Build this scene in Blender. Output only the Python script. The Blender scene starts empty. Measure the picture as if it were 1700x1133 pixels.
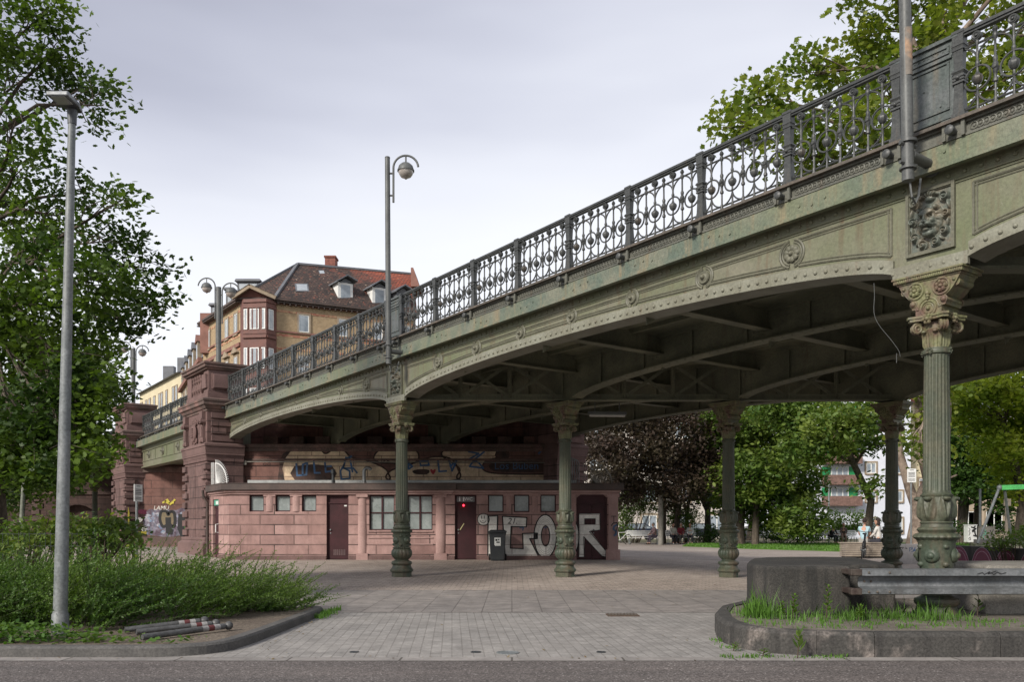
import bpy, bmesh, math, random
import numpy as np
from mathutils import Vector, Matrix
R = math.radians
PI = math.pi
random.seed(7)
NPR = np.random.default_rng(11)
SC = bpy.context.scene
COL = SC.collection
F, HZ, CX, H = 1422.0, 874.0, 850.0, 1.2          # focal length, horizon, centre (photo px) and eye height (m)


def W(px, py, Y):
    return Vector(((px - CX) * Y / F, Y, H + (HZ - py) * Y / F))


def lin(a, b, x):
    return min(1.0, max(0.0, (x - a) / (b - a)))


def sm(a, b, x):
    t = lin(a, b, x)
    return t * t * (3 - 2 * t)


def gz(x, y):                                      # ground height
    return .156 * lin(16, 26.5, y) * (1 - sm(3.2, 9, x)) + .12 * sm(-8, -12, x) * sm(24, 31, y)


# ------------------------------------------------------------------ mesh builder
class MB:
    def __init__(s):
        s.v = []; s.f = []; s.m = []

    def add(s, vs, fs, mi=0):
        b = len(s.v)
        s.v.extend(tuple(v) for v in vs)
        for f in fs:
            s.f.append([i + b for i in f]); s.m.append(mi)

    def box(s, x0, x1, y0, y1, z0, z1, mi=0):
        s.add([(x0, y0, z0), (x1, y0, z0), (x1, y1, z0), (x0, y1, z0), (x0, y0, z1), (x1, y0, z1), (x1, y1, z1), (x0, y1, z1)],
              [(0, 3, 2, 1), (4, 5, 6, 7), (0, 1, 5, 4), (1, 2, 6, 5), (2, 3, 7, 6), (3, 0, 4, 7)], mi)

    def frus(s, x0, x1, y0, y1, z0, X0, X1, Y0, Y1, z1, mi=0):      # box with another rectangle on top
        s.add([(x0, y0, z0), (x1, y0, z0), (x1, y1, z0), (x0, y1, z0), (X0, Y0, z1), (X1, Y0, z1), (X1, Y1, z1), (X0, Y1, z1)],
              [(0, 3, 2, 1), (4, 5, 6, 7), (0, 1, 5, 4), (1, 2, 6, 5), (2, 3, 7, 6), (3, 0, 4, 7)], mi)

    def fbox(s, P, d, s0, s1, o0, o1, z0, z1, mi=0):                # box on a facade: along d, outward o
        n = (d[1], -d[0])
        q = []
        for z in (z0, z1):
            for a, o in ((s0, o1), (s1, o1), (s1, o0), (s0, o0)):
                q.append((P[0] + d[0] * a + n[0] * o, P[1] + d[1] * a + n[1] * o, z))
        s.add(q, [(0, 3, 2, 1), (4, 5, 6, 7), (0, 1, 5, 4), (1, 2, 6, 5), (2, 3, 7, 6), (3, 0, 4, 7)], mi)

    def bar(s, p, q, w, h, mi=0, up=(0, 0, 1)):
        p = Vector(p); q = Vector(q); d = (q - p).normalized(); u = Vector(up)
        if abs(d.dot(u)) > .99: u = Vector((0, 1, 0))
        a = d.cross(u).normalized() * (w / 2); b = a.cross(d).normalized() * (h / 2)
        vs = [p - a - b, p + a - b, p + a + b, p - a + b, q - a - b, q + a - b, q + a + b, q - a + b]
        s.add(vs, [(0, 3, 2, 1), (4, 5, 6, 7), (0, 1, 5, 4), (1, 2, 6, 5), (2, 3, 7, 6), (3, 0, 4, 7)], mi)

    def tube(s, pts, r, n=8, closed=False, mi=0, caps=True):
        pts = [Vector(p) for p in pts]; m = len(pts)
        rr = r if isinstance(r, (list, tuple)) else [r] * m
        vs = []; prev = None
        for i, p in enumerate(pts):
            if closed: d = pts[(i + 1) % m] - pts[i - 1]
            else: d = pts[min(i + 1, m - 1)] - pts[max(i - 1, 0)]
            d.normalize()
            if prev is None:
                u = Vector((0, 0, 1)) if abs(d.z) < .9 else Vector((0, 1, 0))
                a = d.cross(u).normalized()
            else:
                a = prev - d * prev.dot(d)
                a = a.normalized() if a.length > 1e-6 else d.orthogonal().normalized()
            prev = a; b = d.cross(a)
            for k in range(n):
                t = 2 * PI * k / n
                vs.append(p + (a * math.cos(t) + b * math.sin(t)) * rr[i])
        fs = []
        for i in range(m if closed else m - 1):
            j = (i + 1) % m
            for k in range(n):
                l = (k + 1) % n
                fs.append((i * n + k, i * n + l, j * n + l, j * n + k))
        if caps and not closed:
            fs.append(tuple(range(n - 1, -1, -1))); fs.append(tuple((m - 1) * n + k for k in range(n)))
        s.add(vs, fs, mi)

    def lathe(s, prof, n=32, c=(0, 0, 0), mod=None, mi=0, caps=True, ph=0.0):
        vs = []
        for (r, z) in prof:
            for k in range(n):
                t = 2 * PI * k / n + ph
                q = r if mod is None else mod(r, z, t)
                vs.append((c[0] + q * math.cos(t), c[1] + q * math.sin(t), c[2] + z))
        fs = []
        m = len(prof)
        for i in range(m - 1):
            for k in range(n):
                l = (k + 1) % n
                fs.append((i * n + k, i * n + l, (i + 1) * n + l, (i + 1) * n + k))
        if caps:
            fs.append(tuple(range(n - 1, -1, -1))); fs.append(tuple((m - 1) * n + k for k in range(n)))
        s.add(vs, fs, mi)

    def prism(s, poly, o, ex, ey, d, mi=0):        # 2D polygon in frame (o, ex, ey) pushed along d
        o = Vector(o); ex = Vector(ex); ey = Vector(ey); d = Vector(d)
        n = len(poly)
        a = [o + ex * x + ey * y for x, y in poly]
        if ex.cross(ey).dot(d) * sum(poly[i][0] * poly[(i + 1) % n][1] - poly[(i + 1) % n][0] * poly[i][1] for i in range(n)) < 0:
            a = a[::-1]
        b = [p + d for p in a]
        s.add(a + b, [tuple(range(n - 1, -1, -1)), tuple(range(n, 2 * n))] + [(i, (i + 1) % n, n + (i + 1) % n, n + i) for i in range(n)], mi)

    def ball(s, c, r, nu=10, nv=6, sc=(1, 1, 1), mi=0, rot=None):
        vs = []; fs = []
        for j in range(nv + 1):
            ph = PI * j / nv
            for i in range(nu):
                t = 2 * PI * i / nu
                p = Vector((math.sin(ph) * math.cos(t) * sc[0] * r, math.sin(ph) * math.sin(t) * sc[1] * r, math.cos(ph) * sc[2] * r))
                if rot is not None: p = rot @ p
                vs.append(p + Vector(c))
        for j in range(nv):
            for i in range(nu):
                k = (i + 1) % nu
                fs.append((j * nu + i, (j + 1) * nu + i, (j + 1) * nu + k, j * nu + k))
        s.add(vs, fs, mi)

    def ring(s, c, r, t, ax=(0, 1, 0), n=18, m=6, a0=0.0, a1=2 * PI, ex=None):   # ring or arc about axis ax
        ax = Vector(ax).normalized()
        e1 = Vector(ex) if ex is not None else (Vector((0, 0, 1)).cross(ax).normalized() if abs(ax.z) < .9 else Vector((1, 0, 0)))
        e2 = ax.cross(e1)
        full = abs(a1 - a0) > 2 * PI - 1e-3
        k = n if full else n + 1
        pts = [Vector(c) + (e1 * math.cos(a0 + (a1 - a0) * i / n) + e2 * math.sin(a0 + (a1 - a0) * i / n)) * r for i in range(k)]
        s.tube(pts, t, m, closed=full)

    def dome(s, c, ax, r, h, n=10, m=3, mi=0):      # hemisphere-like bump
        ax = Vector(ax).normalized(); e1 = ax.orthogonal().normalized(); e2 = ax.cross(e1); c = Vector(c)
        vs = []; fs = []
        for j in range(m):
            a = PI / 2 * j / m
            for i in range(n):
                t = 2 * PI * i / n
                vs.append(c + (e1 * math.cos(t) + e2 * math.sin(t)) * r * math.cos(a) + ax * h * math.sin(a))
        vs.append(c + ax * h)
        for j in range(m - 1):
            for i in range(n):
                k = (i + 1) % n
                fs.append((j * n + i, j * n + k, (j + 1) * n + k, (j + 1) * n + i))
        for i in range(n):
            fs.append(((m - 1) * n + i, (m - 1) * n + (i + 1) % n, m * n))
        s.add(vs, fs, mi)

    def disc(s, c, ax, r, h, n=14, mi=0):
        ax = Vector(ax).normalized()
        s.tube([Vector(c), Vector(c) + ax * h], r, n, mi=mi)

    def mesh(s, name, uv=True):
        me = bpy.data.meshes.new(name)
        me.from_pydata(s.v, [], s.f)
        if uv:
            V = np.array(s.v, dtype=np.float64)
            ly = me.uv_layers.new(name='UVMap')
            buf = np.zeros((len(me.loops), 2), dtype=np.float32)
            nr = np.zeros(len(me.polygons) * 3, dtype=np.float32)
            me.polygons.foreach_get('normal', nr); nr = nr.reshape(-1, 3)
            li = 0
            for k, f in enumerate(s.f):
                n = nr[k]; q = V[f]
                if abs(n[2]) > .75:
                    buf[li:li + len(f)] = q[:, :2]
                else:
                    l = math.hypot(n[0], n[1]) or 1
                    buf[li:li + len(f), 0] = (-n[1] * q[:, 0] + n[0] * q[:, 1]) / l
                    buf[li:li + len(f), 1] = q[:, 2]
                li += len(f)
            ly.data.foreach_set('uv', buf.ravel())
        return me

    def build(s, name, mats, parent=None, smooth=0, bevel=0, uv=True, seg=1):
        me = s.mesh(name, uv)
        return put(name, me, mats, parent, smooth, bevel, s.m, seg)


def put(name, me, mats, parent=None, smooth=0, bevel=0, mi=None, seg=1):
    if not isinstance(mats, (list, tuple)): mats = [mats]
    for m in mats: me.materials.append(m)
    if mi is not None and len(mats) > 1:
        me.polygons.foreach_set('material_index', mi)
    if smooth:
        me.shade_smooth()
        me.set_sharp_from_angle(angle=R(smooth))
    me.update()
    o = bpy.data.objects.new(name, me); COL.objects.link(o)
    if parent is not None: o.parent = parent
    if bevel:
        b = o.modifiers.new('bevel', 'BEVEL'); b.width = bevel; b.segments = seg; b.limit_method = 'ANGLE'; b.angle_limit = R(40)
    return o


def tag(o, label, cat, group=None, kind=None):
    if label: o['label'] = label
    if cat: o['category'] = cat
    if group: o['group'] = group
    if kind: o['kind'] = kind
    return o


def thing(name, label, cat, loc=(0, 0, 0), rz=0.0, group=None):
    o = bpy.data.objects.new(name, None); COL.objects.link(o)
    o.empty_display_size = .2
    o.location = loc; o.rotation_euler = (0, 0, rz)
    return tag(o, label, cat, group)


def copy_obj(o, parent=None, loc=None, rot=None):
    c = o.copy(); COL.objects.link(c)
    if parent is not None: c.parent = parent
    if loc is not None: c.location = loc
    if rot is not None: c.rotation_euler = rot
    return c


def copy_tree(o, parent=None):
    c = o.copy(); COL.objects.link(c)
    c.parent = parent
    for ch in list(o.children): copy_tree(ch, c)
    return c


def text_polys(txt, size):                         # lettering as a flat mesh (x right, y up)
    cu = bpy.data.curves.new('lettering', 'FONT'); cu.body = txt; cu.size = size; cu.resolution_u = 2
    cu.align_x = 'CENTER'; cu.align_y = 'CENTER'
    ob = bpy.data.objects.new('lettering', cu); COL.objects.link(ob)
    dg = bpy.context.evaluated_depsgraph_get(); dg.update()
    me = bpy.data.meshes.new_from_object(ob.evaluated_get(dg))
    vs = [v.co.copy() for v in me.vertices]; fs = [tuple(p.vertices) for p in me.polygons]
    bpy.data.objects.remove(ob); bpy.data.curves.remove(cu); bpy.data.meshes.remove(me)
    return vs, fs


def add_text(mb, txt, size, o, ex, ey, mi=0, shear=0.0, rot=0.0):
    vs, fs = text_polys(txt, size)
    o = Vector(o); ex = Vector(ex); ey = Vector(ey)
    c, s_ = math.cos(rot), math.sin(rot)
    mb.add([o + ex * ((v.x + v.y * shear) * c - v.y * s_) + ey * ((v.x + v.y * shear) * s_ + v.y * c) for v in vs], fs, mi)


# ------------------------------------------------------------------ materials
def nodes(name):
    m = bpy.data.materials.new(name); m.use_nodes = True
    nt = m.node_tree; nt.nodes.clear()
    o = nt.nodes.new('ShaderNodeOutputMaterial'); p = nt.nodes.new('ShaderNodeBsdfPrincipled')
    nt.links.new(p.outputs[0], o.inputs[0])
    return m, nt, p


def N(nt, t, **k):
    n = nt.nodes.new('ShaderNode' + t)
    for a, b in k.items():
        if a in n.inputs: n.inputs[a].default_value = b
        else: setattr(n, a, b)
    return n


def mix(nt, fac, a, b, mode='MIX'):
    n = nt.nodes.new('ShaderNodeMix'); n.data_type = 'RGBA'; n.blend_type = mode
    for sock, v in ((n.inputs[0], fac), (n.inputs[6], a), (n.inputs[7], b)):
        if hasattr(v, 'links') or isinstance(v, bpy.types.NodeSocket): nt.links.new(v, sock)
        elif isinstance(v, (int, float)): sock.default_value = v
        else: sock.default_value = (v[0], v[1], v[2], 1)
    return n.outputs[2]


def ramp(nt, src, a, b, c0=0.0, c1=1.0):
    n = nt.nodes.new('ShaderNodeMapRange'); n.clamp = True
    nt.links.new(src, n.inputs[0])
    n.inputs[1].default_value = a; n.inputs[2].default_value = b; n.inputs[3].default_value = c0; n.inputs[4].default_value = c1
    return n.outputs[0]


def coords(nt, kind='Object', scale=(1, 1, 1), rot=0.0):
    t = N(nt, 'TexCoord'); mp = N(nt, 'Mapping')
    nt.links.new(t.outputs[kind], mp.inputs[0]); mp.inputs['Scale'].default_value = scale
    mp.inputs['Rotation'].default_value = (0, 0, rot)
    return mp.outputs[0]


def noise(nt, co, scale, detail=4, rough=.6):
    n = N(nt, 'TexNoise'); n.inputs['Scale'].default_value = scale; n.inputs['Detail'].default_value = detail; n.inputs['Roughness'].default_value = rough
    nt.links.new(co, n.inputs['Vector'])
    return n.outputs[0]


def bump(nt, p, hgt, dist, strength=.6, prev=None):
    b = N(nt, 'Bump'); b.inputs['Distance'].default_value = dist; b.inputs['Strength'].default_value = strength
    nt.links.new(hgt, b.inputs['Height'])
    if prev is not None: nt.links.new(prev, b.inputs['Normal'])
    nt.links.new(b.outputs[0], p.inputs['Normal'])
    return b.outputs[0]


def mat(name, base, rough=.7, metal=0.0, c2=None, ns=1.5, lo=.4, hi=.65, fine=.25, fs=25, bmp=0.0, streak=None, sk=(.55, .75), spec=.4, c3=None, c3s=.35, spots=None):
    m, nt, p = nodes(name)
    co = coords(nt)
    col = base
    c = mix(nt, ramp(nt, noise(nt, co, ns), lo, hi), base, c2 if c2 else tuple(x * .75 for x in base))
    if c3 is not None: c = mix(nt, ramp(nt, noise(nt, co, c3s, 5, .7), .42, .62, 0, .85), c, c3)
    if spots is not None: c = mix(nt, ramp(nt, noise(nt, co, 9, 6, .75), .64, .72, 0, .8), c, spots)
    if streak is not None:
        cs = coords(nt, 'Object', (3.5, 3.5, .35))
        c = mix(nt, ramp(nt, noise(nt, cs, 2.0, 5), sk[0], sk[1], 0, .8), c, streak)
    f = noise(nt, co, fs, 3, .7)
    c = mix(nt, 1.0, c, mix(nt, ramp(nt, f, .3, .7), (1 - fine,) * 3, (1 + fine,) * 3), 'MULTIPLY')
    nt.links.new(c, p.inputs['Base Color'])
    nt.links.new(ramp(nt, f, .3, .7, rough - .08, min(1, rough + .1)), p.inputs['Roughness'])
    p.inputs['Metallic'].default_value = metal
    p.inputs['Specular IOR Level'].default_value = spec
    if bmp: bump(nt, p, f, bmp)
    return m


def brick(name, c1, c2, mortar, w, h, mort=.012, off=.5, rough=.85, bmp=.02, var=.35, rot=0.0, c3=None, soft=.1, kind='UV', stain=None, pits=30, bias=0.0):
    m, nt, p = nodes(name)
    co = coords(nt, kind, (1, 1, 1), rot)
    b = N(nt, 'TexBrick'); b.offset = off
    nt.links.new(co, b.inputs['Vector'])
    b.inputs['Color1'].default_value = (*c1, 1); b.inputs['Color2'].default_value = (*c2, 1); b.inputs['Mortar'].default_value = (*mortar, 1)
    b.inputs['Scale'].default_value = 1; b.inputs['Mortar Size'].default_value = mort; b.inputs['Mortar Smooth'].default_value = soft
    b.inputs['Brick Width'].default_value = w; b.inputs['Row Height'].default_value = h; b.inputs['Bias'].default_value = bias
    oc = coords(nt)
    big = noise(nt, oc, .45, 5, .6)
    med = noise(nt, oc, 3.5, 5, .65)
    fin = noise(nt, oc, pits, 3, .7)
    c = b.outputs[0]
    if c3 is not None: c = mix(nt, ramp(nt, big, .45, .7, 0, .75), c, c3)
    c = mix(nt, 1.0, c, mix(nt, ramp(nt, med, .3, .7), (1 - var,) * 3, (1 + var,) * 3), 'MULTIPLY')
    c = mix(nt, 1.0, c, mix(nt, ramp(nt, fin, .3, .7), (1 - var * .6,) * 3, (1 + var * .6,) * 3), 'MULTIPLY')
    if stain is not None:
        cs = coords(nt, 'Object', (2.5, 2.5, .5))
        c = mix(nt, ramp(nt, noise(nt, cs, 1.3, 5), .52, .72, 0, .75), c, stain)
    nt.links.new(c, p.inputs['Base Color'])
    p.inputs['Roughness'].default_value = rough
    p.inputs['Specular IOR Level'].default_value = .3
    pr = bump(nt, p, fin, bmp * .35, .8)
    inv = ramp(nt, b.outputs[1], 0, 1, 1, 0)
    bump(nt, p, inv, bmp, .8, pr)
    return m


def leafmat(name, a, b, c=None, trans=.35, rough=.5):
    m, nt, p = nodes(name)
    g = N(nt, 'NewGeometry')
    rnd = g.outputs['Random Per Island']
    col = mix(nt, rnd, a, b)
    co = coords(nt)
    if c is not None: col = mix(nt, ramp(nt, noise(nt, co, .55, 2), .45, .62, 0, .85), col, c)
    nt.links.new(col, p.inputs['Base Color'])
    p.inputs['Roughness'].default_value = rough; p.inputs['Specular IOR Level'].default_value = .35
    tr = N(nt, 'BsdfTranslucent')
    nt.links.new(mix(nt, 1.0, col, (1.25, 1.35, .6), 'MULTIPLY'), tr.inputs[0])
    ms = N(nt, 'MixShader'); ms.inputs[0].default_value = trans
    nt.links.new(p.outputs[0], ms.inputs[1]); nt.links.new(tr.outputs[0], ms.inputs[2])
    out = [n for n in nt.nodes if n.type == 'OUTPUT_MATERIAL'][0]
    nt.links.new(ms.outputs[0], out.inputs[0])
    return m


def glass(name, col, rough=.12, spec=.6, ns=.8, c2=None):
    return mat(name, col, rough, 0, c2, ns, .35, .65, .1, 3, 0, spec=spec)


M = {}
M['green'] = mat('bridge_paint', (.178, .170, .125), .5, 0, (.14, .142, .094), 1.1, .38, .62, .16, 30, .004, (.115, .075, .045), (.53, .74), c3=(.12, .138, .07), c3s=.28, spots=(.25, .235, .18))
M['moulding'] = mat('moulding_paint', (.10, .10, .073), .55, 0, (.13, .127, .092), 3, .4, .6, .25, 30, .003)
M['green_dark'] = mat('underside_paint', (.17, .17, .115), .65, 0, (.11, .115, .08), 1.3, .38, .62, .2, 25, .004, (.075, .05, .032), (.58, .8))
M['fascia'] = mat('fascia_paint', (.16, .165, .125), .5, 0, (.095, .122, .095), 2.2, .4, .62, .25, 35, .005, (.22, .17, .1), (.5, .72), c3=(.125, .145, .082), c3s=.3, spots=(.30, .27, .2))
M['flange'] = mat('flange_paint', (.215, .215, .17), .5, 0, (.165, .16, .12), 2.5, .35, .6, .2, 30, .004, (.13, .08, .05), (.6, .8))
M['iron'] = mat('dark_iron_paint', (.06, .063, .062), .45, 0, (.04, .043, .043), 3, .4, .6, .3, 40, .003, (.09, .07, .05), (.6, .8))
M['ledge'] = mat('ledge_paint', (.105, .085, .068), .6, 0, (.07, .065, .055), 2.5, .4, .6, .3, 30, .004)
M['column'] = mat('column_paint', (.05, .066, .046), .5, 0, (.08, .08, .052), 1.7, .4, .62, .28, 30, .004, (.12, .085, .06), (.55, .75))
M['capital'] = mat('capital_paint', (.15, .15, .075), .55, 0, (.12, .075, .055), 4.5, .45, .65, .3, 30, .005, (.09, .1, .075), (.52, .7))
M['lion'] = mat('relief_patina', (.11, .125, .105), .4, 0, (.15, .13, .095), 7, .42, .62, .3, 40, .003)
M['stone'] = brick('red_sandstone', (.155, .096, .088), (.115, .07, .064), (.05, .035, .032), 1.05, .36, .014, .5, .9, .02, .25, c3=(.12, .077, .071), stain=(.06, .042, .04))
M['stone_pl'] = mat('sandstone_block', (.155, .096, .088), .9, 0, (.11, .068, .062), 1.2, .4, .65, .2, 25, .01, (.13, .08, .068), (.55, .78))
M['stone_dk'] = brick('dark_sandstone', (.185, .095, .078), (.14, .075, .062), (.07, .045, .04), .95, .36, .01, .5, .9, .015, .25, c3=(.12, .072, .062), stain=(.065, .04, .035))
M['stone_bk'] = mat('blackened_sandstone', (.1, .07, .06), .95, 0, (.19, .11, .095), 2.0, .45, .65, .3, 22, .01)
M['kiosk'] = brick('pink_sandstone', (.385, .25, .228), (.235, .14, .127), (.07, .05, .046), 1.05, .31, .016, .42, .9, .02, .2, c3=(.30, .187, .166), stain=(.185, .113, .102), pits=45)
M['kiosk_pl'] = mat('pink_sandstone_dressed', (.36, .236, .215), .9, 0, (.265, .166, .15), 1.4, .4, .65, .15, 40, .006, (.25, .13, .11), (.58, .8))
M['roofedge'] = mat('roof_edge', (.085, .06, .052), .7, 0, (.06, .045, .04), 2, .4, .6, .2, 20, .004)
M['zinc'] = mat('zinc', (.26, .265, .26), .45, .6, (.33, .34, .33), 2, .4, .6, .15, 12, .002)
M['door'] = mat('door_paint', (.055, .021, .024), .55, 0, (.04, .017, .019), 2, .4, .6, .15, 30, .002, spec=.2)
M['frost'] = glass('milky_pane', (.27, .30, .295), .25, .5, 1.6, (.17, .195, .19))
M['pane'] = glass('window_pane', (.13, .16, .19), .08, .8, .5, (.3, .34, .38))
M['palepane'] = glass('curtained_pane', (.42, .45, .47), .12, .7, .9, (.30, .33, .36))
M['white'] = mat('white_paint', (.72, .72, .70), .5, 0, (.62, .62, .6), 2, .4, .6, .06, 20)
M['galv'] = mat('galvanised_steel', (.20, .212, .215), .55, .2, (.14, .152, .155), 4, .4, .6, .3, 35, .002, (.15, .155, .15), (.5, .65))
M['lamp_grey'] = mat('grey_lamp_steel', (.105, .11, .108), .5, .1, (.075, .078, .077), 3, .4, .65, .2, 30, .001, (.22, .16, .1), (.66, .8))
M['rail'] = mat('rail_steel', (.165, .172, .178), .5, .2, (.11, .118, .122), 4, .4, .6, .3, 35, .002, (.1, .1, .1), (.5, .7))
M['alu'] = mat('cast_aluminium', (.075, .08, .086), .5, .4, (.22, .23, .24), 3, .4, .6, .15, 20)
M['lens'] = glass('lamp_lens', (.42, .42, .4), .15, .6, 3, (.34, .34, .32))
M['globe'] = glass('clear_globe', (.30, .25, .22), .1, .8, 5, (.46, .44, .42))
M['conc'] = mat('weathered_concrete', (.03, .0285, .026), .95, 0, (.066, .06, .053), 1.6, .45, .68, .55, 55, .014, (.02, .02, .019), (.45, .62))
M['conc_lt'] = mat('pale_concrete', (.23, .215, .19), .95, 0, (.16, .15, .13), 1.8, .4, .65, .35, 55, .008, (.11, .1, .09), (.58, .8))
M['kerb'] = mat('kerb_stone', (.10, .095, .09), .9, 0, (.07, .068, .065), 2.5, .4, .62, .35, 45, .006)
M['kerb_isl'] = mat('island_kerb_stone', (.055, .052, .048), .9, 0, (.2, .172, .155), 1.9, .54, .68, .5, 40, .012, (.035, .033, .031), (.48, .62))
M['soil'] = mat('soil', (.115, .09, .07), 1, 0, (.16, .13, .1), 2.5, .4, .6, .5, 40, .03)
M['islsoil'] = mat('island_ground', (.12, .105, .085), 1, 0, (.17, .15, .125), 2.5, .4, .6, .4, 45, .015)
M['asphalt'] = None
M['black'] = mat('black_paint', (.012, .012, .013), .6)
M['blackpl'] = mat('black_plastic', (.022, .025, .028), .5, 0, (.03, .033, .035), 3, .4, .6, .15, 20, .001)
M['wpaint'] = brick('white_spray', (.74, .72, .67), (.60, .58, .54), (.33, .27, .25), 1.05, .31, .010, .42, .8, .004, .2, c3=(.58, .55, .5), pits=30)
M['cream'] = brick('cream_spray', (.66, .52, .36), (.50, .375, .255), (.2, .135, .11), .95, .36, .013, .5, .85, .006, .25, c3=(.40, .28, .2), stain=(.3, .19, .145), pits=25)
M['dkspray'] = mat('dark_spray', (.03, .02, .018), .8, 0, (.075, .042, .034), 3, .4, .6, .2, 20)
M['bluespray'] = mat('blue_spray', (.05, .12, .26), .7, 0, (.06, .1, .17), 5, .35, .6, .2, 20)
M['redspray'] = mat('red_spray', (.35, .04, .05), .7)
M['magenta'] = mat('magenta_spray', (.15, .028, .06), .7, 0, (.12, .025, .05), 3)
M['pinkline'] = mat('pink_spray', (.45, .3, .36), .7)
M['yellow'] = mat('yellow_spray', (.5, .42, .06), .7)
M['gspray'] = mat('green_spray', (.06, .36, .06), .7)
M['beige'] = mat('beige_spray', (.2, .16, .1), .8)
M['bark'] = mat('bark', (.075, .058, .045), 1, 0, (.11, .09, .07), 5, .4, .6, .4, 14, .03, (.04, .032, .026), (.45, .6))
M['bark_pl'] = mat('plane_bark', (.24, .19, .15), .95, 0, (.12, .09, .07), 2.6, .44, .56, .25, 12, .015)
M['bark_yng'] = mat('young_pale_bark', (.22, .23, .19), .9, 0, (.15, .16, .13), 6, .4, .6, .25, 14, .006)
M['wood'] = mat('grey_bench_wood', (.32, .27, .22), .8, 0, (.24, .2, .16), 3, .4, .6, .2, 25, .004)
M['skin'] = mat('skin', (.48, .27, .19), .55, 0, (.44, .24, .17), 8, .4, .6, .06, 20)
# ================================================================== THE GROUND
def asphalt():
    m, nt, p = nodes('asphalt')
    co = coords(nt)
    v = N(nt, 'TexVoronoi'); v.inputs['Scale'].default_value = 75
    nt.links.new(co, v.inputs['Vector'])
    f = noise(nt, co, 160, 2, .7); g = noise(nt, co, .5, 4); h = noise(nt, coords(nt, 'Object', (.2, 2.5, 1)), 1.2, 3)
    c = mix(nt, ramp(nt, v.outputs['Color'], .15, .95), (.062, .055, .052), (.185, .165, .157))
    c = mix(nt, ramp(nt, v.outputs['Color'], .86, .95), c, (.36, .34, .33))
    c = mix(nt, ramp(nt, g, .35, .7), c, mix(nt, 1.0, c, (.78, .77, .77), 'MULTIPLY'))
    c = mix(nt, ramp(nt, h, .4, .65, 0, .9), c, mix(nt, 1.0, c, (1.3, 1.27, 1.25), 'MULTIPLY'))
    nt.links.new(c, p.inputs['Base Color'])
    p.inputs['Roughness'].default_value = .85; p.inputs['Specular IOR Level'].default_value = .3
    pr = bump(nt, p, v.outputs['Distance'], .006, .7)
    bump(nt, p, f, .003, .6, pr)
    return m


def gravel(name, a, b):
    m, nt, p = nodes(name)
    co = coords(nt)
    f = noise(nt, co, 30, 3, .7); g = noise(nt, co, .35, 5); e = noise(nt, co, 4, 4)
    c = mix(nt, ramp(nt, g, .35, .65), a, b)
    c = mix(nt, 1.0, c, mix(nt, ramp(nt, f, .3, .7), (.65,) * 3, (1.3,) * 3), 'MULTIPLY')
    c = mix(nt, 1.0, c, mix(nt, ramp(nt, e, .3, .7), (.85,) * 3, (1.15,) * 3), 'MULTIPLY')
    nt.links.new(c, p.inputs['Base Color']); p.inputs['Roughness'].default_value = .95
    p.inputs['Specular IOR Level'].default_value = .2
    bump(nt, p, f, .012, .7)
    return m


M['asphalt'] = asphalt()
M['gravel'] = gravel('pale_gravel', (.33, .285, .255), (.25, .215, .19))
M['earth'] = gravel('park_ground', (.16, .135, .105), (.1, .11, .06))
M['lawn'] = gravel('lawn_green', (.075, .17, .022), (.06, .125, .02))
M['pave'] = brick('grey_pavers', (.275, .26, .245), (.235, .223, .21), (.175, .162, .15), .2, .1, .005, .5, .85, .005, .24, R(86), (.305, .285, .265), kind='Object', stain=(.2, .187, .175))
M['slab'] = brick('large_slabs', (.245, .222, .205), (.20, .183, .172), (.125, .112, .104), .62, .42, .007, .37, .85, .008, .25, R(90), (.255, .23, .212), kind='Object', stain=(.15, .138, .13))
M['plaza'] = brick('brown_pavers', (.365, .308, .265), (.29, .242, .208), (.175, .148, .128), .22, .16, .010, .5, .9, .008, .24, 0, (.37, .318, .278), kind='Object', stain=(.24, .203, .176))
M['gutter'] = brick('gutter_stones', (.26, .24, .225), (.21, .195, .183), (.10, .09, .08), 1.0, .5, .01, .5, .9, .006, .22, 0, kind='Object')


def sheet(name, x0, x1, y0, y1, m, dz, step=1.5, kind='structure'):
    nx = max(1, int((x1 - x0) / step)); ny = max(1, int((y1 - y0) / step))
    vs = []; fs = []
    for j in range(ny + 1):
        for i in range(nx + 1):
            x = x0 + (x1 - x0) * i / nx; y = y0 + (y1 - y0) * j / ny
            vs.append((x, y, gz(x, y) + dz))
    for j in range(ny):
        for i in range(nx):
            a = j * (nx + 1) + i
            fs.append((a, a + 1, a + nx + 2, a + nx + 1))
    mb = MB(); mb.add(vs, fs)
    return tag(mb.build(name, m), None, None, kind=kind)


def terrain():
    xs = [-900, -400, -200, -100, -60] + list(np.arange(-40, 41, 2.0)) + [60, 100, 200, 400, 900]
    ys = [-300, -100, -40] + list(np.arange(-12, 60, 2.0)) + [70, 90, 120, 200, 400, 800, 1800]
    vs = [(x, y, gz(x, y) - .1) for y in ys for x in xs]
    nx = len(xs); fs = []
    for j in range(len(ys) - 1):
        for i in range(nx - 1):
            a = j * nx + i
            fs.append((a, a + 1, a + nx + 1, a + nx))
    mb = MB(); mb.add(vs, fs)
    tag(mb.build('terrain', M['earth'], smooth=30), None, None, kind='structure')


terrain()
sheet('road', -60, 60, -14, 7.60, M['asphalt'], 0, 4)
sheet('gutter_strip', -60, 60, 7.60, 7.80, M['gutter'], .003, 4)
sheet('pavement', -60, 40, 7.80, 11.85, M['pave'], 0, 4)
sheet('slab_strip', -60, 40, 11.85, 16.0, M['slab'], .003, 4)
sheet('plaza', -40, 30, 16.0, 28.5, M['plaza'], 0, 1.2)
sheet('gravel_ground', -45, 60, 28.5, 62, M['gravel'], -.003, 1.2)


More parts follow.
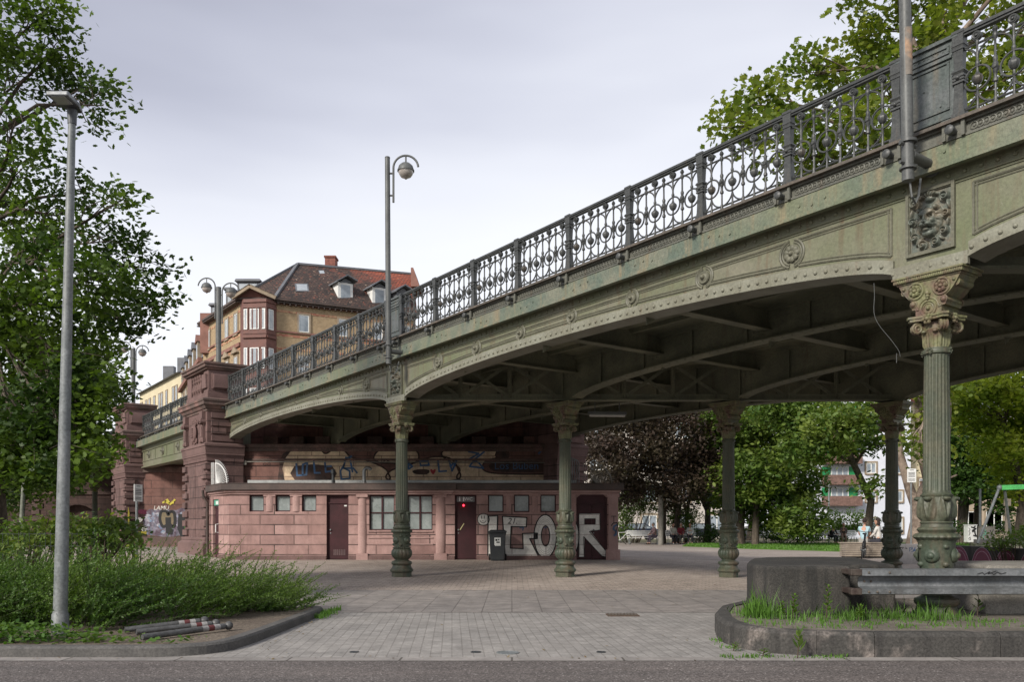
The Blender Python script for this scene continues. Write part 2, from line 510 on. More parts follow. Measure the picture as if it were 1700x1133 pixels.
def lawn():
    poly = [(10.0, 50.2), (12.2, 45), (15.6, 39.6), (19, 35.5), (26, 33), (60, 33), (60, 58), (12, 58)]
    mb = MB(); mb.prism(poly, (0, 0, -.05), (1, 0, 0), (0, 1, 0), (0, 0, .075))
    tag(mb.build('lawn', M['lawn']), None, None, kind='structure')
    n = 26000                                                     # short blades over the lawn
    P = np.stack([NPR.uniform(10, 30, n), NPR.uniform(34, 58, n)], 1)
    pp = np.array(poly); ins = np.zeros(n, bool); j = len(pp) - 1
    for i in range(len(pp)):
        xi, yi = pp[i]; xj, yj = pp[j]
        ins ^= ((yi > P[:, 1]) != (yj > P[:, 1])) & (P[:, 0] < (xj - xi) * (P[:, 1] - yi) / (yj - yi + 1e-9) + xi)
        j = i
    P = P[ins]; n = len(P)
    a = NPR.uniform(0, 2 * PI, n); h = NPR.uniform(.05, .12, n); w = .035
    V = np.zeros((n, 3, 3))
    V[:, 0] = np.stack([P[:, 0] - np.cos(a) * w, P[:, 1] - np.sin(a) * w, np.full(n, .02)], 1)
    V[:, 1] = np.stack([P[:, 0] + np.cos(a) * w, P[:, 1] + np.sin(a) * w, np.full(n, .02)], 1)
    V[:, 2] = np.stack([P[:, 0] + NPR.normal(0, .04, n), P[:, 1] + NPR.normal(0, .04, n), .02 + h], 1)
    return V


M['leaf_grass'] = leafmat('grass_blades', (.085, .19, .025), (.12, .24, .04), (.07, .14, .025), .3)


def polymesh(name, V, mt, parent=None):            # V: (n faces, k corners, 3)
    n, k, _ = V.shape
    me = bpy.data.meshes.new(name)
    me.vertices.add(n * k); me.loops.add(n * k); me.polygons.add(n)
    me.vertices.foreach_set('co', V.reshape(-1).astype(np.float32))
    me.loops.foreach_set('vertex_index', np.arange(n * k, dtype=np.int32))
    me.polygons.foreach_set('loop_start', np.arange(0, n * k, k, dtype=np.int32))
    me.polygons.foreach_set('loop_total', np.full(n, k, dtype=np.int32))
    me.update(calc_edges=True)
    return put(name, me, mt, parent)


tag(polymesh('lawn_grass', lawn(), M['leaf_grass']), 'short bright green grass of the park lawn', 'grass', kind='stuff')


# kerbed planting bed at the left of the crossing
_bc = [(-3.9, 7.80), (-3.4, 7.81), (-3.05, 7.88), (-2.80, 8.06), (-2.68, 8.4), (-2.62, 9.2), (-2.57, 10.5), (-2.545, 11.4), (-2.62, 11.75), (-2.85, 11.88)]


def spline(P, n=4):
    P = [Vector(p) for p in P]; out = []
    for i in range(len(P) - 1):
        p0, p1, p2, p3 = P[max(i - 1, 0)], P[i], P[i + 1], P[min(i + 2, len(P) - 1)]
        for k in range(n):
            t = k / n; out.append(tuple(.5 * ((2 * p1) + (p2 - p0) * t + (2 * p0 - 5 * p1 + 4 * p2 - p3) * t * t + (3 * p1 - p0 - 3 * p2 + p3) * t ** 3)))
    return out + [tuple(P[-1])]


BED = [(-30, 7.80)] + spline(_bc) + [(-30, 11.9)]


def inset(poly, d, closed=True):
    n = len(poly); out = []
    for i in range(n):
        p0 = Vector(poly[i - 1]); p1 = Vector(poly[i]); p2 = Vector(poly[(i + 1) % n])
        a = (p1 - p0).normalized(); b = (p2 - p1).normalized()
        if not closed and i == 0: a = b
        if not closed and i == n - 1: b = a
        na = Vector((-a.y, a.x)); nb = Vector((-b.y, b.x)); k = (na + nb)
        k = k / max(.3, k.dot(k)) * 2 if k.length > 1e-6 else na
        out.append(tuple(p1 + k * d))
    return out


def kerbline(name, pts, w, h, m, z0=0.0, chamfer=.03, seglen=1.0, n_close=False):
    mb = MB(); n = len(pts)
    inn = inset(pts, w, n_close); top = inset(pts, chamfer, n_close)
    for i in range(n if n_close else n - 1):
        j = (i + 1) % n
        p, q = Vector(pts[i]), Vector(pts[j]); k = max(1, round((q - p).length / seglen))
        for s in range(k):
            a0, a1 = (s + (.006 if k > 1 or (q - p).length > .5 else 0)) / k, (s + 1) / k
            L = lambda A, t: Vector(A[i]).lerp(Vector(A[j]), t)
            prof = lambda t: [(*L(pts, t), z0), (*L(pts, t), z0 + h - chamfer), (*L(top, t), z0 + h), (*L(inn, t), z0 + h), (*L(inn, t), z0)]
            mb.add(prof(a0) + prof(a1), [(0, 5, 6, 1), (1, 6, 7, 2), (2, 7, 8, 3), (3, 8, 9, 4), (0, 1, 2, 3, 4), (9, 8, 7, 6, 5)])
    return mb.build(name, m)


tag(kerbline('kerb', BED[:-1], .13, .10, M['kerb'], 0, .02), None, None, kind='structure')
mb = MB(); mb.prism(inset(BED, .128), (0, 0, -.02), (1, 0, 0), (0, 1, 0), (0, 0, .105))
tag(mb.build('bed_soil', M['soil']), None, None, kind='structure')

# raised island with rounded kerb at the right
ISL = [(40, 7.80), (40, 11.6), (3.9, 11.6), (3.0, 11.2), (2.55, 10.5), (2.32, 9.8), (2.2, 9.2), (2.17, 8.75), (2.24, 8.35), (2.45, 8.05), (2.8, 7.88), (3.3, 7.80)]
ISLC = ISL[::-1]
tag(kerbline('island_kerb', [(40, 11.6), (3.9, 11.6), (3.0, 11.2), (2.55, 10.5), (2.32, 9.8), (2.2, 9.2), (2.17, 8.75), (2.24, 8.35), (2.45, 8.05), (2.8, 7.88), (3.3, 7.80), (40, 7.80)], .16, .225, M['kerb_isl'], 0, .035, 1.15), None, None, kind='structure')
mb = MB(); mb.prism(inset(ISL, .15), (0, 0, -.02), (1, 0, 0), (0, 1, 0), (0, 0, .232))
tag(mb.build('island_ground', M['islsoil']), None, None, kind='structure')

# pavement furniture let into the ground
mb = MB()
g0 = Vector((1.86, 11.5, .006))
mb.box(1.27, 1.69, 11.33, 11.62, -.05, .012)
mb2 = MB()
for k in range(9):
    mb2.box(1.29 + k * .043, 1.312 + k * .043, 11.36, 11.59, .012, .02)
dr = thing('drain_grate', 'rusty rectangular drain grate let into the grey pavers', 'drain grate', (0, 0, 0))
mb.build('grate_frame', mat('rust_iron', (.11, .075, .055), .8, .3, (.07, .055, .045), 8), dr); mb2.build('grate_bars', M['ledge'], dr)
for k, (px, py, r, lb) in enumerate(((588, 1084, .045, 'small dark valve cap flush in the pavement left of the pale one'), (843, 1085, .11, 'pale steel cap flush in the pavement near the road'), (998, 1084, .045, 'small dark valve cap right of the pale one'), (790, 1084, .05, 'small dark valve cap just left of the pale steel cap'))):
    Y = F * H / (py - HZ); c = ((px - CX) * Y / F, Y)
    mb = MB(); mb.lathe([(r, -.01), (r, .006), (r * .82, .008), (r * .8, .005), (.001, .005)], 20, (c[0], c[1], 0))
    tag(mb.build('valve_cap', M['galv'] if k == 1 else M['blackpl']), lb, 'valve cap', 'caps in the pavement')
# ================================================================== THE IRON BRIDGE
F0 = Vector((-2.497, 19.4, 0))
E = Vector((.5892, -.808, 0)); NN = Vector((.808, .5892, 0))      # along the bridge (towards us) / inwards
RZ = math.atan2(E.y, E.x)
SL = .0095                                                         # the deck rises towards us


def BL(s, y, z=0.0):                                               # bridge frame -> world
    return F0 + E * s + NN * y + Vector((0, 0, z))


bridge = thing('iron_bridge', 'ornate green iron arch bridge on cast columns crossing overhead', 'bridge', F0, RZ)
SP, A0, CR, ZS = 12.24, 5.80, .45, 3.99
AB = -11.62                                                        # face of the stone pier


def arch(s):
    x = s % SP - SP / 2
    return ZS + CR * math.sqrt(max(0.0, 1 - (x / A0) ** 2))


# --- cast column -----------------------------------------------------------------------------------
def col_plinth():
    mb = MB(); o = PI / 8
    mb.lathe([(.225, 0), (.225, .15), (.262, .175), (.262, .215), (.245, .235), (.225, .25), (.2, .32)], 8, ph=o)
    mb.lathe([(.2, .315), (.225, .335), (.235, .365), (.225, .395), (.19, .41), (.15, .43), (.15, .45)], 32)

    def gad(r, z, t):
        return r * (1 - .07 * abs(math.cos(8 * t)) ** 6 * (1 if .46 < z < .69 else 0))
    mb.lathe([(.15, .44), (.185, .47), (.222, .52), (.238, .575), (.232, .63), (.205, .675), (.17, .695)], 96, mod=gad)
    for k in range(24):
        t = 2 * PI * k / 24
        mb.ball((.185 * math.cos(t), .185 * math.sin(t), .708), .02, 6, 4)
    mb.lathe([(.165, .69), (.172, .74), (.182, .88), (.19, 1.01), (.2, 1.035), (.19, 1.05)], 40)
    for k in range(8):
        t = 2 * PI * k / 8 + .2; c, s_ = math.cos(t), math.sin(t)
        if k % 2 == 0:
            mb.dome((.175 * c, .175 * s_, .875), (c, s_, 0), .085, .05, 14, 4); mb.dome((.2 * c, .2 * s_, .875), (c, s_, 0), .045, .045, 10, 4)
            for q in range(8):
                a = 2 * PI * q / 8
                mb.ball((.19 * c - s_ * .062 * math.cos(a), .19 * s_ + c * .062 * math.cos(a), .875 + .062 * math.sin(a)), .014, 5, 4)
        else:
            for z in (.78, .975): mb.dome((.175 * c, .175 * s_, z), (c, s_, 0), .035, .04, 10, 3)

    def lip(r, z, t):
        return r * (1 - .05 * abs(math.cos(10 * t)) ** 4 * (1 if z < 1.12 and r > .2 else 0))
    mb.lathe([(.19, 1.03), (.215, 1.05), (.245, 1.075), (.235, 1.10), (.215, 1.115), (.18, 1.125), (.19, 1.14), (.203, 1.16), (.19, 1.18), (.165, 1.19), (.16, 1.225), (.175, 1.235), (.165, 1.25)], 80, mod=lip)
    return mb


def col_leafband():
    mb = MB()

    def leaf(r, z, t):
        u = (t / (2 * PI) * 6) % 1 * 2 - 1; v = (z - 1.25) / .29
        if not 0 <= v <= 1: return r
        wid = .92 * math.sqrt(max(0, 1 - (v - .45) ** 2 / .42))
        d = abs(u) / max(.05, wid)
        h = 0 if d > 1 else (1 - d ** 3) * (.7 + .3 * math.cos(9 * (abs(u) - v * .6)))
        return r + .042 * h * min(1, 6 * v)
    prof = [(.152 + .012 * math.sin(PI * i / 14), 1.25 + .275 * i / 14) for i in range(15)]
    mb.lathe(prof, 120, mod=leaf)
    for k in range(6):
        t = 2 * PI * (k + .5) / 6
        mb.ball((.182 * math.cos(t), .182 * math.sin(t), 1.50), .05, 10, 6, (1, 1, .55), rot=Matrix.Rotation(t, 3, 'Z'))
    mb.lathe([(.15, 1.515), (.165, 1.53), (.168, 1.545), (.15, 1.555), (.145, 1.565)], 40)
    return mb


def col_shaft():
    mb = MB()

    def fl(r, z, t):
        return r * (1 - .085 * max(0, math.cos(20 * t)) ** .6 * (1 if 1.58 < z < 3.09 else 0))
    mb.lathe([(.142, 1.55), (.142, 1.58), (.141, 1.6), (.136, 2.3), (.128, 3.07), (.128, 3.095), (.128, 3.1)], 120, mod=fl)
    mb.lathe([(.128, 3.095), (.148, 3.105), (.152, 3.125), (.146, 3.15), (.13, 3.16), (.128, 3.17)], 32)
    for k in range(4):
        t = PI / 2 * k
        for q in range(5):
            a = 2 * PI * q / 5
            mb.ball((.152 * math.cos(t) - math.sin(t) * .025 * math.cos(a), .152 * math.sin(t) + math.cos(t) * .025 * math.cos(a), 3.13 + .025 * math.sin(a)), .016, 5, 4)
    return mb


def col_capital():
    mb = MB()

    def bell(r, z, t):
        v = (z - 3.16) / .2
        return r + (.012 * max(0, math.cos(8 * t)) if 0 < v < 1 else 0) + (.01 * max(0, math.cos(24 * t)) if .1 < v < .8 else 0)
    mb.lathe([(.125, 3.16), (.125, 3.2), (.13, 3.28), (.15, 3.345), (.16, 3.36), (.14, 3.375), (.14, 3.45)], 96, mod=bell)
    for k in range(8):
        t = PI / 4 * k + PI / 8
        mb.ball((.16 * math.cos(t), .16 * math.sin(t), 3.345), .03, 7, 5, (1, 1, .7))
    for sx in (-1, 1):
        for sy in (-1, 1):
            d = Vector((sx, sy, 0)).normalized()
            c = d * .205 + Vector((0, 0, 3.39))
            side = Vector((-d.y, d.x, 0))
            pts = [c + d * (.062 * (1 - i / 20 * .85)) * math.cos(2.2 - i * .62) + Vector((0, 0, 1)) * (.062 * (1 - i / 20 * .85)) * math.sin(2.2 - i * .62) for i in range(19)]
            for o in (-.03, 0, .03): mb.tube([p + side * o for p in pts], .015, 6)
            mb.disc(c - side * .028, side, .05, .056, 12)
            mb.tube([d * .12 + Vector((0, 0, 3.35)), d * .17 + Vector((0, 0, 3.43)), c + Vector((0, 0, .07))], .022, 6)
    poly = []
    for k in range(4):
        a = PI / 4 + PI / 2 * k
        for q, (da, r) in enumerate(((-.1, .29), (.1, .29), (.35, .222), (.6, .197), (.785, .19), (.97, .197), (1.22, .222))):
            poly.append((r * math.cos(a + da), r * math.sin(a + da)))
    mb.prism(poly, (0, 0, 3.465), (1, 0, 0), (0, 1, 0), (0, 0, .03))
    mb.prism([(x * 1.06, y * 1.06) for x, y in poly], (0, 0, 3.495), (1, 0, 0), (0, 1, 0), (0, 0, .025))
    for k in range(4):
        t = PI / 2 * k; c = Vector((.2 * math.cos(t), .2 * math.sin(t), 3.475))
        mb.dome(c, (math.cos(t), math.sin(t), 0), .03, .035, 8, 3)
        for q in range(6):
            a = 2 * PI * q / 6
            mb.ball(c + Vector((-math.sin(t) * .04 * math.cos(a), math.cos(t) * .04 * math.cos(a), .04 * math.sin(a))), .022, 6, 4)
    mb.box(-.15, .15, -.15, .15, 3.515, 3.535)
    return mb


def console(hy=.175):
    mb = MB()
    half = [(.145, 3.52), (.145, 3.60), (.185, 3.605), (.2, 3.66), (.18, 3.70), (.235, 3.74), (.285, 3.80), (.32, 3.86), (.345, 3.905)]
    poly = half + [(-x, z) for x, z in half[::-1]]
    mb.prism(poly, (0, -hy, 0), (1, 0, 0), (0, 0, 1), (0, 2 * hy, 0))
    for z0, z1, g in ((3.905, 3.925, .012), (3.925, 3.965, .04), (3.965, 3.985, .055)):
        mb.box(-.345 - g, .345 + g, -hy - g, hy + g, z0, z1)
    for i in range(30):
        x = -.37 + .74 * (i + .5) / 30
        for sy in (-1, 1): mb.box(x - .008, x + .008, sy * (hy + .04) - .006, sy * (hy + .04) + .006, 3.932, 3.958)
    for sy in (-1, 1):
        y = sy * hy; ax = (0, sy, 0)
        for sx in (-1, 1):                                          # the two foliage rosettes
            c = (sx * .145, y, 3.81)
            mb.ring(c, .088, .018, ax, 22, 6); mb.ring(c, .06, .01, ax, 18, 5)
            mb.dome(c, ax, .03, .05, 8, 3)
            for q in range(7):
                a = 2 * PI * q / 7
                mb.ball((c[0] + .045 * math.cos(a), y + sy * .015, c[2] + .045 * math.sin(a)), .026, 6, 4)
            mb.dome((sx * .28, y, 3.855), ax, .022, .025, 8, 3)
            mb.dome((sx * .17, y, 3.665), ax, .038, .035, 10, 3); mb.ring((sx * .17, y, 3.665), .034, .01, ax, 14, 5)
        for k, (zz, rr) in enumerate(((3.76, .03), (3.725, .024), (3.70, .016))): mb.ball((0, y + sy * .02, zz), rr, 7, 5)
        mb.ring((0, y, 3.595), .082, .016, ax, 22, 6); mb.ring((0, y, 3.595), .055, .009, ax, 18, 5); mb.dome((0, y, 3.595), ax, .025, .035, 8, 3)
        mb.ring((0, y, 3.595), .112, .011, ax, 14, 5, 0, PI, (1, 0, 0) if sy < 0 else (-1, 0, 0))
        for sx in (-1, 1): mb.bar((sx * .108, y, 3.6), (sx * .145, y, 3.6), .022, .02)
    for sx in (-1, 1):                                              # side volutes
        for z, r, x in ((3.83, .075, .29), (3.66, .045, .185)):
            mb.tube([(sx * x, -hy * .85, z), (sx * x, hy * .85, z)], r * .55, 12)
    return mb


COLM = [(col_plinth().mesh('base', False), 'base', 'column'), (col_leafband().mesh('acanthus_band', False), 'acanthus_band', 'column'),
        (col_shaft().mesh('shaft', False), 'shaft', 'column'), (col_capital().mesh('capital', False), 'capital', 'capital'), (console().mesh('console', False), 'console', 'capital')]
for me, nm, mt in COLM:
    me.materials.append(M[mt]); me.shade_smooth(); me.set_sharp_from_angle(angle=R(38))


def column(s, y, label):
    c = bpy.data.objects.new('column', None); COL.objects.link(c); c.parent = bridge; c.location = (s, y, 0)
    if label: c['label'] = label
    for me, nm, mt in COLM:
        o = bpy.data.objects.new(nm, me); COL.objects.link(o); o.parent = c
    return c


BX, BY = 2.18, 2.99                                                 # skewed bents: step from girder to girder
for k in range(4):
    column(k * BX, k * BY, ['slim green fluted column nearest the barred kiosk windows', 'yellow green fluted column in front of the graffiti letters', None, None][k])
column(SP, 0, 'big weathered fluted column behind the steel guard rail')


# --- facade girder ---------------------------------------------------------------------------------
def zt(s): return SL * s


S_HI = 24.0


def strip(mb, s0, s1, fz0, fz1, y0, y1, n=None, mi=0):              # long bar whose lower / upper edges follow functions of s
    n = n or max(1, int((s1 - s0) / .3))
    vs = []; fs = []
    for i in range(n + 1):
        s = s0 + (s1 - s0) * i / n
        a, b = fz0(s), fz1(s)
        vs += [(s, y0, a), (s, y1, a), (s, y1, b), (s, y0, b)]
    for i in range(n):
        k = i * 4
        for q in range(4):
            r = (q + 1) % 4
            fs.append((k + q, k + r, k + 4 + r, k + 4 + q)[::-1])
    fs.append((0, 1, 2, 3)); fs.append((n * 4 + 3, n * 4 + 2, n * 4 + 1, n * 4))
    mb.add(vs, fs, mi)


YW = -.12
mb = MB()
strip(mb, AB, S_HI, arch, lambda s: 4.98 + zt(s), YW, YW + .03, 200)
mb.build('facade_web', M['green'], bridge)

mb = MB()
for a, b in ((AB, -.42), (.42, SP - .42), (SP + .42, S_HI)):
    strip(mb, a, b, lambda s: arch(s) - .012, lambda s: arch(s) + .012, YW - .05, YW + .33, 90)
    strip(mb, a, b, lambda s: arch(s) + .012, lambda s: arch(s) + .15, YW - .035, YW + .005, 90)
for s in np.arange(AB + .1, S_HI, .145):
    if s > 14.5: break
    z = arch(s) + .07 if abs((s + .001) % SP) > .45 and abs(s % SP - SP) > .45 else 4.06
    mb.dome((s, YW - .035, z), (0, -1, 0), .027, .026, 8, 3)
for s in (0, SP):
    strip(mb, s - .42, s + .42, lambda q: 3.99, lambda q: 4.13, YW - .05, YW, 2)
for s in (6.12 - .02, SP - 2.6, 2.4, -4.6, -8.8):
    mb.box(s, s + .02, YW - .042, YW - .03, arch(s) + .02, arch(s) + .14)
mb.build('arch_flange', M['flange'], bridge)

mb = MB()                                                           # riveted top angle, soffit and fascia plate
strip(mb, AB, S_HI, lambda s: 4.80 + zt(s), lambda s: 4.935 + zt(s), YW - .03, YW, 40)
strip(mb, AB, S_HI, lambda s: 4.775 + zt(s), lambda s: 4.80 + zt(s), YW - .012, YW, 40)
strip(mb, AB, S_HI, lambda s: 4.935 + zt(s), lambda s: 4.95 + zt(s), -.29, YW, 40)
for s in np.arange(AB + .1, 14.5, .17):
    mb.dome((s, YW - .03, 4.865 + zt(s)), (0, -1, 0), .027, .026, 8, 3)
mb.build('riveted_top_angle', M['green'], bridge)

mb = MB()
strip(mb, AB, S_HI, lambda s: 4.925 + zt(s), lambda s: 5.17 + zt(s), -.30, -.27, 40)
strip(mb, AB, S_HI, lambda s: 4.905 + zt(s), lambda s: 4.95 + zt(s), -.335, -.26, 40)
for s0 in np.arange(-12.24, 15, 1.4425):
    for ds in (-.16, .02, .2):
        mb.disc((s0 + ds, -.302, 5.055 + zt(s0) + .03 * math.sin(9 * ds + s0)), (0, -1, 0), .016, .012, 8)
mb.build('fascia_plate', M['fascia'], bridge)


# mouldings round the panels and the rosettes
def rose_r(k): return (.175, .15, .13, .12, .13, .15, .175)[k]


def rosette_mesh(r, flower):
    mb = MB(); ax = (0, -1, 0)
    for rr, t in ((r, .019), (r * .8, .013)):
        for a0 in (.42 * PI / 2, ):
            mb.ring((0, 0, 0), rr, t, ax, 14, 6, PI / 2 + .22, 3 * PI / 2 - .22); mb.ring((0, 0, 0), rr, t, ax, 14, 6, -PI / 2 + .22, PI / 2 - .22)
    if flower:
        for q in range(9):
            a = 2 * PI * q / 9
            mb.ball((r * .42 * math.cos(a), -.018, r * .42 * math.sin(a)), r * .24, 8, 6, (1, .5, 1))
        mb.dome((0, 0, 0), ax, r * .66, .03, 18, 3); mb.dome((0, -.015, 0), ax, r * .2, .05, 10, 4)
    else:
        mb.ring((0, -.012, 0), r * .5, .022, ax, 16, 6); mb.dome((0, 0, 0), ax, r * .55, .045, 14, 3); mb.dome((0, -.03, 0), ax, r * .26, .055, 10, 3)
    me = mb.mesh('rosette', False); me.materials.append(M['moulding']); me.shade_smooth(); me.set_sharp_from_angle(angle=R(40))
    return me


RM = {}
for span in (-1, 0, 1):
    base = span * SP
    ks = [base + SP / 2 + 1.4425 * (k - 3) for k in range(7)]
    if span == 1: ks = ks[:2]
    if span == -1: ks = [AB + (-AB) * (k + 1) / 8.05 for k in range(7)]
    edges = [max(AB + .12, base + .44)] + ks + ([base + SP - .44] if span < 1 else [])
    for i, s in enumerate(ks):
        k = i
        zc = (max(arch(s) + .19, 0) + 4.745 + zt(s)) / 2
        r = min(rose_r(k), (4.80 + zt(s) - arch(s) - .155) / 2)
        key = (round(r, 3), k in (0, 6))
        if key not in RM: RM[key] = rosette_mesh(*key)
        o = bpy.data.objects.new('rosette', RM[key]); COL.objects.link(o); o.parent = bridge; o.location = (s, YW - .004, zc)
    for i in range(len(edges) - 1):
        a, b = edges[i], edges[i + 1]
        ra = 0 if i == 0 else min(rose_r(i - 1), (4.77 + zt(a) - arch(a) - .165) / 2) * .45
        rb = 0 if i == len(edges) - 2 and span < 1 else min(rose_r(min(i, 6)), (4.77 + zt(b) - arch(b) - .165) / 2) * .45
        a += ra + .02; b -= rb + .02
        mb = MB()
        top = lambda s: 4.725 + zt(s)
        bot = lambda s: arch(s) + .205
        pts = [(a, top(a))] + [(b, top(b))]
        lo = [(a + (b - a) * q / 8, bot(a + (b - a) * q / 8)) for q in range(9)]
        for off, t in ((0, .018), (.036, .011)):
            mb.tube([(x, YW, z - off) for x, z in pts], t, 6); mb.tube([(x, YW, z + off) for x, z in lo], t, 6)
            if i == 0: mb.tube([(a + off, YW, top(a)), (a + off, YW, bot(a))], t, 6)
            if i == len(edges) - 2 and span < 1: mb.tube([(b - off, YW, top(b)), (b - off, YW, bot(b))], t, 6)
        mb.build('panel_moulding', M['moulding'], bridge, smooth=50)


# --- the lion relief ---------------------------------------------------------------------------------
def lion_mesh():
    nx, nz = 96, 130; w, h = .46, .64
    X, Z = np.meshgrid(np.linspace(-w / 2, w / 2, nx), np.linspace(-h / 2, h / 2, nz))
    D = np.zeros_like(X)

    def add(cx, cz, a, b, ht, rot=0.0, base=0.0):
        nonlocal D
        u = (X - cx) * math.cos(rot) + (Z - cz) * math.sin(rot); v = -(X - cx) * math.sin(rot) + (Z - cz) * math.cos(rot)
        q = 1 - ((u / a) ** 2 + (v / b) ** 2)
        D = np.where(q > 0, np.maximum(D, base + (ht - base) * np.sqrt(np.clip(q, 0, 1))), D)

    def plus(cx, cz, a, b, ht):
        nonlocal D
        D = D + ht * np.exp(-((X - cx) / a) ** 2 - ((Z - cz) / b) ** 2)

    def scroll(cx, cz, r, sgn):                                   # one volute: a ridge wound round a knob
        nonlocal D
        d = np.hypot(X - cx, Z - cz) / r; t = np.arctan2(Z - cz, (X - cx) * sgn)
        ridge = .5 + .5 * np.cos(2 * PI * (d * 1.5 - t / (2 * PI)))
        D = np.where(d < 1, np.maximum(D, (.03 + .045 * ridge) * np.sqrt(np.clip(1 - d ** 6, 0, 1))), D)
        add(cx, cz, r * .25, r * .25, .085)
    for sx in (-1, 1):
        for cx, cz, r in ((.165, .215, .06), (.185, .02, .05), (.16, -.16, .055), (.07, -.26, .055)): scroll(sx * cx, cz, r, sx)
        for cx, cz, a, b, rt in ((.205, .12, .022, .06, .25), (.2, -.07, .02, .055, -.2), (.115, -.215, .025, .06, .9), (.1, .265, .055, .024, -.3)): add(sx * cx, cz, a, b, .05, sx * rt)
    for k in range(5): add((k - 2) * .03, .285 - .008 * abs(k - 2), .015, .04, .08, -(k - 2) * .4)
    add(0, .235, .06, .035, .055)
    t = np.arctan2(Z - .0, X); rr = np.hypot(X / .15, Z / .18)
    lock = .5 + .5 * np.sign(np.sin(11 * t + 3 * rr)) * np.abs(np.sin(11 * t + 3 * rr)) ** .7
    D = np.where(rr < 1, np.maximum(D, np.sqrt(np.clip(1 - rr ** 2.5, 0, 1)) * (.06 + .028 * lock)), D)
    add(0, -.005, .092, .125, .125, 0, .08)                       # face
    add(0, .065, .085, .045, .138, 0, .1)                         # brow
    for sx in (-1, 1):
        add(sx * .045, .045, .038, .013, .155, sx * .35, .12); add(sx * .09, .11, .026, .03, .115, 0, .07)
        plus(sx * .044, .018, .02, .012, -.045); add(sx * .044, .016, .011, .009, .13)
        add(sx * .06, -.03, .032, .03, .135, 0, .1); add(sx * .03, -.068, .034, .028, .165, 0, .12)
    add(0, -.005, .02, .06, .165, 0, .12); add(0, -.042, .036, .016, .175, 0, .14)
    plus(0, -.055, .005, .02, -.02)
    for sx in (-1, 1): plus(sx * .03, -.098, .022, .009, -.06)
    add(0, -.122, .035, .02, .14, 0, .1); add(0, -.155, .06, .035, .105, 0, .07)
    vs = [(X[j, i], -.006 - D[j, i], Z[j, i]) for j in range(nz) for i in range(nx)]
    fs = [(j * nx + i, j * nx + i + 1, (j + 1) * nx + i + 1, (j + 1) * nx + i) for j in range(nz - 1) for i in range(nx - 1)]
    mb = MB(); mb.add(vs, fs)
    me = mb.mesh('lion_head', False); me.materials.append(M['lion']); me.shade_smooth()
    return me


LION = lion_mesh()
mb = MB()
for t, y0 in ((.018, -.03), ):
    for x in (-.255, .255): mb.box(x - .018, x + .018, -.04, 0, -.36, .36); mb.box(x * .93 - .008, x * .93 + .008, -.025, 0, -.33, .33)
    for z in (-.343, .343): mb.box(-.235, .235, -.04, 0, z - .018, z + .018); mb.box(-.228, .228, -.025, 0, z * .94 - .008, z * .94 + .008)
LFR = mb.mesh('relief_frame', False); LFR.materials.append(M['moulding'])
for s in (0, SP):
    fr = bpy.data.objects.new('relief_frame', LFR); COL.objects.link(fr); fr.parent = bridge; fr.location = (s, YW, 4.50 + zt(s) * .6)
    li = bpy.data.objects.new('lion_head', LION); COL.objects.link(li); li.parent = fr

# --- inner girders, cross beams, bents, deck ---------------------------------------------------------
for k in (1, 2, 3):
    mb = MB(); y = k * BY; o = k * BX
    ar = lambda s: arch(s - o)
    strip(mb, AB + .4, S_HI, ar, lambda s: 4.97, y - .015, y + .015, 160)
    for a, b in ((max(AB + .4, o - SP + .4), o - .4), (o + .4, o + SP - .4), (o + SP + .4, S_HI)):
        strip(mb, a, b, lambda s: ar(s) - .012, lambda s: ar(s) + .012, y - .16, y + .16, 70)
        for yy in (-.02, .02): strip(mb, a, b, lambda s: ar(s) + .012, lambda s: ar(s) + .1, y + yy - .008, y + yy + .008, 70)
    for s in np.arange(AB + .9, S_HI, 1.285):
        mb.box(s - .035, s + .035, y - .06, y + .06, ar(s) + .02, 4.95)
    for s in np.arange(AB + .9, 14, 2.57):
        for q in range(3):
            for zz in range(6):
                mb.dome((s + .14 + q * .1, y - .015, 4.55 + zz * .07), (0, -1, 0), .02, .016, 6, 2)
    for s in np.arange(AB + .7, 15, .2): mb.dome((s, y - .1, ar(s) - .012), (0, 0, -1), .02, .016, 6, 2)
    mb.build('girder', M['green_dark'], bridge)
for j, s in enumerate(np.arange(-10.28, S_HI - 1, 2.57)):
    mb = MB()
    mb.box(s - .012, s + .012, YW + .04, 9.2, 4.62, 4.97)
    mb.box(s - .1, s + .1, YW + .04, 9.2, 4.60, 4.62)
    for k in range(3): mb.prism([(0, 0), (.5, 0), (0, -.3)], (s - .008, k * BY + .03, 4.6), (0, 1, 0), (0, 0, 1), (.016, 0, 0))
    mb.build('cross_beam', M['green_dark'], bridge)
for s0 in (0.0, SP):
    dv = Vector((BX, BY, 0)); pd = Vector((-BY, BX, 0)).normalized()
    for k in range(3):
        mb = MB(); p = Vector((s0, 0, 0)) + dv * k; q = p + dv
        up = (0, 0, 1)
        for z, w, h in ((4.05, .22, .03), (4.12, .03, .14), (4.9, .2, .03)): mb.bar(p + Vector((0, 0, z)), q + Vector((0, 0, z)), w, h)
        for n_ in range(3):
            a = p.lerp(q, .06 + .3 * n_); b = p.lerp(q, .06 + .3 * (n_ + 1)); m_ = (a + b) / 2
            mb.bar(a + Vector((0, 0, 4.12)), b + Vector((0, 0, 4.88)), .02, .07); mb.bar(a + Vector((0, 0, 4.88)) + pd * .03, b + Vector((0, 0, 4.12)) + pd * .03, .02, .07)
            mb.bar(a + Vector((0, 0, 4.1)), a + Vector((0, 0, 4.9)), .08, .06)
        mb.build('bent_truss', M['green_dark'], bridge)
mb = MB()
strip(mb, AB - .1, S_HI, lambda s: 4.975 + zt(s) * .5, lambda s: 5.36 + zt(s), YW + .03, 9.35, 8)
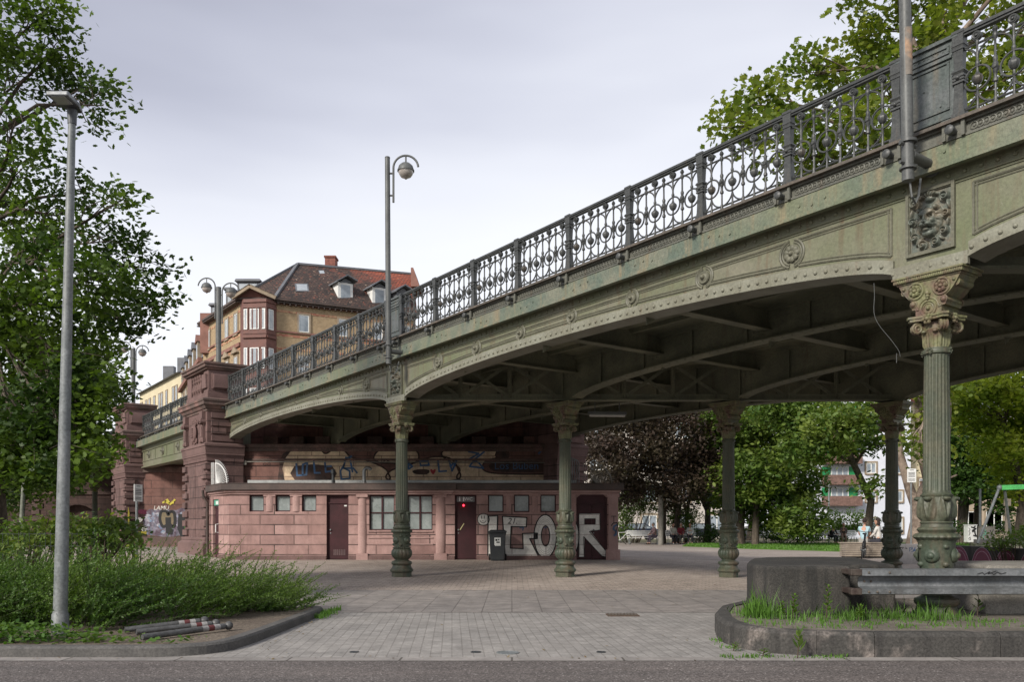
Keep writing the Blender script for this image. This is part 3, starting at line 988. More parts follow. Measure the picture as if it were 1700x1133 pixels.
for y in np.arange(.7, 9, .75): strip(mb, AB, S_HI, lambda s: 4.9 + zt(s) * .4, lambda s: 4.99 + zt(s) * .4, y - .03, y + .03, 8)
mb.build('deck', M['green_dark'], bridge)
mb = MB()
strip(mb, AB - .1, S_HI, lambda s: 5.165 + zt(s), lambda s: 5.2 + zt(s), -.25, YW + .05, 8)
mb.build('deck_edge', M['ledge'], bridge)


# --- cornice band with guilloche, railing -------------------------------------------------------------
BAY = 1.4425


def band_mesh(L, plain=False):
    mb = MB()
    mb.box(0, L, -.47, -.25, -.205, -.045)
    mb.box(0, L, -.5, -.465, -.21, -.185); mb.box(0, L, -.5, -.465, -.07, -.045)
    mb.box(-.105, .105, -.505, -.465, -.21, -.03)                 # block under the post, with its framed knob
    for x in (-.1, .1): mb.box(x - .018, x + .018, -.53, -.5, -.205, -.045)
    mb.tube([(0, -.50, -.14), (0, -.56, -.14), (0, -.57, -.14), (0, -.62, -.14), (0, -.635, -.14)], [.036, .036, .05, .05, .03], 10, mi=1)
    if not plain:
        n = int((L - .3) / .062)
        for i in range(n):
            x = .16 + (L - .32) * (i + .5) / n
            mb.ring((x, -.475, -.128), .036, .009, (0, -1, 0), 12, 5); mb.dome((x, -.47, -.128), (0, -1, 0), .018, .016, 6, 2)
    return mb


def ledge_mesh(L):
    mb = MB()
    mb.box(0, L, -.56, -.2, -.045, -.01); mb.box(0, L, -.52, -.22, -.01, .01)
    return mb


def bay_mesh(L):
    mb = MB(); y = 0
    for z, r in ((.115, .013), (.80, .013)): mb.tube([(.05, y, z), (L - .05, y, z)], r, 6)
    mb.box(.0, L, -.045, .045, .965, 1.0); mb.box(0, L, -.03, .03, .94, .965)
    st = L / 4
    A = [st * (.5 + k) for k in range(4)]; B = [st * (1 + k) for k in range(3)]
    rad = st / 2
    for x in A:
        mb.lathe([(.022, .035), (.03, .05), (.02, .08), (.013, .12), (.012, .28), (.02, .295), (.012, .31), (.014, .345), (.034, .36), (.05, .39), (.058, .42), (.05, .445), (.03, .46), (.02, .475), (.013, .5), (.012, .55), (.022, .57), (.022, .595), (.014, .61), (.012, .78), (.02, .80), (.018, .82), (.024, .845)], 8, (x, y, 0))
        mb.ring((x, y, .42), .132, .0125, (0, 1, 0), 22, 6)
        mb.disc((x, -.022, .885), (0, 1, 0), .05, .044, 14); mb.ring((x, -.022, .885), .034, .009, (0, 1, 0), 12, 5)
        mb.dome((x, -.022, .885), (0, -1, 0), .017, .02, 8, 2)
        mb.box(x - .012, x + .012, -.012, .012, .93, .945)
    for x in B:
        mb.lathe([(.016, .035), (.03, .05), (.03, .075), (.018, .1), (.022, .13), (.013, .15), (.012, .29), (.026, .305), (.026, .33), (.016, .35), (.018, .4), (.03, .42), (.03, .5), (.018, .52), (.024, .545), (.024, .57), (.013, .59), (.012, .76), (.026, .785), (.026, .82), (.016, .84), (.03, .87), (.02, .9), (.003, .92)], 8, (x, y, 0))
        mb.dome((x, -.024, .46), (0, -1, 0), .03, .02, 8, 2)
        mb.ring((x, y, .62), rad, .0115, (0, -1, 0), 16, 6, 0, PI, (1, 0, 0)); mb.ring((x, y, .295), rad, .0115, (0, -1, 0), 16, 6, PI, 2 * PI, (1, 0, 0))
    for x0, a, b in ((0, 0, PI / 2), (L, PI / 2, PI)):
        mb.ring((x0, y, .62), rad, .0115, (0, -1, 0), 8, 6, a, b, (1, 0, 0)); mb.ring((x0, y, .295), rad, .0115, (0, -1, 0), 8, 6, a + PI if x0 else 3 * PI / 2, b + PI if x0 else 2 * PI, (1, 0, 0))
    if True:
        pass
    return mb


def post_mesh():
    mb = MB()

    def pr(z0, z1, w0, w1): mb.frus(-w0, w0, -w0 * .8, w0 * .8, z0, -w1, w1, -w1 * .8, w1 * .8, z1)
    pr(.03, .1, .075, .07); pr(.1, .13, .06, .058); pr(.13, .43, .056, .043)
    for z in (.43, .465, .5): pr(z, z + .022, .062, .062); pr(z + .022, z + .035, .05, .05)
    pr(.535, .56, .05, .07); pr(.56, .585, .07, .056); pr(.585, .80, .043, .052)
    pr(.80, .825, .062, .062); pr(.825, .85, .052, .06); pr(.85, .875, .066, .066); pr(.875, .985, .056, .06); pr(.985, 1.02, .068, .062)
    mb.dome((0, -.045, .49), (0, -1, 0), .026, .03, 8, 3)
    return mb


def panel_mesh(L):
    mb = MB()
    mb.box(.05, L - .05, -.02, .02, .13, .96); mb.box(0, L, -.05, .05, .96, 1.0)
    mb.box(.05, L - .05, -.03, .03, .09, .14); mb.box(.05, .2, -.02, .02, .035, .1); mb.box(L - .2, L - .05, -.02, .02, .035, .1)
    for z0, z1 in ((.2, .72), (.83, .9)):
        for x in (.11, L - .11): mb.box(x - .012, x + .012, -.036, -.018, z0, z1)
        for z in (z0, z1): mb.box(.098, L - .098, -.036, -.018, z - .012, z + .012)
    mb.box(.07, L - .07, -.045, -.018, .755, .785)
    for i in range(9): mb.ring((.14 + (L - .28) * i / 8, -.02, .865), .022, .007, (0, -1, 0), 8, 4)
    for x, z in ((.18, .28), (.5, .26), (.32, .5)): mb.dome((x, -.02, z), (0, -1, 0), .012, .014, 6, 2)
    return mb


PM = mat('panel_iron', (.10, .11, .11), .45, 0, (.07, .085, .08), 4, .4, .6, .3, 30, .004, (.13, .11, .08), (.55, .8))
RME = {}
for nm, bm, mt, sms in (('railing_bay', bay_mesh(BAY), 'iron', 40), ('railing_post', post_mesh(), 'iron', 0), ('railing_panel', panel_mesh(.7), None, 0), ('guilloche_band', band_mesh(BAY), 'ledge2', 40), ('plain_band', band_mesh(.7, True), 'ledge2', 40), ('ledge', ledge_mesh(BAY), 'ledge', 0)):
    me = bm.mesh(nm, False)
    M.setdefault('ledge2', mat('band_paint', (.115, .115, .095), .5, 0, (.085, .088, .075), 3, .4, .62, .25, 30, .004, (.09, .06, .04), (.58, .8)))
    me.materials.append(M[mt] if mt else PM)
    if len(set(bm.m)) > 1: me.materials.append(M['iron']); me.polygons.foreach_set('material_index', bm.m)
    if sms: me.shade_smooth(); me.set_sharp_from_angle(angle=R(sms))
    RME[nm] = me
ZR = 5.38


RY = -.18


def rput(nm, s, root, sx=1.0, y=0.0):
    o = bpy.data.objects.new(nm, RME[nm]); COL.objects.link(o); o.parent = root
    o.location = (s, y, ZR + zt(s)); o.rotation_euler = (0, -SL, 0); o.scale = (sx, 1, .955 if nm.startswith('railing') else 1)
    return o


def rail_run(s0, n, L, root, post_first=True, last=True):
    for i in range(n):
        s = s0 + i * L
        rput('railing_bay', s, root, L / BAY, RY); rput('guilloche_band', s, root, L / BAY, .19); rput('ledge', s, root, L / BAY, .19)
        if post_first or i: rput('railing_post', s, root, 1, RY)
    if last: rput('railing_post', s0 + n * L, root, 1, RY)


def rail_panel(s, root):
    rput('railing_panel', s, root, 1, RY); rput('plain_band', s, root, 1, .19); rput('ledge', s, root, .7 / BAY, .19)


rail_run(AB + .1, 8, (-.35 - AB - .1) / 8, bridge); rail_panel(-.35, bridge)
rail_run(.35, 8, BAY, bridge); rail_panel(SP - .35, bridge)
rail_run(SP + .35, 4, BAY, bridge)

# far end of the row: the span over the street, between the two stone piers
span2 = thing('street_span', 'flat green girder span over the street between the two stone piers', 'bridge span', F0, RZ)
SA, SB = -23.45, -14.2
mb = MB()
strip(mb, SA, SB, lambda s: 3.80, lambda s: 4.98 + zt(s), -.2, -.16, 4)
strip(mb, SA, SB, lambda s: 3.78, lambda s: 3.83, -.28, .1, 4); strip(mb, SA, SB, lambda s: 4.06, lambda s: 4.09, -.225, -.2, 4)
strip(mb, SA, SB, lambda s: 4.72 + zt(s), lambda s: 4.92 + zt(s), -.24, -.2, 4)
for k in range(5):
    s = SA + (SB - SA) * (k + .5) / 5
    for x in (-.55, .55): mb.box(s + x - .02, s + x + .02, -.22, -.2, 4.09, 4.5 )
mb.build('girder', M['green'], span2)
mb = MB()
strip(mb, SA, SB, lambda s: 4.905 + zt(s), lambda s: 5.17 + zt(s), -.48, -.2, 4)
mb.build('fascia_plate', M['fascia'], span2)
mb = MB()
strip(mb, SA, SB, lambda s: 3.95, lambda s: 5.3 + zt(s), -.15, 9.3, 4)
mb.build('deck', M['green_dark'], span2)
for k in range(4):
    me = RM[list(RM)[0]]
    o = bpy.data.objects.new('rosette', me); COL.objects.link(o); o.parent = span2; o.location = (SA + (SB - SA) * (k + .5) / 4, -.2, 4.32); o.scale = (1.3, 2.2, 1.3)
rail_run(SA + .05, 6, (SB - SA - .1) / 6, span2)

span3 = thing('far_span', 'shaded green bridge span beyond the second stone pier, under the leaves', 'bridge span', F0, RZ)
SA, SB = -40.0, -26.3
mb = MB()
ar3 = lambda s: 3.7 + .75 * math.sqrt(max(0, 1 - ((s - (-31.0 if s > -35.6 else -40)) / 4.55) ** 2))
strip(mb, SA, SB, ar3, lambda s: 4.8 + zt(s), -.2, -.16, 60)
strip(mb, SA, SB, lambda s: 4.8 + zt(s), lambda s: 5.2 + zt(s), -.45, -.16, 4)
mb.build('girder', M['green_dark'], span3)
mb = MB(); strip(mb, SA, SB, lambda s: 4.7, lambda s: 5.3 + zt(s), -.15, 9.3, 4)
mb.build('deck', M['green_dark'], span3)
rail_run(SA, 9, (SB - SA) / 9, span3)
c = bpy.data.objects.new('column', None); COL.objects.link(c); c.parent = span3; c.location = (-35.5, 0, .25)
for me, nm, mt in COLM:
    o = bpy.data.objects.new(nm, me); COL.objects.link(o); o.parent = c; o.scale = (1, 1, .9)

# pipe of a cable and a strip light under the deck
mb = MB()
pl = BL(SP - .55, -.33, 3.97)
pts = []
for i in range(15):
    t = i / 14
    pts.append(Vector((pl.x + .02 * math.sin(9 * t) + .28 * t ** 1.6 - .06 * math.sin(PI * t), pl.y, pl.z - .78 * t)))
pts += [pts[-1] + Vector((.012, 0, -.06)), pts[-1] + Vector((-.03, 0, -.02)), pts[-1] + Vector((-.03, 0, -.13))]
mb.tube(pts, .0035, 5)
tag(mb.build('loose_cable', M['lamp_grey']), 'thin loose grey cable hanging from the console of the near column', 'cable')
lt = thing('strip_light', 'long tube light fixed under the bridge deck', 'light fitting', tuple(W(1008, 688, 20.0)), R(5))
mb = MB(); mb.box(-.45, .45, -.06, .06, -.01, .05); mb.box(-.3, -.28, -.01, .01, .05, .42); mb.box(.28, .3, -.01, .01, .05, .42); mb.build('housing', M['lamp_grey'], lt)
mb = MB(); mb.tube([(-.42, 0, -.03), (.42, 0, -.03)], .035, 8); mb.build('tube', M['lens'], lt)
# ================================================================== STONE PIERS, ABUTMENTS, KIOSK
def pier_parts(root):
    L, y0, y1 = 2.6, -.89, .32

    def stp(mb, o, z0, z1, o1=None):
        o1 = o if o1 is None else o1
        mb.frus(-L - o, o, y0 - o, y1 + o * .2, z0, -L - o1, o1, y0 - o1, y1 + o1 * .2, z1)
    b = MB(); stp(b, .2, -.1, .62); stp(b, .2, .62, .72, .08); stp(b, .1, .72, .82)
    b.build('plinth', M['stone_pl'], root, bevel=.015)
    s = MB(); s.box(-L, 0, y0, y1, .8, 5.1)
    for z in (3.36,): stp(s, .04, z, z + .1)
    s.box(-1.36, -1.33, y0 - .012, y0, .82, 3.36)
    n = 0
    for i in range(8):                                            # bossed quoins of the lower shaft
        z = .86 + i * .315; w = .34 if i % 2 else .5
        for xa, xb in ((-w, .07), (-L - .07, -L + w)):
            s.frus(xa, xb, y0 - .01, y0 + .3, z, xa, xb, y0 - .01, y0 + .3, z + .235)
            s.frus(xa + .01, xb - .01 if xb > 0 else xb - .01, y0 - .08, y0, z + .02, xa + .01, xb - .01, y0 - .08, y0, z + .215)
        s.box(-.02, .075, y0 - .075, y0 + w * 1.1, z + .015, z + .22)
    for i in range(4):                                            # upper blocks on the end face
        z = 4.02 + i * .255
        s.box(-.02, .06, y0 + .13, (y1 - .06 if i % 2 == 0 else y0 + .62), z, z + .185)
    s.build('shaft', M['stone'], root, bevel=.022, seg=2)
    c = MB()
    stp(c, .03, 3.46, 3.56, .06); stp(c, .08, 3.56, 3.62); stp(c, .07, 3.62, 3.84, .1); stp(c, .12, 3.84, 3.92); stp(c, .11, 3.92, 3.97, .04)
    c.build('string_course', M['stone_pl'], root, bevel=.01)
    c = MB()
    stp(c, .03, 5.0, 5.08); stp(c, .06, 5.08, 5.2, .13); stp(c, .17, 5.2, 5.32); stp(c, .19, 5.32, 5.4, .2); stp(c, .18, 5.4, 5.45, .05)
    c.build('cornice', M['stone_bk'], root, bevel=.012)
    p = MB()
    p.box(-L + .1, -.02, y0 + .02, y1, 5.42, 5.66); p.box(-.55, -.06, y0 + .05, y1 - .04, 5.66, 6.4); p.box(-L + .12, -L + .6, y0 + .05, y1 - .04, 5.66, 6.4); p.box(-L + .6, -.55, y0 + .25, y1 - .1, 5.66, 6.36)
    for k in range(4):
        x = -L + .74 + k * .26
        p.lathe([(.05, 5.66), (.085, 5.7), (.05, 5.74), (.1, 5.86), (.085, 5.98), (.045, 6.1), (.08, 6.16), (.06, 6.22), (.09, 6.3), (.09, 6.36)], 10, (x, y0 + .14, 0))
    p.frus(-.06, 0, y0 + .16, y1 - .17, 5.75, -.06, 0, y0 + .16, y1 - .17, 6.28)
    p.frus(-.01, .06, y0 + .2, y1 - .21, 5.79, -.01, .06, y0 + .2, y1 - .21, 6.24)
    p.frus(-.52, -.1, y0 - .02, y0 + .06, 5.78, -.5, -.12, y0 - .04, y0 + .06, 6.26)
    p.build('parapet', M['stone_pl'], root, bevel=.014)
    c = MB(); o = .0
    c.box(-L + .06, .02, y0 - .03, y1 + .02, 6.40, 6.46); c.box(-L - .02, .09, y0 - .1, y1 + .08, 6.46, 6.56); c.box(-L - .05, .13, y0 - .14, y1 + .1, 6.56, 6.64); c.frus(-L - .05, .13, y0 - .14, y1 + .1, 6.64, -L + .2, -.15, y0 + .15, y1 - .15, 6.69)
    c.build('coping', M['stone_bk'], root, bevel=.012)
    for x in (-.32, -L + .32):                                    # pilasters with volutes, the shield between them
        a = MB()
        a.box(x - .18, x + .18, y0 - .1, y0, 3.98, 4.12); a.box(x - .13, x + .13, y0 - .1, y0, 4.12, 4.56); a.box(x - .09, x + .09, y0 - .12, y0 - .1, 4.16, 4.5)
        for dx in (-.12, .12):
            a.tube([(x + dx, y0 - .18, 4.66), (x + dx, y0, 4.66)], .075, 12); a.ball((x + dx, y0 - .18, 4.66), .03, 8, 4)
        a.box(x - .16, x + .16, y0 - .15, y0, 4.71, 4.77); a.box(x - .15, x + .15, y0 - .12, y0, 4.77, 5.02)
        a.ball((x, y0 - .1, 4.02), .07, 8, 6)
        a.build('pilaster', M['stone_pl'], root, smooth=40)
    a = MB()
    a.ball((-L / 2, y0 - .02, 4.36), .34, 20, 12, (.62, .4, 1)); a.ring((-L / 2, y0 - .07, 4.36), .26, .04, (0, 1, 0), 24, 6)
    for dx, z, r in ((-.16, 4.72, .1), (.16, 4.72, .1), (-.22, 4.1, .09), (.22, 4.1, .09), (0, 4.78, .09), (0, 4.02, .08)):
        a.ring((-L / 2 + dx, y0 - .04, z), r * .75, r * .33, (0, 1, 0), 14, 6); a.ball((-L / 2 + dx, y0 - .05, z), r * .4, 8, 6)
    for k in range(5): a.box(-L / 2 - .12, -L / 2 + .12, y0 - .165, y0 - .13, 4.22 + k * .07, 4.245 + k * .07)
    a.build('shield_relief', M['stone_pl'], root, smooth=40)


def gp(s, y):
    p = BL(s, y); return (p.x, p.y, 0)


pier = thing('stone_pier', 'red sandstone pier with shield relief at the near end of the street gap', 'stone pier', gp(AB, 0), RZ)
pier_parts(pier)
for s, y, flip, lb in ((-23.5, 0, 1, 'second red sandstone pier farther back, half covered by leaves'), (AB + 6.54, 8.97, -1, 'red sandstone pier at the far right corner behind the kiosk roof')):
    r = copy_tree(pier); r.location = gp(s, y); r.scale = (1, flip, 1); r['label'] = lb
    if flip < 0:
        for ch in r.children:
            if ch.name.startswith('shield'): pass
for o in list(COL.objects):
    if o.name.startswith('stone_pier'): o['group'] = 'sandstone piers of the bridge'

gp2 = [o for o in COL.objects if o.get('label', '').startswith('second red sandstone')][0]
for nm, mt, lst in (('magenta_patch', 'magenta', ((-.55, .25, 1.72, 1.95),)), ('white_patch', 'wpaint', ((-.5, -.2, 1.35, 1.6), (.2, .5, 1.3, 1.5), (-.3, 0, .95, 1.15))), ('blue_patch', 'bluespray', ((.3, .9, 1.35, 1.62), (.35, .8, .85, 1.0))), ('yellow_patch', 'yellow', ((-.4, .05, .8, 1.0), (-.84, -.76, .9, 2.1)))):
    mb = MB()
    for y0_, y1_, z0_, z1_ in lst:
        n_ = 9; c_ = ((y0_ + y1_) / 2, (z0_ + z1_) / 2); rr = random.Random(int(z0_ * 99))
        mb.prism([(c_[0] + (y1_ - y0_) / 2 * math.cos(2 * PI * q / n_) * rr.uniform(.75, 1.1), c_[1] + (z1_ - z0_) / 2 * math.sin(2 * PI * q / n_) * rr.uniform(.7, 1.1)) for q in range(n_)], (.078, 0, 0), (0, 1, 0), (0, 0, 1), (.004, 0, 0))
    mb.build(nm, M[mt], gp2)

# --- abutment wall with the sprayed ledge -------------------------------------------------------------
abw = thing('abutment_wall', 'dark red sandstone wall with cream and blue graffiti above the kiosk roof', 'wall', (-9.2, 29.2, 0))
mb = MB()
mb.box(.0, 11.0, 0, 2.3, -.1, 3.98)
mb.box(.0, 11.0, .95, 2.3, 3.98, 5.1)
mb.build('wall', M['stone_dk'], abw)
mb = MB()
mb.box(.0, 11.0, -.12, .4, 3.86, 3.99); mb.box(.0, 11.0, -.07, .1, 3.74, 3.86); mb.box(.0, 11.0, -.03, .1, 3.42, 3.5)
for k in range(12): mb.box(.6 + k * .9, 1.1 + k * .9, .4, .9, 3.99, 4.3)
for x, z, w in ((-.62, 3.02, .52), (-.62, 2.64, .75)): mb.box(x, x + w, -.13, .05, z, z + .28)
mb.build('mouldings', M['stone_bk'], abw, bevel=.01)
AY = 29.2


def pa(px, py):                                                    # photo point on the abutment wall -> wall frame (x, z)
    return ((px - CX) * AY / F + 9.2, H + (HZ - py) * AY / F)


def blob(mb, pts, y, thick=.004, n=6, closed=True, o=(0, 0, 0)):        # smooth closed outline -> thin slab of paint
    P = [Vector((a, b)) for a, b in pts]; out = []
    m = len(P)
    for i in range(m):
        p0, p1, p2, p3 = P[i - 1], P[i], P[(i + 1) % m], P[(i + 2) % m]
        for k in range(n):
            t = k / n
            out.append(.5 * ((2 * p1) + (p2 - p0) * t + (2 * p0 - 5 * p1 + 4 * p2 - p3) * t * t + (3 * p1 - p0 - 3 * p2 + p3) * t ** 3))
    q = [(v.x, v.y) for v in out]
    mb.prism(q, (0, y, 0), (1, 0, 0), (0, 0, 1), (0, -thick, 0))
    return q


def line(mb, pts, w, y, thick=.004):                              # sprayed stroke
    P = [Vector(p) for p in pts]
    for i in range(len(P) - 1):
        p, q = P[i], P[i + 1]; d = (q - p)
        if d.length < 1e-6: continue
        d.normalize(); nrm = Vector((-d.y, d.x)) * w / 2; e = d * w * .3
        mb.prism([tuple(p - e + nrm), tuple(p - e - nrm), tuple(q + e - nrm), tuple(q + e + nrm)], (0, y - .0004 * (i % 3), 0), (1, 0, 0), (0, 0, 1), (0, -thick, 0))


def C7(x, y): return pa(440 + x / 3.269, 720 + y / 3.269)


cr = MB(); dk = MB(); bl = MB()
shapes = [[(85, 150), (120, 105), (200, 82), (290, 85), (330, 110), (380, 82), (430, 95), (470, 130), (560, 150), (640, 185), (668, 215), (655, 258), (400, 258), (140, 258), (105, 258), (92, 200)],
          [(590, 130), (640, 85), (800, 85), (835, 130), (800, 165), (700, 165), (620, 158)],
          [(680, 205), (800, 165), (900, 130), (1000, 135), (1045, 190), (1030, 255), (690, 258)],
          [(960, 120), (1010, 85), (1255, 82), (1260, 130), (1200, 150), (1180, 190), (1230, 215), (1380, 222), (1560, 225), (1570, 258), (1080, 258), (1055, 190)]]
for i, sh in enumerate(shapes):
    q = blob(cr, [C7(*p) for p in sh], -.003 - i * .0012)
    line(dk, q + [q[0]], .055, -.012)
blob(dk, [C7(*p) for p in [(160, 178), (365, 178), (365, 258), (165, 258)]], -.013, n=2)
blob(dk, [C7(*p) for p in [(800, 205), (840, 195), (890, 200), (880, 222), (820, 222)]], -.013)
blob(dk, [C7(*p) for p in [(1230, 160), (1400, 148), (1550, 165), (1545, 205), (1400, 212), (1240, 205)]], -.013, n=3)
blob(dk, [C7(*p) for p in [(1255, 95), (1320, 90), (1320, 140), (1255, 140)]], -.013, n=2)
blob(dk, [C7(*p) for p in [(85, 150), (100, 110), (140, 95), (110, 140), (95, 200), (100, 258), (70, 258)]], -.004)
for s in ([(170, 165), (175, 230), (225, 225), (230, 160), (205, 170), (205, 225)], [(265, 150), (270, 215), (300, 215)], [(325, 155), (330, 210), (370, 205)], [(325, 180), (360, 178)],
          [(430, 170), (410, 205), (415, 250), (460, 245), (460, 205), (430, 190)], [(440, 130), (425, 190), (480, 190), (500, 215)], [(460, 130), (475, 210)], [(470, 125), (445, 135)],
          [(775, 150), (780, 195), (800, 180), (780, 165)], [(840, 150), (845, 175), (890, 172), (885, 150), (850, 150)], [(940, 150), (945, 208), (985, 205)], [(1000, 150), (1015, 205), (1040, 150), (1005, 180)],
          [(1105, 100), (1160, 110), (1110, 140), (1160, 160), (1185, 190), (1110, 180), (1140, 140), (1190, 100)], [(1260, 95), (1320, 90)], [(1465, 95), (1505, 90), (1485, 110)], [(1560, 150), (1580, 165)]):
    line(bl, [C7(*p) for p in s], .06, -.018)
add_text(bl, 'Los Buben', .36, (*[C7(1365, 178)[0]], -.018, C7(1365, 178)[1]), (1, 0, 0), (0, 0, 1))
add_text(dk, 'so', .26, (C7(660, 155)[0], -.018, C7(660, 155)[1]), (1, 0, 0), (0, 0, 1))
add_text(dk, 'oo', .25, (C7(10, 165)[0], -.018, C7(10, 165)[1]), (1, 0, 0), (0, 0, 1))
cr.build('pale_graffiti', M['cream'], abw); dk.build('dark_graffiti', M['dkspray'], abw); bl.build('blue_graffiti', M['bluespray'], abw)
mb = MB(); hx, hz = C7(912, 205)
blob(mb, [(hx, hz - .12), (hx + .09, hz), (hx + .07, hz + .07), (hx, hz + .03), (hx - .07, hz + .07), (hx - .09, hz)], -.018, n=4); mb.build('red_heart', M['redspray'], abw)
mb = MB()                                                         # white conduit
mb.tube([(-.15, -.16, 3.9), (.05, -.16, 3.45), (.12, -.16, 3.38), (11.0, -.05, 3.36)], .018, 6); mb.box(.04, .2, -.2, -.1, 3.28, 3.42)
mb.build('conduit', M['conc_lt'], abw)
mb = MB()
blob(mb, [pa(*p) for p in ((372, 763), (378, 760), (390, 761), (393, 768), (386, 774), (373, 773))], -.16, .004)
mb.build('blue_patch', mat('bright_blue_spray', (.05, .17, .45), .7), abw)

# --- wall and graffiti on the far side of the street --------------------------------------------------
sw = thing('street_wall', 'dark sandstone abutment across the street with colourful graffiti along its foot', 'wall', (-16.6, 38.3, 0))
mb = MB(); mb.box(0, 13, 0, 1.2, 0, 4.9); mb.build('wall', M['stone_dk'], sw)
mb = MB(); mb.box(0, 13, -.18, 0, .1, .72); mb.box(0, 13, -.1, 0, 3.6, 3.85); mb.build('plinth', M['stone_bk'], sw)
SY = 38.3


def ps(px, py): return ((px - CX) * SY / F + 16.6, H + (HZ - py) * SY / F)


def C2(x, y): return ps(120 + x / 4.045, 640 + y / 4.045)


gr = MB()
blob(gr, [C2(*p) for p in ((495, 850), (560, 835), (700, 840), (770, 820), (790, 1000), (500, 1005))], -.003, n=2); gr.build('lilac_ground', mat('lilac_spray', (.2, .18, .22), .8, 0, (.09, .06, .08), 3, .4, .6, .4, 8, 0, (.14, .2, .26), (.5, .7)), sw)
gr = MB(); rng = random.Random(4)
for k in range(26):
    x, y = rng.uniform(500, 770), rng.uniform(850, 995); w, h = rng.uniform(6, 22), rng.uniform(5, 14)
    blob(gr, [C2(x - w, y), C2(x, y - h), C2(x + w, y + 2), C2(x + 2, y + h)], -.008 - .0005 * (k % 7), n=3)
gr.build('pale_graffiti', mat('mixed_spray', (.34, .33, .36), .8, 0, (.12, .2, .3), 2.5, .42, .6, .3, 9, 0, (.2, .06, .12), (.5, .68)), sw)
gr = MB()
add_text(gr, 'LAMU', .26, (C2(600, 826)[0], -.02, C2(600, 826)[1]), (1, 0, 0), (0, 0, 1), shear=.2)
gr.build('white_tag', M['wpaint'], sw)
gr = MB(); q = blob(gr, [C2(*p) for p in ((590, 900), (600, 850), (635, 850), (645, 870), (660, 850), (685, 860), (690, 920), (680, 950), (650, 935), (610, 950))], -.014); gr.build('beige_graffiti', M['beige'], sw)
gr = MB(); line(gr, q + [q[0]], .12, -.019); line(gr, [C2(645, 900), C2(648, 980), C2(665, 985)], .25, -.019)
line(gr, [C2(735, 880), C2(730, 960), C2(745, 1000)], .3, -.019); gr.build('black_graffiti', M['black'], sw)
gr = MB(); blob(gr, [C2(760, 905), C2(790, 900), C2(790, 960), C2(750, 960)], -.016, n=3); gr.build('green_graffiti', M['gspray'], sw)
gr = MB(); blob(gr, [C2(750, 960), C2(790, 960), C2(785, 1000), C2(740, 1000)], -.016, n=3)
for s in ([(610, 790), (640, 770), (660, 800), (690, 770)], [(625, 780), (650, 795), (680, 790)]): line(gr, [C2(*p) for p in s], .08, -.02)
gr.build('yellow_graffiti', M['yellow'], sw)

# stone wall with a blind arch far left, behind the trees
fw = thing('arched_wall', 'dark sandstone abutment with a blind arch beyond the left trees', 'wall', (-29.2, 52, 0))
mb = MB()
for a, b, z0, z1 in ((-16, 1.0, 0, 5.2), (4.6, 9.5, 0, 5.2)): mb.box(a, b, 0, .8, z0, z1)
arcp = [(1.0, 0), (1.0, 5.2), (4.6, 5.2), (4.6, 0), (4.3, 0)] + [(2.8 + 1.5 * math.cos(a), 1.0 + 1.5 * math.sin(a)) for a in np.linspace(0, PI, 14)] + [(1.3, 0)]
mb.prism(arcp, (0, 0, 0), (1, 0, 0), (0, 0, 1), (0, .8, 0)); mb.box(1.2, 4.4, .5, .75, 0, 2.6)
mb.build('wall', brick('shaded_sandstone', (.07, .043, .037), (.05, .032, .028), (.03, .022, .02), .95, .36, .012, .5, .95, .015, .25), fw)  # sandstone darkened: the shade of the leaves is painted into its colour
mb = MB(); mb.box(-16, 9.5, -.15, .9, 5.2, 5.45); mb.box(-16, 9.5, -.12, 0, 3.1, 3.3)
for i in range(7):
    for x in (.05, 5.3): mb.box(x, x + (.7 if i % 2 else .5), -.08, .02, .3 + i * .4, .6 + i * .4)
mb.build('coping_and_quoins', mat('shaded_block', (.075, .05, .044), .95, 0, (.11, .07, .06), 2, .45, .65, .3, 20, .01), fw, bevel=.02)  # coping and quoins carry the same foliage shade in their base colour

# --- the kiosk -----------------------------------------------------------------------------------------
KY = 26.5; KZ = .15
kiosk = thing('toilet_kiosk', 'low pink sandstone kiosk with dark doors and small windows under the bridge', 'kiosk', (0, KY, 0))


def kx(px): return (px - CX) * KY / F


def kz(py): return H + (HZ - py) * KY / F


ZT = kz(822)
OPEN = [(414, 438, 823, 850, 'w'), (457, 482, 823, 850, 'w'), (501, 525, 823, 850, 'w'), (542, 578.5, 822, 931, 'd'), (613, 655, 823, 881, 'W'), (676, 718, 823, 881, 'W'), (755, 791, 822, 931, 'd'),
        (810, 836, 822, 851, 'w'), (853, 879, 822, 851, 'w'), (897, 923, 822, 851, 'w'), (957, 1008, 822, 931, 'D')]
mb = MB(); XL, XR = kx(380), kx(1024)
D0 = .32
xs = XL
for a, b, t, bt, k in OPEN:
    a, b = kx(a), kx(b)
    mb.box(xs, a, 0, D0, KZ - .1, ZT)
    if k in 'wW': mb.box(a, b, 0, D0, KZ - .1, kz(bt))
    xs = b
mb.box(xs, XR, 0, D0, KZ - .1, ZT)
UD = (-.5892, .808)                                                # end wall runs back along the bridge
PL = (XL + UD[0] * 2.0, UD[1] * 2.0)                               # its far end (kiosk frame)
DL = (-UD[0], -UD[1])
sd0, sd1 = 1.02, 1.6                                               # door in the end wall (from the far end)
for a, b in ((0, 2.0 - sd1), (2.0 - sd0, 2.0)): mb.fbox(PL, DL, a, b, -D0, 0, KZ - .1, ZT)
mb.fbox(PL, DL, 2 - sd1, 2 - sd0, -D0, 0, kz(828), ZT)
mb.box(XR - D0, XR, D0, 2.7, KZ - .1, ZT)
mb.box(XL + .2, XR - D0, 2.4, 2.68, KZ - .1, ZT)
mb.build('wall', M['kiosk'], kiosk)
mb = MB()                                                         # plinth
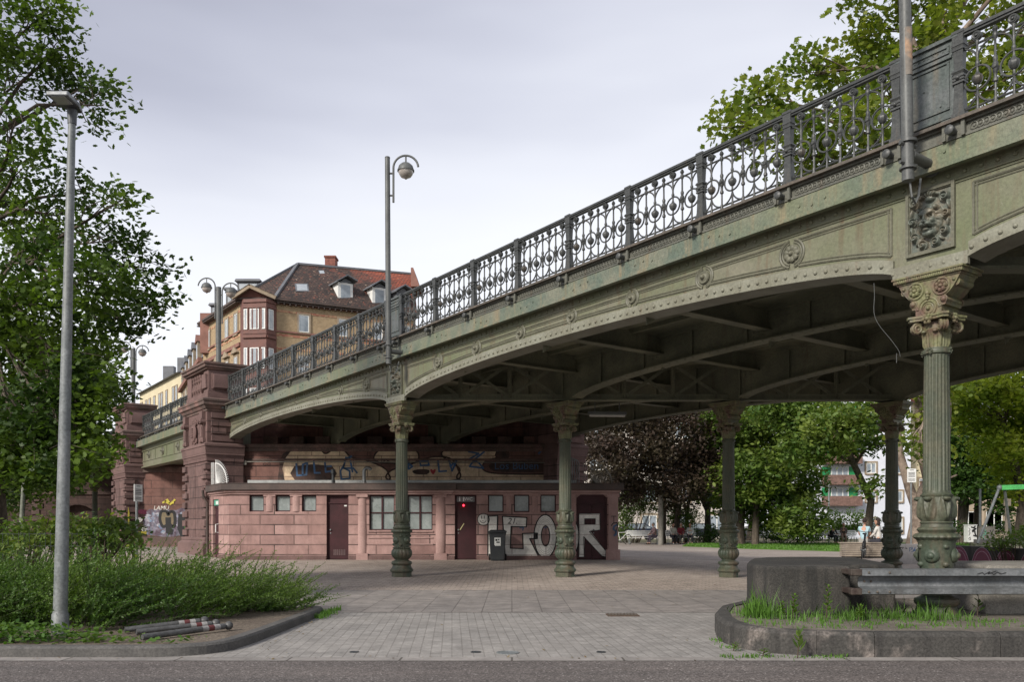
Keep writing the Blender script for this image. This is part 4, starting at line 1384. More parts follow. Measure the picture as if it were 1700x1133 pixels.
segs = [(XL - .03, kx(542)), (kx(578.5), kx(755)), (kx(791), kx(957)), (kx(1008), XR + .03)]
for a, b in segs: mb.box(a, b, -.05, .0, KZ - .1, KZ + .13)
mb.fbox((PL[0], PL[1]), DL, 0, .4, 0, .05, KZ - .1, KZ + .13); mb.fbox((PL[0], PL[1]), DL, .98, 2.03, 0, .05, KZ - .1, KZ + .13)
mb.build('plinth', M['stone_pl'], kiosk, bevel=.01)
mb = MB()                                                         # pilasters and lintel band
for px0, px1 in ((438, 457), (482, 501), (836, 853), (879, 897)):
    xc = (kx(px0) + kx(px1)) / 2; w = (kx(px1) - kx(px0)) / 2; mb = MB()
    mb.lathe([(w * .96, kz(850)), (w * .98, ZT)], 14, (xc, .13, 0)); mb.box(xc - w - .01, xc + w + .01, -.035, .1, ZT - .05, ZT)
    mb.build('pilaster', M['kiosk_pl'], kiosk, smooth=40)
for px0, px1 in ((592, 611), (721, 742)):
    xc = (kx(px0) + kx(px1)) / 2; w = (kx(px1) - kx(px0)) / 2; mb = MB()
    mb.box(xc - w, xc + w, -.07, .02, KZ - .08, KZ + .2); mb.lathe([(w * .92, KZ + .2), (w * .96, 1.0), (w * .9, ZT - .08)], 20, (xc, .1, 0)); mb.box(xc - w, xc + w, -.09, .02, ZT - .08, ZT)
    mb.build('pilaster', M['kiosk_pl'], kiosk, smooth=40)
mb = MB()
mb.box(kx(1010), kx(1026), -.05, .1, KZ + .3, ZT - .04); mb.box(kx(1006), kx(1029), -.09, .1, KZ - .08, KZ + .32); mb.box(kx(1007), kx(1028), -.08, .1, ZT - .08, ZT); mb.build('corner_pilaster', M['kiosk_pl'], kiosk)
mb = MB(); mb.box(kx(945), kx(956), -.04, 0, KZ, ZT); mb.build('pilaster', M['kiosk_pl'], kiosk)
mb = MB(); mb.prism([(kx(957), ZT), (kx(957), ZT - .1), (kx(957) + .12, ZT)], (0, -.02, 0), (1, 0, 0), (0, 0, 1), (0, .3, 0)); mb.build('door_corbel', M['kiosk_pl'], kiosk)
mb = MB(); mb.prism([(kx(1008), ZT), (kx(1008), ZT - .1), (kx(1008) - .12, ZT)], (0, -.02, 0), (1, 0, 0), (0, 0, 1), (0, .3, 0)); mb.build('door_corbel', M['kiosk_pl'], kiosk)
mb = MB()
for k in range(3): mb.box(kx(612) - .02, kx(718) + .02, -.025 - (.02 if k == 0 else 0), 0, kz(886) + .07 - k * .2 - .03, kz(886) + .075 - k * .2)
mb.build('sill_mouldings', M['kiosk_pl'], kiosk)


def outline(o): return [(PL[0] - o * .9, PL[1] + .1), (XL - o * 1.0, -o), (kx(680) - o, -o), (kx(680) - o, -o - .09), (kx(748) + o, -o - .09), (kx(748) + o, -o), (XR + o, -o), (XR + o, 2.68), (PL[0] + .5, 2.68)]


mb = MB(); mb.prism(outline(.06), (0, 0, ZT), (1, 0, 0), (0, 1, 0), (0, 0, .06)); mb.prism(outline(.11), (0, 0, ZT + .06), (1, 0, 0), (0, 1, 0), (0, 0, .08))
mb.build('cornice', M['kiosk_pl'], kiosk, bevel=.012)
mb = MB(); mb.prism(outline(.19), (0, 0, ZT + .14), (1, 0, 0), (0, 1, 0), (0, 0, .19)); mb.prism(outline(.2), (0, 0, ZT + .33), (1, 0, 0), (0, 1, 0), (0, 0, .025))
mb.build('roof', M['roofedge'], kiosk, bevel=.008)
mb = MB(); mb.box(XL + .3, kx(960), .9, 2.6, ZT + .355, ZT + .5); mb.build('roof_upstand', M['zinc'], kiosk)
for i, (a, b, t, bt, k) in enumerate(OPEN):
    a, b, z0, z1 = kx(a), kx(b), max(KZ, kz(bt)), kz(t)
    if k in 'wW':
        f = MB(); w = .035
        f.box(a, a + w, .07, .13, z0, z1); f.box(b - w, b, .07, .13, z0, z1); f.box(a + w, b - w, .07, .13, z0, z0 + w); f.box(a + w, b - w, .07, .13, z1 - w, z1)
        if k == 'W': f.box((a + b) / 2 - .025, (a + b) / 2 + .025, .065, .13, z0 + w, z1 - w); f.box(a + w, (a + b) / 2 - .025, .075, .13, (z0 + z1) / 2 - .02, (z0 + z1) / 2 + .02); f.box((a + b) / 2 + .025, b - w, .075, .13, (z0 + z1) / 2 - .02, (z0 + z1) / 2 + .02)
        f = f.build('window', M['door'], kiosk)
        g = MB(); g.box(a + w, b - w, .105, .115, z0 + w, z1 - w); g.build('pane', M['frost'], f)
    else:
        d = MB(); zl = z1 - .26 if k == 'd' else z1 - .3; dy = .1 if k == 'd' else .05
        if k == 'd': d.box(a + .05, b - .05, dy, dy + .05, KZ + .02, zl - .015)
        else:
            m_ = (a + b) / 2
            d.box(a + .05, m_ - .004, dy, dy + .05, KZ + .02, zl - .015); d.box(m_ + .004, b - .05, dy, dy + .05, KZ + .02, zl - .015)
        dd = d.build('door', M['door'], kiosk, bevel=.004)
        f = MB(); f.box(a, a + .05, dy - .03, dy + .08, KZ, z1); f.box(b - .05, b, dy - .03, dy + .08, KZ, z1); f.box(a + .05, b - .05, dy - .03, dy + .08, z1 - .04, z1); f.box(a + .05, b - .05, dy - .03, dy + .08, zl - .015, zl + .02); f.box(a + .05, b - .05, dy + .01, dy + .04, zl + .02, z1 - .04); f.build('door_frame', M['door'], dd)
        h = MB()
        hx = a + .11 if k == 'd' else (a + b) / 2 + .06
        h.ball((hx, dy - .03, KZ + .93), .028, 10, 6); h.disc((hx, dy, KZ + .83), (0, -1, 0), .018, .02, 10); h.build('handle', M['galv'], dd, smooth=40)
        if i == 3:
            v = MB()
            for q in range(7): v.box(a + .2 + q * .055, a + .232 + q * .055, dy - .006, dy, KZ + .14, KZ + .32)
            v.build('vent_slots', mat('vent_grey', (.11, .07, .07), .6), dd)
            v = MB(); v.box(b - .15, b - .07, dy - .006, dy, zl - .1, zl - .06); v.build('small_sticker', M['white'], dd)
        if i == 6:
            v = MB(); v.bar((a + .15, dy - .005, KZ + .92), (a + .28, dy - .005, KZ + 1.13), .025, .006, up=(0, 1, 0)); v.build('yellow_scratch', mat('pale_yellow', (.55, .5, .25), .6), dd)
            v = MB(); v.box(a + .06, b - .06, dy - .05, dy - .035, zl + .04, z1 - .06); v.build('sign_board', mat('sign_dark', (.16, .15, .15), .5), dd)
            v = MB(); add_text(v, 'WC', .15, (b - .25, dy - .053, (zl + z1) / 2 - .01), (1, 0, 0), (0, 0, 1))
            for q, x in enumerate((a + .15, a + .27)):
                v.ball((x, dy - .055, (zl + z1) / 2 + .05), .018, 8, 4); v.box(x - .018, x + .018, dy - .058, dy - .052, (zl + z1) / 2 - .07, (zl + z1) / 2 + .025)
            v.build('sign_lettering', M['white'], dd)
            m_, nt, p_ = nodes('red_indicator'); p_.inputs['Base Color'].default_value = (.6, .01, .02, 1); p_.inputs['Emission Color'].default_value = (1, .02, .04, 1); p_.inputs['Emission Strength'].default_value = 6
            v = MB(); v.ball((a + .27, dy - .06, zl - .07), .03, 10, 6); v.build('red_indicator', m_, dd)
dmb = MB(); dmb.fbox(PL, DL, 2 - sd1 + .03, 2 - sd0 - .03, -.12, -.07, KZ + .02, kz(843)); sdoor = dmb.build('door', M['door'], kiosk)
dmb = MB(); dmb.fbox(PL, DL, 2 - sd1, 2 - sd0, -.12, -.05, kz(843), kz(828)); dmb.build('door_frame', M['door'], sdoor)
dmb = MB(); dmb.fbox(PL, DL, 2 - sd1 + .06, 2 - sd0 - .06, -.05, -.02, kz(838.5), kz(829)); dmb.build('exit_sign', mat('sign_green', (.06, .3, .2), .5), sdoor)
dmb = MB()
n_ = Vector((DL[1], -DL[0], 0)); c0 = Vector((PL[0], PL[1], 0)) + Vector((DL[0], DL[1], 0)) * (2 - sd0 - .26) + n_ * -.018
for q, (w, h, dx) in enumerate(((.05, .12, 0), (.04, .1, .09), (.03, .12, .15))): dmb.bar(c0 + Vector((DL[0], DL[1], 0)) * dx + Vector((0, 0, kz(834) - h / 2)), c0 + Vector((DL[0], DL[1], 0)) * dx + Vector((0, 0, kz(834) + h / 2)), w, .006)
dmb.build('sign_marks', M['white'], sdoor)
hb = Vector((PL[0], PL[1], 0)) + Vector((DL[0], DL[1], 0)) * (2 - sd0 - .1)
dmb = MB(); dmb.tube([hb + n_ * -.07 + Vector((0, 0, .98)), hb + n_ * .06 + Vector((0, 0, 1.0)), hb + n_ * .06 + Vector((0, 0, 1.25)), hb + n_ * -.07 + Vector((0, 0, 1.27))], .016, 6); dmb.build('pull_handle', M['white'], sdoor)
dmb = MB(); q = Vector((PL[0], PL[1], 0)) + n_ * .1 + Vector((DL[0], DL[1], 0)) * .12
dmb.tube([q + n_ * .15 + Vector((0, 0, ZT + .2)), q + n_ * .12 + Vector((0, 0, ZT - .02)), q + Vector((0, 0, ZT - .2)), q + Vector((0, 0, KZ))], .045, 8); dmb.build('downpipe', M['roofedge'], kiosk, smooth=50)
for k, (px, hh, mt) in enumerate(((543, .38, 'blackpl'), (596, .42, 'zinc'))):
    x = kx(px); dmb = MB()
    if k: dmb.tube([(x, .9, ZT + .35), (x, .9, ZT + .35 + hh)] + [(x + .12 - .12 * math.cos(a), .9, ZT + .35 + hh + .12 * math.sin(a)) for a in np.linspace(.3, 2.6, 7)], .055, 10)
    else: dmb.tube([(x, .9, ZT + .35), (x, .9, ZT + .35 + hh)], .05, 10); dmb.lathe([(.075, ZT + .33 + hh), (.075, ZT + .45 + hh), (.02, ZT + .48 + hh)], 12, (x, .9, 0))
    dmb.build('vent_pipe', M[mt], kiosk, smooth=50)


def C6(x, y): return (kx(680 + x / 3.776), kz(680 + y / 3.776))


wp = MB(); bk = MB(); hl = MB()


def letter(pts, y=0.0, n=1, w=.035):
    P = [C6(*p) for p in pts]
    if n > 1: q = blob(wp, P, y - .003, n=n)
    else:
        wp.prism(P, (0, y - .003, 0), (1, 0, 0), (0, 0, 1), (0, -.004, 0)); q = P
    line(bk, q + [q[0]], w, y - .010)


letter([(492, 672), (552, 668), (548, 800), (560, 952), (490, 952)])
letter([(582, 672), (735, 680), (732, 738), (636, 736), (632, 872), (712, 875), (708, 780), (800, 778), (800, 812), (752, 812), (825, 958), (796, 925), (600, 932), (590, 790)])
el = lambda cx, cy, rx, ry, n=26: [(cx + rx * math.cos(2 * PI * i / n), cy + ry * math.sin(2 * PI * i / n)) for i in range(n)]


def oring(cx, cy, rx, ry, ix, iy, y=0.0):
    o = [C6(*p) for p in el(cx, cy, rx, ry)]; i_ = [C6(*p) for p in el(cx + 2, cy - 3, ix, iy)]; n = len(o)
    for k in range(n):
        l = (k + 1) % n
        wp.prism([o[k], o[l], i_[l], i_[k]], (0, y - .003, 0), (1, 0, 0), (0, 0, 1), (0, -.004, 0))
    line(bk, o + [o[0]], .035, y - .010); line(bk, i_ + [i_[0]], .03, y - .010)
    for f in (.45, .62, .8):
        m_ = [C6(*p) for p in el(cx, cy, ix + (rx - ix) * f, iy + (ry - iy) * f)]
        line(bk if False else hl, m_ + [m_[0]], .008, y - .0075, .002)


oring(850, 798, 70, 136, 26, 64); oring(995, 800, 66, 132, 22, 60)
R_ = [(1062, 655), (1195, 655), (1195, 757), (1128, 768), (1238, 898), (1230, 928), (1205, 920), (1092, 800), (1095, 928), (1062, 928)]
P = [C6(*p) for p in R_]
hole = [C6(*p) for p in ((1098, 687), (1165, 687), (1165, 722), (1098, 722))]
dy = .05
for quad in ([(1062, 655), (1195, 655), (1165, 687), (1098, 687)], [(1195, 655), (1195, 757), (1165, 722), (1165, 687)], [(1195, 757), (1098, 765), (1098, 722), (1165, 722)], [(1062, 655), (1098, 687), (1098, 765), (1095, 928), (1062, 928)], [(1098, 765), (1130, 762), (1238, 898), (1230, 928), (1205, 920), (1098, 802)]):
    wp.prism([C6(*p) for p in quad], (0, dy - .003, 0), (1, 0, 0), (0, 0, 1), (0, -.004, 0))
line(bk, P + [P[0]], .02, dy - .010); line(bk, hole + [hole[0]], .02, dy - .010)
sm_ = [C6(*p) for p in el(463, 692, 37, 37, 20)]
wp.prism(sm_[::-1], (0, -.008, 0), (1, 0, 0), (0, 0, 1), (0, -.003, 0)); line(bk, sm_ + [sm_[0]], .022, -.012)
for x in (452, 468): line(bk, [C6(x, 670), C6(x, 686)], .022, -.014)
line(bk, [C6(442, 700), C6(452, 712), C6(466, 714), C6(480, 700)], .018, -.014); line(bk, [C6(455, 700), C6(466, 702)], .012, -.014)
add_text(bk, '21.', .26, (C6(648, 703)[0], -.014, C6(648, 703)[1]), (1, 0, 0), (0, 0, 1), shear=.25)
wp.build('white_letters', M['wpaint'], kiosk); bk.build('black_outlines', M['black'], kiosk); hl.build('thin_strokes', mat('grey_spray', (.2, .19, .18), .8), kiosk)
mb = MB(); line(mb, [C6(1262, 672), C6(1292, 672)], .02, -.095); line(mb, [C6(1278, 672), C6(1278, 715)], .02, -.095); line(mb, [C6(1262, 730), C6(1275, 715), C6(1298, 712), C6(1302, 735)], .03, -.095); line(mb, [C6(1283, 785), C6(1300, 740)], .018, -.095); mb.build('dark_tag', M['black'], kiosk)
mb = MB(); line(mb, [C6(1298, 725), C6(1280, 735), C6(1275, 752), C6(1292, 765), C6(1292, 785), C6(1280, 792)], .055, -.093); line(mb, [C6(690, 745), C6(715, 742), C6(708, 760)], .03, -.011); line(mb, [C6(845, 745), C6(858, 740)], .03, -.016); mb.build('blue_tag', M['bluespray'], kiosk)

# fan-shaped spiked guards on the kiosk roof


def fan(name, label, o, d, r, m):
    t = thing(name, label, 'spiked guard', o)
    d = Vector((d[0], d[1], 0)); z = Vector((0, 0, 1))
    a = MB(); a.tube([d * (r * math.cos(q)) + z * (r * math.sin(q)) for q in np.linspace(0, PI / 2, 14)], .016, 6); a.tube([(0, 0, 0), d * r], .014, 6); a.tube([(0, 0, 0), z * r * 1.02], .014, 6); a.build('rim', m, t)
    a = MB()
    for q in np.linspace(.04, PI / 2 - .03, 17): a.bar(d * .06 + z * .03, d * (r * 1.16 * math.cos(q)) + z * (r * 1.16 * math.sin(q)), .012, .012)
    for k in range(3): a.bar(d * (-.1 - .07 * k), d * (-.1 - .07 * k) + z * r * 1.05, .014, .014)
    a.build('spikes', m, t)
    return t


fan('spiked_guard', 'grey quarter circle of spikes on the right end of the kiosk roof', (kx(984), KY + .6, ZT + .36), (1, 0), .66, M['conc_lt'])
fan('spiked_guard', 'grey quarter circle of spikes on the left end of the kiosk roof beside the pier', (PL[0] + .25, KY + PL[1] - .15, ZT + .36), (.75, -.66), .72, M['white'])
gt = thing('roof_gate', 'tall curved grey bars beside the spikes at the right end of the kiosk roof', 'gate', (kx(950), KY + .8, ZT + .36))
mb = MB()
for k in range(4):
    x = .06 + k * .07; mb.tube([(x, 0, 0), (x, 0, .72 - k * .03)] + [(x - .1 + .1 * math.cos(a), 0, .72 - k * .03 + .16 * math.sin(a)) for a in np.linspace(.3, PI * .8, 6)], .013, 6)
mb.build('bars', M['galv'], gt)
# ================================================================== HOUSES BEHIND THE BRIDGE
M['ybrick'] = brick('yellow_brick', (.38, .285, .175), (.31, .225, .13), (.28, .21, .14), .26, .075, .008, .5, .9, .004, .18, c3=(.30, .225, .14), pits=12)
M['rband'] = brick('red_pattern_band', (.30, .09, .07), (.46, .34, .2), (.34, .2, .13), .26, .1, .004, .5, .9, .002, .1, pits=12)
M['baywood'] = mat('brown_bay_timber', (.15, .062, .048), .6, 0, (.12, .052, .042), 2, .4, .6, .15, 8)
M['trimst'] = mat('window_stone', (.30, .24, .17), .85, 0, (.24, .19, .14), 2, .4, .6, .15, 8)
M['rtrim'] = mat('red_string_course', (.24, .12, .095), .85)
M['cream_wall'] = mat('cream_render', (.60, .53, .37), .9, 0, (.55, .48, .33), .3, .4, .6, .05, 4)
M['grey_wall'] = mat('pale_grey_render', (.47, .43, .39), .9, 0, (.42, .385, .35), .3, .4, .6, .05, 4)
M['white_wall'] = mat('white_render', (.62, .64, .70), .9, 0, (.56, .58, .64), .3, .4, .6, .05, 4)
M['tan_wall'] = mat('tan_render', (.36, .29, .22), .9, 0, (.31, .25, .19), .4, .4, .6, .08, 4)
M['slate'] = mat('slate_grey', (.13, .135, .15), .6, 0, (.10, .105, .115), 1, .4, .6, .15, 6)
M['shutter'] = mat('green_shutter', (.015, .22, .07), .5, 0, (.012, .18, .06), 2)
M['bbrick'] = brick('brown_balcony_brick', (.19, .105, .085), (.15, .085, .07), (.2, .14, .12), .25, .08, .01, pits=10)


def roofmat():
    m, nt, p = nodes('old_roof_tiles')
    co = coords(nt); uv = coords(nt, 'UV')
    b = N(nt, 'TexBrick'); nt.links.new(uv, b.inputs['Vector']); b.offset = .5
    for k, v in (('Color1', (.028, .02, .018, 1)), ('Color2', (.085, .048, .036, 1)), ('Mortar', (.012, .01, .01, 1))): b.inputs[k].default_value = v
    b.inputs['Scale'].default_value = 1; b.inputs['Brick Width'].default_value = .34; b.inputs['Row Height'].default_value = .24; b.inputs['Mortar Size'].default_value = .022
    b2 = N(nt, 'TexBrick'); nt.links.new(uv, b2.inputs['Vector']); b2.offset = .5
    for k, v in (('Color1', (.32, .082, .045, 1)), ('Color2', (.22, .06, .036, 1)), ('Mortar', (.05, .02, .016, 1))): b2.inputs[k].default_value = v
    b2.inputs['Scale'].default_value = 1; b2.inputs['Brick Width'].default_value = .34; b2.inputs['Row Height'].default_value = .24; b2.inputs['Mortar Size'].default_value = .022
    sp = N(nt, 'SeparateXYZ'); nt.links.new(co, sp.inputs[0])
    g = N(nt, 'Math', operation='MULTIPLY_ADD'); nt.links.new(sp.outputs[2], g.inputs[0]); g.inputs[1].default_value = .075; g.inputs[2].default_value = -1.9
    g2 = N(nt, 'Math', operation='MULTIPLY_ADD'); nt.links.new(sp.outputs[0], g2.inputs[0]); g2.inputs[1].default_value = .035; nt.links.new(g.outputs[0], g2.inputs[2])
    n1 = noise(nt, co, .55, 5, .65)
    a = N(nt, 'Math', operation='ADD'); nt.links.new(n1, a.inputs[0]); nt.links.new(g2.outputs[0], a.inputs[1])
    f = ramp(nt, a.outputs[0], .02, .24)
    c = mix(nt, f, b.outputs[0], b2.outputs[0])
    wn = N(nt, 'TexWhiteNoise'); mp = N(nt, 'Vector Math') if False else None
    n3 = noise(nt, co, 3.2, 2, .5)
    c = mix(nt, ramp(nt, n3, .66, .72, 0, .7), c, (.38, .27, .2))
    c = mix(nt, ramp(nt, n3, .3, .36, .6, 0), c, (.25, .07, .04))
    nt.links.new(c, p.inputs['Base Color']); p.inputs['Roughness'].default_value = .8
    bump(nt, p, ramp(nt, b.outputs[1], 0, 1, 1, 0), .03)
    return m


M['tiles'] = roofmat()


def hit(P, d, px):                                                 # distance along facade line (P, d) met at photo column px
    k = (px - CX) / F
    return (k * P[1] - P[0]) / (d[0] - k * d[1])


def fz(P, d, s, py): return H + (HZ - py) * (P[1] + d[1] * s) / F


def window(root, P, d, s0, s1, z0, z1, style='stone', pane='pane', name='window', lights=2, shutters=False):
    f = MB(); t = .16
    if style == 'stone':
        su = MB(); su.fbox(P, d, s0 - t, s0, 0, .1, z0 - .1, z1 + t); su.fbox(P, d, s1, s1 + t, 0, .1, z0 - .1, z1 + t); su.fbox(P, d, s0, s1, 0, .1, z1, z1 + t); su.fbox(P, d, s0 - .08, s1 + .08, 0, .16, z0 - .14, z0)
    w = .09
    f.fbox(P, d, s0, s0 + w, 0, .06, z0, z1); f.fbox(P, d, s1 - w, s1, 0, .06, z0, z1); f.fbox(P, d, s0 + w, s1 - w, 0, .06, z0, z0 + w); f.fbox(P, d, s0 + w, s1 - w, 0, .06, z1 - w, z1)
    for k in range(1, lights):
        m_ = s0 + (s1 - s0) * k / lights; f.fbox(P, d, m_ - .045, m_ + .045, 0, .065, z0 + w, z1 - w)
    f = f.build(name, M['white'], root)
    g = MB(); g.fbox(P, d, s0 + w, s1 - w, 0, .03, z0 + w, z1 - w); g.build('pane', M[pane], f)
    if style == 'stone': su.build('surround', M['trimst'], f)
    if shutters:
        q = MB(); wd = (s1 - s0) * .5; q.fbox(P, d, s0 - wd - .05, s0 - .05, 0, .05, z0, z1); q.build('shutter', M['shutter'], f); q = MB(); q.fbox(P, d, s1 + .05, s1 + wd + .05, 0, .05, z0, z1); q.build('shutter', M['shutter'], f)
    return f


# --- corner house -------------------------------------------------------------------------------------
house = thing('brick_house', 'yellow brick corner house with brown bay window and mottled red tiled roof', 'house')
CP = (-22.66, 82.0); DR = (.9, .436)
RL = hit(CP, DR, 690)
PR = (CP[0] + DR[0] * RL, CP[1] + DR[1] * RL)
AP = ((400 - CX) * 82.0 / F, 82.0); LL = 12.3
PLh = (AP[0] - .586 * LL, AP[1] + .81 * LL); DLh = (.586, -.81)
ZE = 22.9
inner = [PLh, AP, CP, PR, (PR[0] - 5, PR[1] + 11), (PLh[0] + 8, PLh[1] + 8)]
mb = MB(); mb.prism(inner, (0, 0, -.2), (1, 0, 0), (0, 1, 0), (0, 0, ZE + .2)); mb.build('wall', M['ybrick'], house)
mb = MB()
for py0, py1 in ((514, 517.5), (553.5, 558), (576, 580), (604, 607)):
    z0, z1 = fz(CP, DR, 0, py1), fz(CP, DR, 0, py0); mb.fbox(CP, DR, .02, RL, 0, .03, z0, z1); mb.fbox(PLh, DLh, 0, LL, 0, .03, z0, z1)
mb.build('pattern_band', M['rband'], house)
mb = MB()
for py, h, o in ((551.5, .16, .16), (505, .12, .1)):
    z = fz(CP, DR, 0, py); mb.fbox(CP, DR, .02, RL, 0, o, z, z + h); mb.fbox(PLh, DLh, 0, LL, 0, o, z, z + h)
z = fz(CP, DR, 0, 575); mb.fbox(PLh, DLh, 0, LL, 0, .2, z, z + .35)
mb.build('string_course', M['rtrim'], house)
zw0, zw1 = fz(CP, DR, hit(CP, DR, 504), 552.5), fz(CP, DR, hit(CP, DR, 504), 523.5)
for px0, px1 in ((495.6, 513), (562, 577), (621, 635), (668, 681)):
    for dz in (0, -4.0, -8.2):
        window(house, CP, DR, hit(CP, DR, px0), hit(CP, DR, px1), zw0 + dz, zw1 + dz, lights=1 if dz == 0 else 2)
for s in (1.6, 4.7, 7.6, 10.4):
    for dz in (0, -4.2, -8.4): window(house, PLh, DLh, s, s + 1.05, zw0 + dz - .2, zw1 + dz + .1)
    mb = MB(); mb.prism([(s - .4, zw1 - 3.75), (s + 1.45, zw1 - 3.75), (s + .52, zw1 - 3.1)], (PLh[0], PLh[1], 0), (DLh[0], DLh[1], 0), (0, 0, 1), (DLh[1] * .3, -DLh[0] * .3, 0)); mb.build('window_pediment', M['trimst'], house)
# bay
B0 = ((399 - CX) * 81.9 / F, 81.9); B1 = ((404 - CX) * 81.0 / F, 81.0); B2 = ((442 - CX) * 80.7 / F, 80.7); B3 = ((457.5 - CX) * 81.7 / F, 81.7)
ZB = fz(B1, (1, 0), 0, 497)
mb = MB(); mb.prism([B0, B1, B2, B3, (B3[0], 83), (B0[0], 83)], (0, 0, 6), (1, 0, 0), (0, 1, 0), (0, 0, ZB - 6)); bay = mb.build('bay', M['baywood'], house)


def dd(a, b):
    v = Vector((b[0] - a[0], b[1] - a[1])); l = v.length; return (v.x / l, v.y / l), l


d12, l12 = dd(B1, B2); d23, l23 = dd(B2, B3)
mb = MB()
for py, o, h in ((562, .18, .2), (512, .1, .12), (555, .06, .1), (578, .06, .1), (503, .12, .1)):
    z = fz(B1, d12, 0, py); mb.fbox(B1, d12, -.05, l12 + .05, 0, o, z, z + h); mb.fbox(B2, d23, 0, l23, 0, o, z, z + h)
for k in range(6):
    s = l12 * (k + .5) / 6
    for py0, py1 in ((547, 512), (612, 580)): mb.fbox(B1, d12, l12 * k / 5 - .05, l12 * k / 5 + .05, 0, .07, fz(B1, d12, 0, py0), fz(B1, d12, 0, py1))
mb.build('bay_mouldings', M['baywood'], house)
for py0, py1 in ((547.5, 513.5), (613, 578), (680, 645)):
    z0, z1 = fz(B1, d12, 0, py0), fz(B1, d12, 0, py1)
    for px0, px1 in ((405, 411), (415, 430), (434, 440.5)): window(house, B1, d12, hit(B1, d12, px0), hit(B1, d12, px1), z0, z1, 'plain', 'palepane', lights=1)
    window(house, B2, d23, hit(B2, d23, 445.5), hit(B2, d23, 453.5), z0, z1, 'plain', 'palepane', lights=1)
mb = MB()
pk = W(417, 478, 81.2); e0 = W(388, 497, 81.6); e1 = W(460, 497, 81.6)
for e_ in (e0, e1):
    mb.bar(e_ + Vector((0, -.5, 0)), pk + Vector((0, -.5, 0)), .25, .35); mb.add([e_ + Vector((0, -.7, .18)), pk + Vector((0, -.7, .18)), pk + Vector((0, 7, .18)), e_ + Vector((0, 7, .18))], [(0, 1, 2, 3)])
mb.build('bay_gable_roof', M['trimst'], house)
mb = MB(); mb.add([e0 + Vector((.1, -.1, 0)), e1 + Vector((-.1, -.1, 0)), pk + Vector((0, -.1, -.1)), e0 + Vector((.1, 1, 0)), e1 + Vector((-.1, 1, 0)), pk + Vector((0, 1, -.1))], [(0, 1, 2), (3, 5, 4), (0, 3, 4, 1)]); mb.build('bay_gable', M['baywood'], house)
# roof
H1 = W(494, 439, 88.0); H2 = W(686, 456, 93.0); H3 = Vector((-30.5, 98, H1.z))
ov = .55


def eave(P, n1, n2=None):
    n = Vector((n1[0], n1[1])) if n2 is None else (Vector((n1[0] + n2[0], n1[1] + n2[1])).normalized())
    return Vector((P[0] + n.x * ov, P[1] + n.y * ov, ZE))


nR = (DR[1], -DR[0]); nL = (DLh[1], -DLh[0])
EL, EA, EC, ER = eave(PLh, nL), eave(AP, nL, (0, -1)), eave(CP, nR, (0, -1)), eave(PR, nR)
back = [Vector((PR[0] - 5, PR[1] + 11, ZE)), Vector((PLh[0] + 8, PLh[1] + 8, ZE))]
mb = MB()
mb.add([EC, ER, H2, H1], [(0, 1, 2, 3)]); mb.add([EA, EC, H1], [(0, 1, 2)]); mb.add([EL, EA, H1, H3], [(0, 1, 2, 3)]); mb.add([ER, back[0], H2], [(0, 1, 2)]); mb.add([back[0], back[1], H3, H1, H2], [(0, 1, 2, 3, 4)]); mb.add([back[1], EL, H3], [(0, 1, 2)])
roof = mb.build('roof', M['tiles'], house)
mb = MB()
for a, b in ((EA, EC), (EC, ER), (EL, EA)): mb.bar(a + Vector((0, 0, -.06)), b + Vector((0, 0, -.06)), .22, .2); mb.bar(a + Vector((0, .35, -.28)), b + Vector((0, .35, -.28)), .5, .1)
for k in range(26):
    p = EC.lerp(ER, (k + .5) / 26); mb.box(p.x - .06, p.x + .06, p.y + .1, p.y + .5, p.z - .5, p.z - .25)
mb.build('gutter', M['roofedge'], house)
mb = MB(); mb.bar(H1 + Vector((0, 0, .05)), H2 + Vector((0, 0, .05)), .3, .2); mb.bar(EC + Vector((0, 0, .1)), H1 + Vector((0, 0, .05)), .28, .2); mb.bar(EA + Vector((0, 0, .1)), H1 + Vector((0, 0, .05)), .25, .18); mb.build('ridge_tiles', M['slate'], roof)
c0 = W(541, 446, 90.5); c1 = W(558, 430, 90.5)
mb = MB(); mb.box(c0.x, c1.x, 90, 91.3, c0.z - 1.5, c1.z); mb.box(c0.x - .08, c1.x + .08, 89.9, 91.4, c1.z, c1.z + .18); mb.build('chimney', brick('chimney_brick', (.26, .085, .06), (.2, .065, .05), (.2, .12, .1), .26, .08, .01), roof)
q = W(682, 450, 89); mb = MB(); mb.prism([(0, -1.6), (.9, -1.6), (.25, .35), (0, .35)], (q.x, q.y, q.z), (1, 0, 0), (0, 0, 1), (0, 4, 0)); mb.build('parapet_end', M['rtrim'], roof)


def roofpt(px, py):                                                # photo point on the front roof slope
    n = (ER - EC).cross(H1 - EC); dr = Vector(((px - CX) / F, 1, (HZ - py) / F)); o = Vector((0, 0, H))
    return o + dr * ((EC - o).dot(n) / dr.dot(n))


